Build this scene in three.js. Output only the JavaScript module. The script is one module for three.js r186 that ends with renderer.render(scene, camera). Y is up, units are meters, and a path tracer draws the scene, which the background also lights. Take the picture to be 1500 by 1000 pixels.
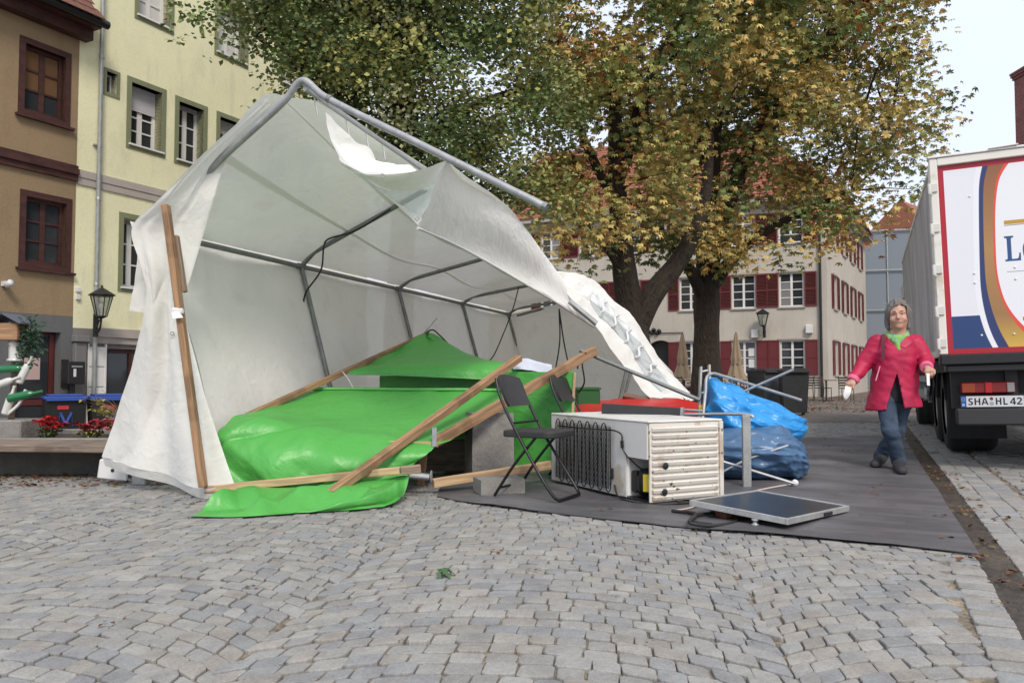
import * as THREE from 'three';
import { mergeGeometries, toCreasedNormals } from 'three/addons/utils/BufferGeometryUtils.js';

// ---------- camera, sky, sun, exposure ----------
const scene = new THREE.Scene();
const camera = new THREE.PerspectiveCamera(47.0, 1.5, 0.05, 900);
camera.position.set(0, 0.9, 0);
camera.rotation.set(Math.atan(50 / 1150), 0, 0);

const renderer = new THREE.WebGLRenderer({ antialias: true });
renderer.setSize(1024, 682);
renderer.toneMapping = THREE.LinearToneMapping;
renderer.toneMappingExposure = 1.68;
renderer.shadowMap.enabled = true;

// seeded random and tileable noise
function rng(seed) { let a = seed >>> 0; return () => { a = (a + 0x6D2B79F5) >>> 0; let t = a; t = Math.imul(t ^ (t >>> 15), t | 1); t ^= t + Math.imul(t ^ (t >>> 7), t | 61); return ((t ^ (t >>> 14)) >>> 0) / 4294967296; }; }
function hash(x, y, z) { let h = (Math.imul(x, 374761393) + Math.imul(y, 668265263) + Math.imul(z, 2147483647 ^ 0x3a5b)) | 0; h = Math.imul(h ^ (h >>> 13), 1274126177); return ((h ^ (h >>> 16)) >>> 0) / 4294967296; }
const sm = (t) => t * t * (3 - 2 * t), mix = (a, b, t) => a + (b - a) * t, clamp = (x, a = 0, b = 1) => Math.min(b, Math.max(a, x));
const saw = (x) => Math.abs(((x % 1) + 1) % 1 - 0.5) * 2;
const step01 = (a, b, x) => sm(clamp((x - a) / (b - a)));
function pnoise(x, y, px, py, s) {
  const x0 = Math.floor(x), y0 = Math.floor(y), fx = sm(x - x0), fy = sm(y - y0);
  const w = (a, n) => ((a % n) + n) % n;
  const a = hash(w(x0, px), w(y0, py), s), b = hash(w(x0 + 1, px), w(y0, py), s), c = hash(w(x0, px), w(y0 + 1, py), s), d = hash(w(x0 + 1, px), w(y0 + 1, py), s);
  return mix(mix(a, b, fx), mix(c, d, fx), fy);
}
function fbm(u, v, fx, fy, oct, s) { let r = 0, a = 0.5, t = 0; for (let i = 0; i < oct; i++) { r += a * pnoise(u * fx, v * fy, fx, fy, s + i * 17); t += a; a *= 0.55; fx *= 2; fy *= 2; } return r / t; }
function noise3(x, y, z) {
  const x0 = Math.floor(x), y0 = Math.floor(y), z0 = Math.floor(z), fx = sm(x - x0), fy = sm(y - y0), fz = sm(z - z0);
  const h = (i, j, k) => hash(x0 + i, y0 + j, z0 + k + 91);
  return mix(mix(mix(h(0, 0, 0), h(1, 0, 0), fx), mix(h(0, 1, 0), h(1, 1, 0), fx), fy), mix(mix(h(0, 0, 1), h(1, 0, 1), fx), mix(h(0, 1, 1), h(1, 1, 1), fx), fy), fz) * 2 - 1;
}
const fbm3 = (x, y, z) => noise3(x, y, z) * 0.6 + noise3(x * 2.1 + 5, y * 2.1, z * 2.1) * 0.3 + noise3(x * 4.3, y * 4.3 + 9, z * 4.3) * 0.15;

{ // overcast sky, pale blue-grey with soft white cloud
  const W = 512, Hh = 256, d = new Float32Array(W * Hh * 4);
  for (let j = 0; j < Hh; j++) for (let i = 0; i < W; i++) {
    const u = i / W, v = j / Hh;
    const c = step01(0.34, 0.66, fbm(u, v, 6, 5, 6, 3)), c2 = fbm(u, v, 14, 9, 4, 40);
    const k = (j * W + i) * 4, b = 0.84 + 0.12 * c2;
    d[k] = mix(0.60, 0.78, c) * b; d[k + 1] = mix(0.66, 0.79, c) * b; d[k + 2] = mix(0.79, 0.84, c) * b; d[k + 3] = 1;
  }
  const t = new THREE.DataTexture(d, W, Hh, THREE.RGBAFormat, THREE.FloatType);
  t.mapping = THREE.EquirectangularReflectionMapping; t.magFilter = THREE.LinearFilter; t.minFilter = THREE.LinearFilter; t.wrapS = THREE.RepeatWrapping; t.needsUpdate = true;
  scene.background = t; scene.environment = t;
}
const sun = new THREE.DirectionalLight(0xfff4e6, 1.5);
sun.position.set(6, 22, 14); sun.target.position.set(1, 0, -8); sun.castShadow = true; sun.shadow.radius = 30;
sun.shadow.mapSize.set(2048, 2048);
Object.assign(sun.shadow.camera, { left: -30, right: 30, top: 30, bottom: -30, near: 1, far: 90 });
scene.add(sun, sun.target);

// ---------- helpers ----------
const v3 = (a) => new THREE.Vector3(a[0], a[1], a[2]);
const taken = {};
function numbered(n) { if (!(n in taken)) { taken[n] = 0; return n; } taken[n]++; return n + '_' + String(taken[n]).padStart(3, '0'); }
function obj(name, geo, mat, parent) {
  const m = new THREE.Mesh(geo, mat); m.castShadow = m.receiveShadow = true;
  if (parent) { m.name = name; parent.add(m); } else { m.name = numbered(name); scene.add(m); }
  return m;
}
const bases = new WeakMap();
function thing(name, label, category, base = [0, 0, 0], turn = 0, group) {
  const o = new THREE.Group(); o.name = numbered(name); scene.add(o); o.position.set(...base); o.rotation.y = turn;
  o.userData = { label, category }; if (group) o.userData.group = group; bases.set(o, base); return o;
}
function tag(o, label, category, group) { o.userData.label = label; o.userData.category = category; if (group) o.userData.group = group; return o; }
function part(name, geo, mat, t) { const b = bases.get(t); geo.translate(-b[0], -b[1], -b[2]); return obj(name, geo, mat, t); }   // geometry in world metres, kept in the thing's own axes
function solo(name, geo, mat, label, category, base, group) { geo.translate(-base[0], -base[1], -base[2]); const m = obj(name, geo, mat); m.position.set(...base); return tag(m, label, category, group); }
function struct(name, geo, mat) { const m = obj(name, geo, mat); m.userData.kind = 'structure'; return m; }
function copyOf(o, pos, turn, label, group) { const c = o.clone(); c.name = numbered(o.name.replace(/_\d{3}$/, '')); scene.add(c); c.position.set(...pos); c.rotation.y = turn; c.userData = { ...o.userData }; if (label) c.userData.label = label; if (group) c.userData.group = group; return c; }
// non-indexed geometry with position, normal, uv
function geoOf(pos, uv) {
  const g = new THREE.BufferGeometry(); g.setAttribute('position', new THREE.Float32BufferAttribute(pos, 3));
  if (uv) g.setAttribute('uv', new THREE.Float32BufferAttribute(uv, 2)); g.computeVertexNormals(); if (!uv) boxUV(g); return g;
}
function boxUV(g) {   // uv in metres, by the face's main direction
  const p = g.attributes.position, n = g.attributes.normal, uv = new Float32Array(p.count * 2);
  for (let i = 0; i < p.count; i++) {
    const ax = Math.abs(n.getX(i)), ay = Math.abs(n.getY(i)), az = Math.abs(n.getZ(i));
    let u, v; if (ay >= ax && ay >= az) { u = p.getX(i); v = p.getZ(i); } else if (ax >= az) { u = p.getZ(i); v = p.getY(i); } else { u = p.getX(i); v = p.getY(i); }
    uv[i * 2] = u; uv[i * 2 + 1] = v;
  }
  g.setAttribute('uv', new THREE.BufferAttribute(uv, 2)); return g;
}
function plain(g) { const q = g.index ? g.toNonIndexed() : g; for (const k of Object.keys(q.attributes)) if (!['position', 'normal', 'uv'].includes(k)) q.deleteAttribute(k); if (!q.attributes.uv) boxUV(q); return q; }
const merge = (a) => mergeGeometries(a.map(plain));
// box with chamfered edges, sizes in metres, centred; 44 triangles (12 without chamfer)
function cbox(w, h, d, b = 0.004, c = [0, 0, 0]) {
  if (!b) { const g = plain(new THREE.BoxGeometry(w, h, d)); g.translate(...c); return boxUV(g); }
  b = Math.min(b, w * 0.3, h * 0.3, d * 0.3);
  const X = w / 2, Y = h / 2, Z = d / 2, P = [];
  const V = (sx, sy, sz, ax) => [sx * (ax === 0 ? X : X - b), sy * (ax === 1 ? Y : Y - b), sz * (ax === 2 ? Z : Z - b)];
  const tri = (a, q, r) => { const n = [(q[1] - a[1]) * (r[2] - a[2]) - (q[2] - a[2]) * (r[1] - a[1]), (q[2] - a[2]) * (r[0] - a[0]) - (q[0] - a[0]) * (r[2] - a[2]), (q[0] - a[0]) * (r[1] - a[1]) - (q[1] - a[1]) * (r[0] - a[0])]; const m = [a[0] + q[0] + r[0], a[1] + q[1] + r[1], a[2] + q[2] + r[2]]; if (n[0] * m[0] + n[1] * m[1] + n[2] * m[2] > 0) P.push(...a, ...q, ...r); else P.push(...a, ...r, ...q); };
  const quad = (a, q, r, s) => { tri(a, q, r); tri(a, r, s); };
  for (const s of [-1, 1]) {
    quad(V(s, -1, -1, 0), V(s, 1, -1, 0), V(s, 1, 1, 0), V(s, -1, 1, 0)); quad(V(-1, s, -1, 1), V(1, s, -1, 1), V(1, s, 1, 1), V(-1, s, 1, 1)); quad(V(-1, -1, s, 2), V(1, -1, s, 2), V(1, 1, s, 2), V(-1, 1, s, 2));
    for (const t of [-1, 1]) { quad(V(s, t, -1, 0), V(s, t, 1, 0), V(s, t, 1, 1), V(s, t, -1, 1)); quad(V(s, -1, t, 0), V(s, 1, t, 0), V(s, 1, t, 2), V(s, -1, t, 2)); quad(V(-1, s, t, 1), V(1, s, t, 1), V(1, s, t, 2), V(-1, s, t, 2)); for (const u of [-1, 1]) tri(V(s, t, u, 0), V(s, t, u, 1), V(s, t, u, 2)); }
  }
  const g = geoOf(P); g.translate(...c); return g;
}
const box = (x0, x1, y0, y1, z0, z1, b = 0) => cbox(x1 - x0, y1 - y0, z1 - z0, b, [(x0 + x1) / 2, (y0 + y1) / 2, (z0 + z1) / 2]);
// squared beam from a to b; uv runs along its length
function beam(a, b, w, h, bev = 0.004, roll = 0) {
  const A = v3(a), B = v3(b), L = A.distanceTo(B), g = cbox(L, h, w, bev); if (roll) g.rotateX(roll);
  const x = B.clone().sub(A).normalize(); let y = new THREE.Vector3(0, 1, 0); if (Math.abs(x.y) > 0.98) y.set(0, 0, 1);
  const z = x.clone().cross(y).normalize(); y = z.clone().cross(x);
  g.applyMatrix4(new THREE.Matrix4().makeBasis(x, y, z).setPosition(A.add(B).multiplyScalar(0.5))); return g;
}
function tube(pts, r, rs = 8, seg, smooth = true) {   // round tube; r a number or one radius for each point
  const P = pts.map(v3), n = P.length; const C = smooth && n > 2 ? new THREE.CatmullRomCurve3(P, false, 'centripetal') : null;
  const N = C ? (seg || (n - 1) * 5) : n - 1, R = (t) => { if (typeof r === 'number') return r; const k = t * (n - 1), i = Math.min(n - 2, Math.floor(k)); return mix(r[i], r[i + 1], k - i); };
  const ring = [], pos = [], uv = []; let up = new THREE.Vector3(0.31, 0.9, 0.29).normalize(), len = 0, prev = null;
  for (let i = 0; i <= N; i++) {
    const t = i / N, p = C ? C.getPoint(t) : P[i]; const T = C ? C.getTangent(t) : P[Math.min(n - 1, i + 1)].clone().sub(P[Math.max(0, i - 1)]).normalize();
    if (Math.abs(T.dot(up)) > 0.97) up.set(T.y, T.z, T.x);
    const s = T.clone().cross(up).normalize(), w = s.clone().cross(T).normalize(); up = w;
    if (prev) len += p.distanceTo(prev); prev = p; const rr = R(t), row = [];
    for (let k = 0; k <= rs; k++) { const a = k / rs * Math.PI * 2; row.push([p.x + (s.x * Math.cos(a) + w.x * Math.sin(a)) * rr, p.y + (s.y * Math.cos(a) + w.y * Math.sin(a)) * rr, p.z + (s.z * Math.cos(a) + w.z * Math.sin(a)) * rr, k / rs * 6.283 * rr, len]); }
    ring.push(row);
  }
  return gridGeo(ring, [ring[0], ring[N]]);
}
function gridGeo(ring, caps) {   // rows of [x,y,z,u,v] to an indexed smooth sheet, made non-indexed
  const R = ring.length, Cn = ring[0].length, pos = [], uv = [], idx = [];
  for (const row of ring) for (const q of row) { pos.push(q[0], q[1], q[2]); uv.push(q[3], q[4]); }
  for (let i = 0; i < R - 1; i++) for (let k = 0; k < Cn - 1; k++) { const a = i * Cn + k, b = a + 1, c = a + Cn, d = c + 1; idx.push(a, c, b, b, c, d); }
  if (caps) for (const row of caps) { const o = pos.length / 3; let m = [0, 0, 0]; for (const q of row) { pos.push(q[0], q[1], q[2]); uv.push(q[0], q[1] + q[2]); m[0] += q[0]; m[1] += q[1]; m[2] += q[2]; } const n = row.length; pos.push(m[0] / n, m[1] / n, m[2] / n); uv.push(0, 0); for (let k = 0; k < n - 1; k++) idx.push(o + n, o + k, o + k + 1); }
  const g = new THREE.BufferGeometry(); g.setAttribute('position', new THREE.Float32BufferAttribute(pos, 3)); g.setAttribute('uv', new THREE.Float32BufferAttribute(uv, 2)); g.setIndex(idx); g.computeVertexNormals();
  return g.toNonIndexed();
}
const cr = (a, b, c, d, t) => 0.5 * (2 * b + (c - a) * t + (2 * a - 5 * b + 4 * c - d) * t * t + (3 * b - a - 3 * c + d) * t * t * t);
function crv(P, t) { const n = P.length, k = clamp(t) * (n - 1), i = Math.min(n - 2, Math.floor(k)), f = k - i, g = (j) => P[Math.min(n - 1, Math.max(0, j))]; return [0, 1, 2].map((c) => cr(g(i - 1)[c], g(i)[c], g(i + 1)[c], g(i + 2)[c], f)); }
// sheet of cloth through a grid of control points; fold(u, v, p) moves a point along its normal (metres)
function sheet(rows, nu, nv, fold, minY) {
  const G = [];
  for (let j = 0; j <= nv; j++) { const line = []; for (let i = 0; i <= nu; i++) line.push(crv(rows.map((r) => crv(r, i / nu)), j / nv)); G.push(line); }
  const out = [], U = [], W = [];
  for (let j = 0; j <= nv; j++) { U.push([]); W.push([]); for (let i = 0; i <= nu; i++) { const p = G[j][i]; U[j][i] = i ? U[j][i - 1] + Math.hypot(p[0] - G[j][i - 1][0], p[1] - G[j][i - 1][1], p[2] - G[j][i - 1][2]) : 0; W[j][i] = j ? W[j - 1][i] + Math.hypot(p[0] - G[j - 1][i][0], p[1] - G[j - 1][i][1], p[2] - G[j - 1][i][2]) : 0; } }
  for (let j = 0; j <= nv; j++) {
    const line = []; for (let i = 0; i <= nu; i++) {
      let p = G[j][i];
      if (fold) {
        const a = v3(G[j][Math.min(nu, i + 1)]).sub(v3(G[j][Math.max(0, i - 1)])), b = v3(G[Math.min(nv, j + 1)][i]).sub(v3(G[Math.max(0, j - 1)][i])), n = a.cross(b).normalize(), d = fold(i / nu, j / nv, p);
        p = [p[0] + n.x * d, p[1] + n.y * d, p[2] + n.z * d];
      }
      if (minY !== undefined && p[1] < minY) p = [p[0], minY, p[2]];
      line.push([p[0], p[1], p[2], U[j][i], W[j][i]]);
    } out.push(line);
  }
  return gridGeo(out);
}
function lathe(pts, seg = 20) { return plain(new THREE.LatheGeometry(pts.map((p) => new THREE.Vector2(p[0], p[1])), seg)); }
function placed(g, m) { return g.applyMatrix4(m); }
const M4 = (x, y, z, ry = 0, rx = 0, rz = 0) => new THREE.Matrix4().compose(new THREE.Vector3(x, y, z), new THREE.Quaternion().setFromEuler(new THREE.Euler(rx, ry, rz, 'YXZ')), new THREE.Vector3(1, 1, 1));

// ---------- textures ----------
function tex(n, metres, fn, srgb = true, ny = n) {
  const d = new Uint8Array(n * ny * 4);
  for (let j = 0; j < ny; j++) for (let i = 0; i < n; i++) { const c = fn(i / n, j / ny), k = (j * n + i) * 4; if (typeof c === 'number') d[k] = d[k + 1] = d[k + 2] = clamp(c) * 255; else { d[k] = clamp(c[0]) * 255; d[k + 1] = clamp(c[1]) * 255; d[k + 2] = clamp(c[2]) * 255; } d[k + 3] = 255; }
  const t = new THREE.DataTexture(d, n, ny); t.wrapS = t.wrapT = THREE.RepeatWrapping; t.magFilter = THREE.LinearFilter; t.minFilter = THREE.LinearMipmapLinearFilter; t.generateMipmaps = true; if (srgb) t.colorSpace = THREE.SRGBColorSpace; t.repeat.set(1 / metres, 1 / (metres * ny / n)); t.needsUpdate = true; return t;
}
const lin = (c) => new THREE.Color().setRGB(c[0], c[1], c[2]);
function std(o) { if (Array.isArray(o.color)) o.color = lin(o.color); return new THREE.MeshStandardMaterial({ side: THREE.DoubleSide, roughness: 0.8, ...o }); }
function phys(o) { if (Array.isArray(o.color)) o.color = lin(o.color); return new THREE.MeshPhysicalMaterial({ side: THREE.DoubleSide, roughness: 0.8, ...o }); }
const tGrain = tex(512, 0.5, (u, v) => { const a = fbm(u, v, 8, 8, 6, 5), b = fbm(u, v, 90, 90, 2, 9); const c = 0.95 + 0.2 * (a - 0.5) + 0.16 * (b - 0.5); return [c, c * (0.985 + 0.02 * a), c * 0.975]; });
const tGrainB = tex(512, 0.5, (u, v) => 0.6 * fbm(u, v, 24, 24, 5, 12) + 0.4 * fbm(u, v, 120, 120, 2, 13), false);
const tPlaster = tex(512, 4, (u, v) => { const a = fbm(u, v, 4, 3, 6, 21), s = step01(0.5, 0.75, fbm(u, v, 22, 5, 5, 25)), f = fbm(u, v, 200, 200, 2, 26); const c = 0.96 + 0.12 * (a - 0.5) - 0.035 * s + 0.06 * (f - 0.5); return [c, c * 0.995, c * 0.985]; });
const tPlasterB = tex(512, 0.8, (u, v) => 0.7 * fbm(u, v, 40, 40, 4, 31) + 0.3 * fbm(u, v, 6, 6, 3, 33), false);
const tWood = tex(512, 1.2, (u, v) => { const w = fbm(u, v, 3, 26, 5, 41), f = fbm(u, v, 8, 120, 3, 45), kx = Math.pow(fbm(u, v, 7, 9, 2, 47), 6) * 5; const c = 0.86 + 0.3 * (w - 0.5) + 0.26 * (f - 0.5) - 0.1 * clamp((kx - 0.16) * 2); return [c * 1.02, c * 0.97, c * 0.9]; });
const tWoodB = tex(512, 1.2, (u, v) => fbm(u, v, 8, 120, 4, 45), false);
const tDirt = tex(512, 1.6, (u, v) => { const a = step01(0.52, 0.74, fbm(u, v, 9, 9, 6, 51)); return [1 - 0.14 * a, 1 - 0.18 * a, 1 - 0.24 * a]; });
const tCrease = tex(512, 1.1, (u, v) => { const q = fbm(u, v, 4, 4, 3, 61); const r = 1 - Math.abs(fbm(u + q * 0.2, v, 7, 7, 4, 65) - 0.5) * 5; return clamp(0.4 + 0.35 * clamp(r) * 0.5 + 0.35 * fbm(u, v, 10, 10, 4, 69)); }, false);
const tCloth = tex(512, 2.2, (u, v) => { const a = fbm(u, v, 6, 6, 5, 71), s = step01(0.6, 0.8, fbm(u, v, 16, 9, 5, 75)); const c = 0.96 + 0.04 * (a - 0.5); return [c - 0.02 * s, c - 0.023 * s, c - 0.03 * s]; });
const tBark = tex(512, 1, (u, v) => { const r = fbm(u, v, 22, 5, 5, 81), m = step01(0.55, 0.72, fbm(u, v, 5, 4, 4, 85)); return [mix(0.2, 0.36, r), mix(0.17, 0.31, r) + 0.05 * m, mix(0.15, 0.26, r)]; });
const tBarkB = tex(512, 1, (u, v) => { const r = fbm(u, v, 22, 5, 5, 81); return 1 - Math.abs(r - 0.5) * 2.6; }, false);
const tSoil = tex(512, 1.2, (u, v) => { const a = fbm(u, v, 6, 6, 6, 91), b = fbm(u, v, 70, 70, 3, 95); const c = 0.3 + 0.24 * (a - 0.5) + 0.22 * (b - 0.5); return [c * 1.08, c, c * 0.88]; });
const tVinyl = tex(768, 1.8, (u, v) => {   // printed plank pattern of the floor covering
  const rows = 12, r = Math.floor(v * rows), fv = v * rows - r, off = hash(r, 3, 7), uu = (u * 2 + off) % 1, q = Math.floor(u * 2 + off) % 2, tone = 0.345 + 0.06 * (hash(r, q, 11) - 0.5);
  const g = fbm(u, v, 5, 90, 4, 101), w = fbm(u, v, 4, 5, 5, 105); const line = fv < 0.035 || uu < 0.004 ? -0.045 : 0; const c = tone + 0.1 * (g - 0.5) + 0.2 * (w - 0.5) + line; return [c * 1.0, c * 0.985, c * 1.01];
});
const tVinylR = tex(512, 2.4, (u, v) => 0.42 + 0.5 * fbm(u, v, 5, 7, 5, 111), false);

// ---------- materials ----------
const M = {
  stone: std({ map: tGrain, bumpMap: tGrainB, bumpScale: 0.004, roughness: 0.72, vertexColors: true }),
  joint: std({ map: tSoil, bumpMap: tGrainB, bumpScale: 0.006, roughness: 0.95, color: [2.5, 2.4, 2.25] }),
  soil: std({ map: tSoil, bumpMap: tGrainB, bumpScale: 0.01, roughness: 0.9, color: [0.5, 0.46, 0.42] }),
  vinyl: std({ map: tVinyl, roughnessMap: tVinylR, roughness: 0.85, bumpMap: tVinylR, bumpScale: 0.004 }),
  ochre: std({ map: tPlaster, bumpMap: tPlasterB, bumpScale: 0.006, color: [0.29, 0.21, 0.125], roughness: 0.95 }),
  yellow: std({ map: tPlaster, bumpMap: tPlasterB, bumpScale: 0.005, color: [0.82, 0.81, 0.55], roughness: 0.95 }),
  cream: std({ map: tPlaster, bumpMap: tPlasterB, bumpScale: 0.004, color: [0.52, 0.485, 0.43], roughness: 0.95 }),
  greyTrim: std({ map: tPlaster, color: [0.44, 0.40, 0.37], roughness: 0.9 }),
  darkBase: std({ map: tPlaster, color: [0.13, 0.135, 0.14], roughness: 0.8 }),
  maroon: std({ map: tWood, bumpMap: tWoodB, bumpScale: 0.002, color: [0.075, 0.026, 0.024], roughness: 0.6 }),
  shutterRed: std({ color: [0.125, 0.017, 0.021], roughness: 0.65 }),
  olive: std({ map: tPlaster, color: [0.22, 0.24, 0.14], roughness: 0.85 }),
  whitePaint: std({ map: tCloth, color: [0.78, 0.77, 0.75], roughness: 0.5 }),
  glass: phys({ color: [0.03, 0.034, 0.038], roughness: 0.06, specularIntensity: 1 }),
  glassWarm: phys({ color: [0.15, 0.085, 0.045], roughness: 0.12 }),
  curtain: std({ map: tCloth, color: [0.66, 0.65, 0.64], roughness: 0.9 }),
  tile: std({ map: tGrain, bumpMap: tGrainB, bumpScale: 0.003, color: [0.30, 0.105, 0.068], roughness: 0.85 }),
  tileDark: std({ map: tGrain, bumpMap: tGrainB, bumpScale: 0.003, color: [0.17, 0.075, 0.055], roughness: 0.85 }),
  zinc: std({ map: tGrain, color: [0.42, 0.44, 0.45], metalness: 0.55, roughness: 0.5 }),
  iron: std({ color: [0.022, 0.022, 0.024], roughness: 0.5, metalness: 0.3 }),
  concrete: std({ map: tGrain, bumpMap: tGrainB, bumpScale: 0.008, color: [0.27, 0.26, 0.25], roughness: 0.95 }),
  pvc: phys({ map: tCloth, bumpMap: tCrease, bumpScale: 0.016, color: [0.94, 0.94, 0.895], roughness: 0.9, transmission: 0.3, thickness: 0 }),
  film: phys({ color: [0.86, 0.92, 0.93], roughness: 0.12, transmission: 0.62, thickness: 0, bumpMap: tCrease, bumpScale: 0.012 }),
  green: phys({ map: tCloth, bumpMap: tCrease, bumpScale: 0.016, color: [0.085, 0.40, 0.072], roughness: 0.42 }),
  steel: std({ map: tGrain, color: [0.40, 0.42, 0.45], metalness: 0.4, roughness: 0.5 }),
  galv: std({ map: tGrain, color: [0.26, 0.28, 0.29], metalness: 0.5, roughness: 0.55 }),
  pine: std({ map: tWood, bumpMap: tWoodB, bumpScale: 0.002, color: [0.66, 0.50, 0.34], roughness: 0.75 }),
  pineBrown: std({ map: tWood, bumpMap: tWoodB, bumpScale: 0.002, color: [0.44, 0.29, 0.185], roughness: 0.75 }),
  pineGrey: std({ map: tWood, bumpMap: tWoodB, bumpScale: 0.003, color: [0.36, 0.30, 0.25], roughness: 0.85 }),
  oldWood: std({ map: tWood, bumpMap: tWoodB, bumpScale: 0.004, color: [0.27, 0.235, 0.215], roughness: 0.85 }),
  blackPlastic: std({ color: [0.014, 0.014, 0.015], roughness: 0.42 }),
  blackMetal: std({ color: [0.011, 0.011, 0.012], roughness: 0.35, metalness: 0.2 }),
  rubber: std({ map: tGrain, color: [0.025, 0.025, 0.026], roughness: 0.85 }),
  fridge: std({ map: tDirt, color: [0.72, 0.71, 0.68], roughness: 0.4 }),
  tarpLight: phys({ map: tCloth, bumpMap: tCrease, bumpScale: 0.016, color: [0.028, 0.30, 0.72], roughness: 0.36 }),
  tarpDark: phys({ map: tCloth, bumpMap: tCrease, bumpScale: 0.016, color: [0.07, 0.15, 0.28], roughness: 0.34 }),
  red: std({ map: tCloth, bumpMap: tCrease, bumpScale: 0.006, color: [0.55, 0.018, 0.018], roughness: 0.4 }),
  cord: std({ color: [0.015, 0.015, 0.015], roughness: 0.6 }),
  whitePlastic: std({ map: tCloth, color: [0.74, 0.74, 0.74], roughness: 0.45 }),
  bark: std({ map: tBark, bumpMap: tBarkB, bumpScale: 0.05, color: [0.62, 0.58, 0.55], roughness: 0.95 }),
};

// ---------- ground ----------
// the street runs up to the right; its gutter line:
const gut0 = [1.93, -3.0], gutT = [0.414, -0.91], gutN = [-0.91, -0.414];
const gutD = (x, z) => (x - gut0[0]) * gutN[0] + (z - gut0[1]) * gutN[1];   // metres left of the gutter
const gutS = (x, z) => (x - gut0[0]) * gutT[0] + (z - gut0[1]) * gutT[1];
function groundY(x, z) { const d = -z; return -0.47 * step01(8.2, 11.5, d) * step01(-2.6, -5.2, x) * step01(60, 40, d); }
const ground = (() => {
  const xs = [], zs = []; for (let x = -300; x < -14; x += 40) xs.push(x); for (let x = -14; x <= 14; x += 0.5) xs.push(x); for (let x = 20; x <= 300; x += 40) xs.push(x);
  for (let z = 60; z > 2; z -= 20) zs.push(z); for (let z = 2; z >= -24; z -= 0.5) zs.push(z); for (let z = -30; z >= -400; z -= 20) zs.push(z);
  return struct('ground', gridGeo(zs.map((z) => xs.map((x) => [x, groundY(x, z) - 0.0115, z, x, z]))), M.joint);
})();
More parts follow.
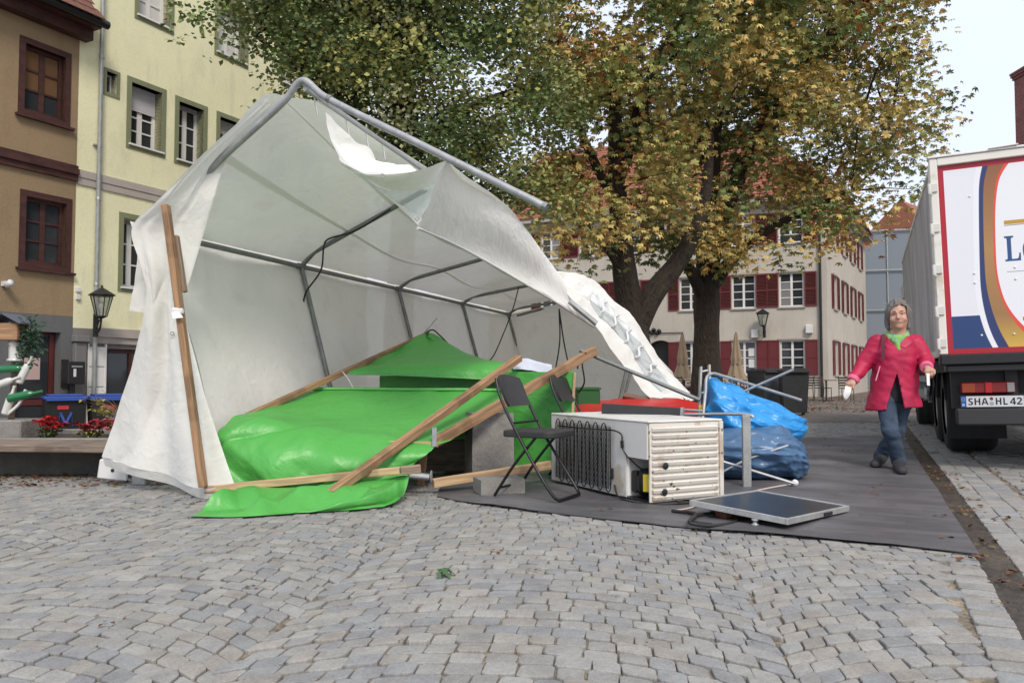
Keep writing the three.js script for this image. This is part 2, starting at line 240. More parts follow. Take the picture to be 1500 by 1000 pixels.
// the floor covering's outline on the square
const matC = [[-0.554,0,-5.832], [-0.164,0,-5.44], [0.392,0,-5.049], [1.001,0,-4.648], [1.675,0,-4.324], [2.235,0,-4.027], [2.323,0,-3.937]];
const matFar = [[-0.7, 0, -9.2], [5.88, 0, -11.9]];
const inMat = (x, z) => { if (gutD(x, z) < 0.02) return -1; let f = -1e9; for (let i = 0; i < matC.length - 1; i++) if (x >= matC[i][0] && x <= matC[i + 1][0]) { const t = (x - matC[i][0]) / (matC[i + 1][0] - matC[i][0]); f = mix(matC[i][2], matC[i + 1][2], t) - z; } if (x > matC[6][0]) f = matC[6][2] - z; return Math.min(f, x + 0.9, z + 11.5); };
{
  const R = rng(11), stones = [];
  const tones = [[0.262, 0.261, 0.262], [0.275, 0.271, 0.266], [0.242, 0.247, 0.257], [0.288, 0.278, 0.264], [0.254, 0.251, 0.248], [0.23, 0.236, 0.249], [0.265, 0.252, 0.236], [0.297, 0.292, 0.286]];
  const want = (x, z) => { const d = -z; if (d < 1.6 || d > 15 || x > 0.95 * d + 1.6 || x < -0.8 * d - 1) return false; if (inMat(x, z) > 0.25) return false; return true; };
  const put = (q, rect) => {   // q: four corners [x,z]; joints taken off, corners knocked
    const c = [(q[0][0] + q[1][0] + q[2][0] + q[3][0]) / 4, (q[0][1] + q[1][1] + q[2][1] + q[3][1]) / 4]; if (!want(c[0], c[1])) return;
    const jit = rect ? 0.006 : 0.009, w = q.map((p) => { const dx = p[0] - c[0], dz = p[1] - c[1], L = Math.hypot(dx, dz); const k = 1 - (0.001 + 0.003 * R()) * 1.42 / L; return [c[0] + dx * k + (R() - 0.5) * jit, c[1] + dz * k + (R() - 0.5) * jit]; });
    const dist = Math.hypot(c[0], c[1]); stones.push({ c, w, dist, seen: Math.abs(c[0]) < 0.66 * -c[1] && -c[1] > 2.33, h: (R() - 0.5) * 0.01, tx: (R() - 0.5) * 0.06, tz: (R() - 0.5) * 0.07, tone: tones[Math.floor(R() * 8)], k: 1.02 + 0.17 * R() });
  };
  // segmental arcs: columns 1.5 m wide, turned a little to the right
  const ca = Math.cos(-0.13), sa = Math.sin(-0.13), W = 1.75, r = W / 2 / Math.sin(0.66), dr = 0.094;
  const toW = (u, v) => [u * ca - v * sa, -(u * sa + v * ca)];
  for (let col = -8; col <= 8; col++) for (let k = -8; k < 172; k++) {
    const oL2 = (hash(col, k, 31) - 0.5) * 0.05, oR2 = (hash(col + 1, k, 31) - 0.5) * 0.05; let a = -0.66 + oL2; const cx = (col + 0.5) * W + 0.55, ph = hash(col, 7, 3) * 0.3;
    while (a < 0.655 + oR2) {
      const len = (0.08 + 0.05 * R()) / r; let b = a + len; if (b > 0.625 + oR2) b = 0.66 + oR2;
      const at = (t, kk) => toW(cx + r * Math.sin(t), kk * dr + ph + r * Math.cos(t) - r);
      const q = [at(a, k), at(b, k), at(b, k + 1), at(a, k + 1)], mx = (q[0][0] + q[2][0]) / 2, mz = (q[0][1] + q[2][1]) / 2;
      if (gutD(mx, mz) > 0.2) put(q); a = b;
    }
  }
  const atG = (s, d) => [gut0[0] + gutT[0] * s + gutN[0] * d, gut0[1] + gutT[1] * s + gutN[1] * d];
  const rowRun = (d0, d1, s0, s1, l0, l1) => { let s = s0; while (s < s1) { const l = l0 + (l1 - l0) * R(); put([atG(s, d0), atG(s, d1), atG(s + l, d1), atG(s + l, d0)], true); s += l; } };
  for (const [a, b] of [[0.045, 0.185]]) rowRun(a, b, -3, 14, 0.09, 0.15);
  for (const [a, b] of [[-0.23, -0.1], [-0.36, -0.23], [-0.5, -0.36]]) rowRun(a, b, -3, 16, 0.13, 0.2);
  for (let s = -3; s < 16; s += 0.115) { let d = -0.52 - R() * 0.06; while (d > -6.5) { const l = 0.1 + 0.09 * R(); put([atG(s, d), atG(s, d - l), atG(s + 0.113, d - l), atG(s + 0.113, d)], true); d -= l; } }
  const shape = (s, pos, nor, uv, col, ox = 0, oz = 0) => {   // eight-cornered stone with a rounded shoulder, slightly domed
    const o = []; for (let i = 0; i < 4; i++) { const p = s.w[i], n = s.w[(i + 1) % 4], L = Math.hypot(n[0] - p[0], n[1] - p[1]), e = Math.min(0.012 / L, 0.3); o.push([mix(p[0], n[0], e), mix(p[1], n[1], e)], [mix(p[0], n[0], 1 - e), mix(p[1], n[1], 1 - e)]); }
    const gy = groundY(s.c[0], s.c[1]), Y = (x, z) => gy + s.h + s.tx * (x - s.c[0]) + s.tz * (z - s.c[1]);
    const rings = [[1, -0.022], [1, -0.004], [0.982, -0.0005], [0.92, 0.0008]].map(([k, y]) => o.map((p) => { const x = s.c[0] + (p[0] - s.c[0]) * k, z = s.c[1] + (p[1] - s.c[1]) * k; return [x - ox, Y(x, z) + y, z - oz]; }));
    const top = [s.c[0] - ox, Y(s.c[0], s.c[1]) + 0.002, s.c[1] - oz];
    const tri = (a, b, c) => { const ux = b[0] - a[0], uy = b[1] - a[1], uz = b[2] - a[2], wx = c[0] - a[0], wy = c[1] - a[1], wz = c[2] - a[2]; let nx = uy * wz - uz * wy, ny = uz * wx - ux * wz, nz = ux * wy - uy * wx; const l = Math.hypot(nx, ny, nz) || 1; for (const p of [a, b, c]) { pos.push(p[0], p[1], p[2]); nor.push(nx / l, ny / l, nz / l); uv.push(p[0] + ox, p[2] + oz); col.push(s.tone[0] * s.k, s.tone[1] * s.k, s.tone[2] * s.k); } };
    const up = (a, b, c) => { const ny = (b[2] - a[2]) * (c[0] - a[0]) - (b[0] - a[0]) * (c[2] - a[2]); ny >= 0 ? tri(a, b, c) : tri(a, c, b); };
    for (let i = 0; i < 8; i++) { const j = (i + 1) % 8; up(top, rings[3][i], rings[3][j]); for (let k = 3; k > 0; k--) { if (k === 1) { tri(rings[1][i], rings[0][i], rings[1][j]); tri(rings[1][j], rings[0][i], rings[0][j]); } else { up(rings[k][i], rings[k - 1][i], rings[k][j]); up(rings[k][j], rings[k - 1][i], rings[k - 1][j]); } } }
  };
  const mk = (pos, nor, uv, col) => { const g = new THREE.BufferGeometry(); g.setAttribute('position', new THREE.Float32BufferAttribute(pos, 3)); g.setAttribute('normal', new THREE.Float32BufferAttribute(nor, 3)); g.setAttribute('uv', new THREE.Float32BufferAttribute(uv, 2)); g.setAttribute('color', new THREE.Float32BufferAttribute(col, 3)); return g; };
  stones.sort((a, b) => (b.seen - a.seen) || a.dist - b.dist);
  const near = stones.slice(0, 300), rest = stones.slice(300);
  for (const s of near) { const a = [[], [], [], []]; shape(s, ...a, s.c[0], s.c[1]); const m = obj('cobblestone', mk(...a), M.stone, ground); m.position.set(s.c[0], 0, s.c[1]); }
  const a = [[], [], [], []]; for (const s of rest) shape(s, ...a); const m = obj('cobblestone_paving', mk(...a), M.stone, ground); m.userData.kind = 'stuff';
  console.log('stones', stones.length);
}
// worn far paving and the wet gutter
const tFar = tex(512, 5, (u, v) => { const cx = u * 40, cy = v * 44, o = (Math.floor(cy) % 2) * 0.5, ix = Math.floor(cx + o), iy = Math.floor(cy), fx = cx + o - ix, fy = cy - iy, e = Math.min(fx, 1 - fx, fy, 1 - fy); const t = 0.5 + 0.14 * (hash(ix % 40, iy, 5) - 0.5) + 0.2 * (fbm(u, v, 5, 5, 5, 121) - 0.5), w = step01(0.02, 0.12, e); const c = mix(0.3, t, w); return [c * 1.03, c * 0.98, c * 0.93]; });
struct('far_paving', gridGeo([[-400, -16], [-30, -16], [-14.9, 0]].length && [-14.8, -24, -40, -70, -150, -380].map((z) => [-2.2, 4, 10, 20, 40, 150].map((x) => [x * (z < -40 ? 2 : 1), 0.0, z, x, z]))), std({ map: tFar, roughness: 0.85, color: [0.62, 0.58, 0.54] }));
{
  const row = (d, y) => (s) => { const n = 0.03 * noise3(s * 3, d * 9, 1); return [gut0[0] + gutT[0] * s + gutN[0] * (d + n), y + 0.004 * noise3(s * 8, d * 7, 3), gut0[1] + gutT[1] * s + gutN[1] * (d + n)]; };
  const R = [[0.06, -0.008], [0.03, -0.006], [-0.02, -0.008], [-0.07, -0.006], [-0.12, -0.009]].map(([d, y]) => { const f = row(d, y), a = []; for (let s = -3; s <= 16; s += 0.12) { const p = f(s); a.push([p[0], p[1], p[2], p[0], p[2]]); } return a; });
  struct('gutter', gridGeo(R), std({ map: tSoil, bumpMap: tGrainB, bumpScale: 0.012, roughness: 0.55, color: [0.62, 0.56, 0.5] }));
}
{ // printed vinyl floor covering laid over the cobbles
  const rows = [], n = 40, m = 40;
  for (let j = 0; j <= m; j++) { const t = j / m, line = []; for (let i = 0; i <= n; i++) { const a = crv(matC, i / n), b = [mix(matFar[0][0], matFar[1][0], i / n), 0, mix(matFar[0][2], matFar[1][2], i / n)]; const x = mix(a[0], b[0], t), z = mix(a[2], b[2], t); const sag = 0.015 + 0.009 * noise3(x * 2.2, 4, z * 2.2) + 0.004 * noise3(x * 7, 2, z * 7); line.push([x, sag + 0.003, z, x * 0.91 + z * 0.414, x * -0.414 + z * 0.91]); } rows.push(line); }
  const top = gridGeo(rows), edge = (L) => gridGeo([L, L.map((p) => [p[0], p[1] - 0.004, p[2], p[3], p[4] + 0.004])]);
  solo('floor_covering', merge([top, edge(rows[0]), edge(rows[m]), edge(rows.map((r) => r[0])), edge(rows.map((r) => r[n]))]), M.vinyl, 'dark grey plank-patterned vinyl floor covering laid over the cobbles', 'floor mat', [2, 0.01, -6]);
}

// ---------- buildings ----------
function wallWithHoles(x0, x1, y0, y1, holes, thick) {
  const s = new THREE.Shape([[x0, y0], [x1, y0], [x1, y1], [x0, y1]].map((p) => new THREE.Vector2(...p)));
  for (const h of holes) { if (h.arch) { const p = new THREE.Path(); p.moveTo(h.x - h.w / 2, h.y); p.lineTo(h.x - h.w / 2, h.y + h.h); p.absarc(h.x, h.y + h.h, h.w / 2, Math.PI, 0, true); p.lineTo(h.x + h.w / 2, h.y); s.holes.push(p); } else s.holes.push(new THREE.Path([[h.x - h.w / 2, h.y], [h.x - h.w / 2, h.y + h.h], [h.x + h.w / 2, h.y + h.h], [h.x + h.w / 2, h.y]].map((p) => new THREE.Vector2(...p)))); }
  const g = new THREE.ExtrudeGeometry(s, { depth: thick, bevelEnabled: false, curveSegments: 10 }); g.translate(0, 0, -thick); g.computeVertexNormals(); return boxUV(plain(g));
}
// window in an opening: x centre, y sill, w, h; cols x rows of panes; set back `back`
function makeWindow(house, o) {
  const w = new THREE.Group(); w.name = 'window'; house.add(w); w.position.set(o.x, o.y, 0); if (o.turn) w.rotation.y = o.turn;
  const W = o.w / 2, H = o.h, b = -(o.back ?? 0.14), f = o.f ?? 0.06, fr = [];
  fr.push(box(-W, -W + f, 0, H, b - 0.06, b), box(W - f, W, 0, H, b - 0.06, b), box(-W + f, W - f, 0, f, b - 0.06, b), box(-W + f, W - f, H - f, H, b - 0.06, b));
  const iw = o.w - 2 * f, ih = H - 2 * f, mt = o.mt ?? 0.03;
  for (let c = 1; c < o.cols; c++) { const x = -W + f + iw * c / o.cols, k = (o.cols === 2 || c * 2 === o.cols) ? f * 0.8 : mt / 2; fr.push(box(x - k, x + k, f, H - f, b - 0.05, b - 0.004)); }
  for (let r = 1; r < o.rows; r++) { const y = f + ih * r / o.rows; fr.push(box(-W + f, W - f, y - mt / 2, y + mt / 2, b - 0.045, b - 0.009)); }
  obj('frame', merge(fr), o.frame ?? M.whitePaint, w);
  for (let c = 0; c < o.cols; c++) for (let r = 0; r < o.rows; r++) { const x0 = -W + f + iw * c / o.cols, y0 = f + ih * r / o.rows; const k = o.pane ? o.pane(c, r) : M.glass; obj('pane', box(x0 + 0.004, x0 + iw / o.cols - 0.004, y0 + 0.004, y0 + ih / o.rows - 0.004, b - 0.04, b - 0.028), k, w); }
  if (o.sill) obj('sill', box(-W - 0.06, W + 0.06, -0.07, -0.005, b + 0.005, 0.07), o.sill, w);
  if (o.lintel) obj('lintel', box(-W - 0.08, W + 0.08, H + 0.005, H + 0.085, -0.02, 0.05), o.lintel, w);
  if (o.surround) { const s = o.sw ?? 0.09, e = 0.018; obj('surround', merge([box(-W - s, -W, -s, H + s, b, e), box(W, W + s, -s, H + s, b, e), box(-W, W, H, H + s, b, e), box(-W, W, -s, 0, b, e)]), o.surround, w); }
  if (o.blind) { const bl = []; for (let i = 0; i < 12; i++) { const y1 = H - o.blind * H * i / 12; bl.push(box(-W + 0.02, W - 0.02, y1 - o.blind * H / 12 + 0.004, y1, b + 0.01, b + 0.028)); } obj('roller_blind', merge(bl), std({ color: [0.52, 0.50, 0.53], roughness: 0.7 }), w); }
  if (o.shutters) for (const s of o.shutters) {
    const sw = o.w * 0.5 - 0.01, xc = s * (W + sw / 2 + 0.03), g = [box(xc - sw / 2, xc - sw / 2 + 0.05, 0, H, 0.012, 0.05), box(xc + sw / 2 - 0.05, xc + sw / 2, 0, H, 0.012, 0.05), box(xc - sw / 2 + 0.05, xc + sw / 2 - 0.05, 0, 0.07, 0.012, 0.05), box(xc - sw / 2 + 0.05, xc + sw / 2 - 0.05, H - 0.07, H, 0.012, 0.05), box(xc - sw / 2 + 0.05, xc + sw / 2 - 0.05, H * 0.5 - 0.03, H * 0.5 + 0.03, 0.012, 0.05)];
    if (o.louvre !== false) for (let i = 0; i < 22; i++) { const y = 0.07 + (H - 0.14) * (i + 0.5) / 22; g.push(placed(cbox(sw - 0.1, 0.06, 0.008, 0), M4(xc, y, 0.03, 0, 0.6))); } else g.push(box(xc - sw / 2 + 0.05, xc + sw / 2 - 0.05, 0.07, H - 0.07, 0.016, 0.034));
    obj('shutter', merge(g), M.shutterRed, w);
  }
  return w;
}
M.curtain2 = std({ color: [0.2, 0.2, 0.2], roughness: 0.35 });
function lantern(name, label, pos, turn, s = 1) {   // wall lantern on a scrolled bracket; local z points away from the wall, origin at the wall plate
  const t = thing(name, label, 'lantern', pos, turn); t.scale.setScalar(s);
  obj('wall_plate', cbox(0.08, 0.42, 0.03, 0.006, [0, 0, 0.015]), M.iron, t);
  obj('bracket', merge([tube([[0, -0.1, 0.02], [0, -0.12, 0.2], [0, -0.03, 0.33], [0, 0.13, 0.37]], 0.017, 7, 16), tube([[0, 0.15, 0.02], [0, 0.16, 0.14], [0, 0.06, 0.2], [0, -0.02, 0.13], [0, 0.03, 0.08], [0, 0.07, 0.12]], 0.011, 6, 24), tube([[0, -0.1, 0.05], [0, 0.0, 0.14], [0, 0.1, 0.3]], 0.01, 6)]), M.iron, t);
  const lz = 0.37, y0 = 0.15, y1 = 0.52, r0 = 0.095, r1 = 0.19, bars = [], P = (a, r, y) => [Math.sin(a) * r, y, lz + Math.cos(a) * r];
  for (let k = 0; k < 6; k++) { const a = k * Math.PI / 3, b = a + Math.PI / 3; bars.push(beam(P(a, r0, y0), P(a, r1, y1), 0.014, 0.014, 0), beam(P(a, r0, y0), P(b, r0, y0), 0.014, 0.014, 0), beam(P(a, r1, y1), P(b, r1, y1), 0.016, 0.016, 0)); const A = P(a, r0 - 0.004, y0), B = P(b, r0 - 0.004, y0), C = P(b, r1 - 0.004, y1), D = P(a, r1 - 0.004, y1); obj('pane', geoOf([...A, ...B, ...C, ...A, ...C, ...D]), M.lampGlass ??= phys({ color: [0.72, 0.74, 0.7], roughness: 0.16, transmission: 0.85, thickness: 0 }), t); }
  obj('lantern_frame', merge(bars), M.iron, t);
  const top = lathe([[0.001, 0.72], [0.02, 0.71], [0.022, 0.67], [0.07, 0.64], [0.23, 0.54], [0.235, 0.525], [0.19, 0.52]], 6); top.translate(0, 0, lz); obj('roof_cap', top, M.iron, t);
  const bulb = lathe([[0.001, 0.17], [0.02, 0.18], [0.02, 0.26], [0.045, 0.3], [0.05, 0.35], [0.03, 0.41], [0.001, 0.43]], 10); bulb.translate(0, 0, lz); obj('bulb', bulb, M.whitePlastic, t);
  const cup = lathe([[0.001, 0.1], [0.03, 0.11], [0.1, 0.145], [0.1, 0.155], [0.001, 0.156]], 6); cup.translate(0, 0, lz); obj('base_cup', cup, M.iron, t);
  return t;
}
const phiL = 1.096, oL = [-7.99, -14.24];   // the left-hand row of houses
const onL = (s, y, out) => [oL[0] + 0.457 * s + 0.889 * out, y, oL[1] - 0.889 * s + 0.457 * out];
{ // ochre house with dark red timber windows
  const h = thing('ochre_house', 'narrow ochre rendered house with dark red timber windows and dark ground floor', 'house', [oL[0], -0.47, oL[1]], phiL), g = new THREE.Group(); g.position.y = 0; const Y = (y) => y + 0.47;
  const W = [[-0.62, 5.5, 0.72, 1.16], [-0.54, 2.86, 0.72, 1.14], [-2.9, 5.5, 0.72, 1.16], [-2.9, 2.86, 0.72, 1.14], [-5.2, 5.5, 0.72, 1.16], [-5.2, 2.86, 0.72, 1.14]];
  obj('wall', wallWithHoles(-8, 0, Y(1.97), Y(7.3), W.map(([x, y, w, hh]) => ({ x, y: Y(y), w, h: hh })), 0.3), M.ochre, h);
  obj('ground_floor_wall', wallWithHoles(-8, 0, 0, Y(1.967), [{ x: -0.62, y: 0.02, w: 0.8, h: 2.12 }], 0.28), M.darkBase, h);
  obj('side_wall', merge([box(-8, -7.7, 0, Y(7.3), -7, -0.302), box(-0.3, 0, 0, Y(7.3), -7, -0.302), box(-8, 0, 0, Y(7.3), -7.3, -7.003)]), M.ochre, h);
  W.forEach(([x, y, w, hh], i) => makeWindow(h, { x, y: Y(y), w, h: hh, cols: 2, rows: 3, frame: M.maroon, surround: M.maroon, sw: 0.105, back: 0.1, mt: 0.035, pane: (c, r) => (i === 0 && r > 0 ? M.glassWarm : M.glass) }));
  W.forEach(([x, y, w]) => obj('window_sill', box(x - w / 2 - 0.16, x + w / 2 + 0.16, Y(y) - 0.15, Y(y) - 0.106, 0.02, 0.09), M.maroon, h));
  obj('timber_band', merge([box(-8, -0.001, Y(4.45), Y(4.56), 0.002, 0.06), box(-8, -0.001, Y(4.561), Y(4.66), 0.002, 0.1), box(-8, -0.001, Y(4.661), Y(4.73), 0.002, 0.06)]), M.maroon, h);
  obj('eaves_board', merge([box(-8, 0.12, Y(7.08), Y(7.28), 0.003, 0.22), box(-8, 0.16, Y(7.283), Y(7.33), 0.003, 0.4)]), M.maroon, h);
  obj('roof_gutter', (() => { const t = tube([[-8, Y(7.36), 0.46], [0.24, Y(7.36), 0.46]], 0.075, 12, 1, false); return t; })(), M.iron, h);
  const roof = obj('roof', (() => { const s = new THREE.Shape([[0.45, Y(7.36)], [0.5, Y(7.4)], [-3.5, Y(11.8)], [-7.5, Y(7.4)], [-7.4, Y(7.34)]].map((p) => new THREE.Vector2(...p))); const e = new THREE.ExtrudeGeometry(s, { depth: 8.1, bevelEnabled: false }); e.rotateY(-Math.PI / 2); e.translate(0.12, 0, 0); return boxUV(plain(e)); })(), M.tileDark, h);
  const tl = cbox(0.17, 0.016, 0.34, 0.004), ang = 0.8328;
  for (let r = 0; r < 9; r++) for (let c = 0; c < 20; c++) { const m = obj('roof_tile', tl, M.tileDark, roof), d = 0.1 + r * 0.24; m.position.set(0.02 - c * 0.18 - (r % 2) * 0.09, Y(7.4) + d * Math.sin(ang) + 0.035, 0.5 - d * Math.cos(ang) + 0.03); m.rotation.x = ang - 0.05; }
  const d = obj('door', merge([box(-1.02, -0.22, 0.02, 2.14, -0.2, -0.16), box(-0.98, -0.9, 0.1, 2.1, -0.158, -0.13), box(-0.34, -0.26, 0.1, 2.1, -0.158, -0.13), box(-0.9, -0.34, 0.85, 0.95, -0.158, -0.13)]), std({ color: [0.09, 0.02, 0.018], roughness: 0.5 }), h);
  obj('door_pane', merge([box(-0.89, -0.35, 0.97, 2.06, -0.155, -0.14), box(-0.89, -0.35, 0.12, 0.83, -0.155, -0.14)]), M.glass, d);
  obj('notice', box(-0.78, -0.5, 1.3, 1.68, -0.135, -0.13), std({ color: [0.5, 0.36, 0.34], roughness: 0.8 }), d);
  for (const [y0, y1] of [[1.16, 1.3], [1.34, 1.5], [1.54, 1.66]]) obj('doorbell_plate', box(-0.2, -0.08, y0, y1, 0.003, 0.03), M.blackPlastic, h);
  obj('spotlight', merge([placed(lathe([[0.001, -0.07], [0.05, -0.06], [0.06, 0.06], [0.001, 0.065]], 12), M4(-1.24, Y(2.43), 0.16, 0, 1.2)), box(-1.28, -1.2, Y(2.4), Y(2.48), 0.002, 0.1)]), M.whitePlastic, h);
}
{ // pale yellow house
  const h = thing('yellow_house', 'tall pale yellow rendered house with olive window surrounds and grey bands', 'house', [oL[0], -0.47, oL[1]], phiL), Y = (y) => y + 0.47;
  const W = [[1.44, 5.45, 0.7, 1.22, 0.4], [2.53, 5.42, 0.64, 1.22, 0.08], [3.62, 5.42, 0.64, 1.22, 0.25], [4.9, 5.42, 0.64, 1.22, 0], [6.2, 5.42, 0.64, 1.22, 0.1], [1.58, 8.08, 0.72, 1.2, 0], [3.6, 8.08, 0.78, 1.2, 0], [5.6, 8.08, 0.72, 1.2, 0], [1.26, 2.62, 0.56, 1.34, 0.06], [2.7, 2.62, 0.62, 1.34, 0], [4.2, 2.62, 0.62, 1.34, 0], [5.8, 2.62, 0.62, 1.34, 0]], S = [0.66, 6.3, 0.22, 0.4];
  const holes = [...W.map(([x, y, w, hh]) => ({ x, y: Y(y), w, h: hh })), { x: S[0], y: Y(S[1]), w: S[2], h: S[3] }];
  obj('wall', wallWithHoles(0.002, 8.6, Y(1.77), Y(11), holes, 0.36), M.yellow, h);
  obj('side_wall', merge([box(0.002, 0.36, 0, Y(11), -8, -0.362), box(8.24, 8.6, 0, Y(11), -8, -0.362), box(0.002, 8.6, 0, Y(11), -8.3, -8.003)]), M.yellow, h);
  obj('ground_floor_wall', wallWithHoles(0.002, 8.6, 0, Y(1.767), [{ x: 1.5, y: 0.9, w: 1.62, h: 0.98 }, { x: 4, y: 0.9, w: 1.3, h: 0.98 }], 0.34), std({ map: tPlaster, color: [0.2, 0.19, 0.185], roughness: 0.9 }), h);
  obj('band', merge([box(0.004, 8.6, Y(4.41), Y(4.54), 0.002, 0.03), box(0.004, 8.6, Y(4.543), Y(4.68), 0.002, 0.045), box(0.45, 8.6, Y(1.5), Y(1.62), 0.002, 0.05), box(0.45, 8.6, Y(1.623), Y(1.79), 0.002, 0.09)]), M.greyTrim, h);
  W.forEach(([x, y, w, hh, blind], i) => makeWindow(h, { x, y: Y(y), w, h: hh, cols: 2, rows: i < 5 ? (i === 0 ? 4 : 3) : 3, frame: M.whitePaint, surround: M.olive, sw: 0.1, back: 0.2, f: 0.065, blind, pane: (c, r) => (i >= 5 && i < 8 ? M.curtain : i === 2 && r < 2 ? std({ color: [0.3, 0.12, 0.14], roughness: 0.3 }) : M.glass) }));
  W.forEach(([x, y, w]) => obj('window_sill', box(x - w / 2 - 0.05, x + w / 2 + 0.05, Y(y) - 0.035, Y(y) - 0.002, -0.16, 0.06), M.whitePaint, h));
  makeWindow(h, { x: S[0], y: Y(S[1]), w: S[2], h: S[3], cols: 1, rows: 1, surround: M.olive, sw: 0.06, back: 0.16, f: 0.03 });
  obj('shop_window_frame', merge([box(0.69, 0.75, 0.9, 1.88, -0.12, -0.06), box(2.25, 2.31, 0.9, 1.88, -0.12, -0.06), box(0.75, 2.25, 1.8, 1.88, -0.12, -0.06), box(0.75, 2.25, 0.9, 0.97, -0.12, -0.06), box(1.2, 1.26, 0.97, 1.8, -0.12, -0.06)]), M.maroon, h);
  obj('shop_window_pane', box(0.75, 2.25, 0.97, 1.8, -0.1, -0.09), M.glass, h);
  const sh = []; for (let k = 0; k < 4; k++) sh.push(box(0.3, 0.62, 0.42 + k * 0.375, 0.78 + k * 0.375, 0.02, 0.045)); sh.push(box(0.27, 0.3, 0.4, 1.96, 0.015, 0.055), box(0.62, 0.65, 0.4, 1.96, 0.015, 0.055)); obj('panelled_shutter', merge(sh), M.whitePaint, h);
  obj('roof', (() => { const s = new THREE.Shape([[0.4, Y(11)], [0.42, Y(11.1)], [-4.2, Y(15)], [-8.7, Y(11.1)], [-8.7, Y(11)]].map((p) => new THREE.Vector2(...p))); const e = new THREE.ExtrudeGeometry(s, { depth: 8.7, bevelEnabled: false }); e.rotateY(-Math.PI / 2); e.translate(8.65, 0, 0); return boxUV(plain(e)); })(), M.tile, h);
  const dp = [box(0.3, 0.46, Y(5.2), Y(5.23), 0.003, 0.05)]; for (const y of [2.6, 4.2, 6.9, 9]) dp.push(placed(lathe([[0.048, -0.03], [0.048, 0.03], [0.03, 0.031], [0.03, -0.03]], 10), M4(0.38, Y(y), 0.09)));
  const pipe = obj('downpipe', merge([tube([[0.38, Y(10.9), 0.09], [0.38, 0.5, 0.09]], 0.04, 12, 1, false), ...dp]), M.zinc, h);
  for (const y of [2.47, 2.33]) obj('junction_box', box(0.03, 0.11, Y(y) - 0.045, Y(y) + 0.045, 0.002, 0.05, 0.008), M.whitePlastic, h);
  obj('corner_pier', merge([box(0.0, 0.22, 0, 1.98, 0.004, 0.1, 0.01), box(-0.03, 0.25, 1.983, 2.1, 0.004, 0.15, 0.01)]), std({ map: tPlaster, color: [0.19, 0.185, 0.185], roughness: 0.85 }), h);
}
lantern('wall_lantern', 'black lantern on a scrolled bracket at the corner of the yellow house', onL(0.3, 1.82, 0.2), phiL - 0.35, 1.0);
{ const t = thing('letterbox', 'black letterbox on a post between the door and the grey pier', 'letterbox', onL(-0.16, -0.47, 0.25), phiL);
  obj('post', cbox(0.1, 1.3, 0.06, 0.006, [0, 0.65, 0]), M.blackPlastic, t); obj('box', cbox(0.32, 0.4, 0.2, 0.01, [0, 1.42, 0.04]), M.blackPlastic, t); obj('slot', cbox(0.2, 0.03, 0.01, 0.002, [0, 1.53, 0.145]), M.zinc, t); obj('label_plate', cbox(0.05, 0.14, 0.006, 0.001, [-0.04, 1.42, 0.144]), M.whitePlastic, t); }

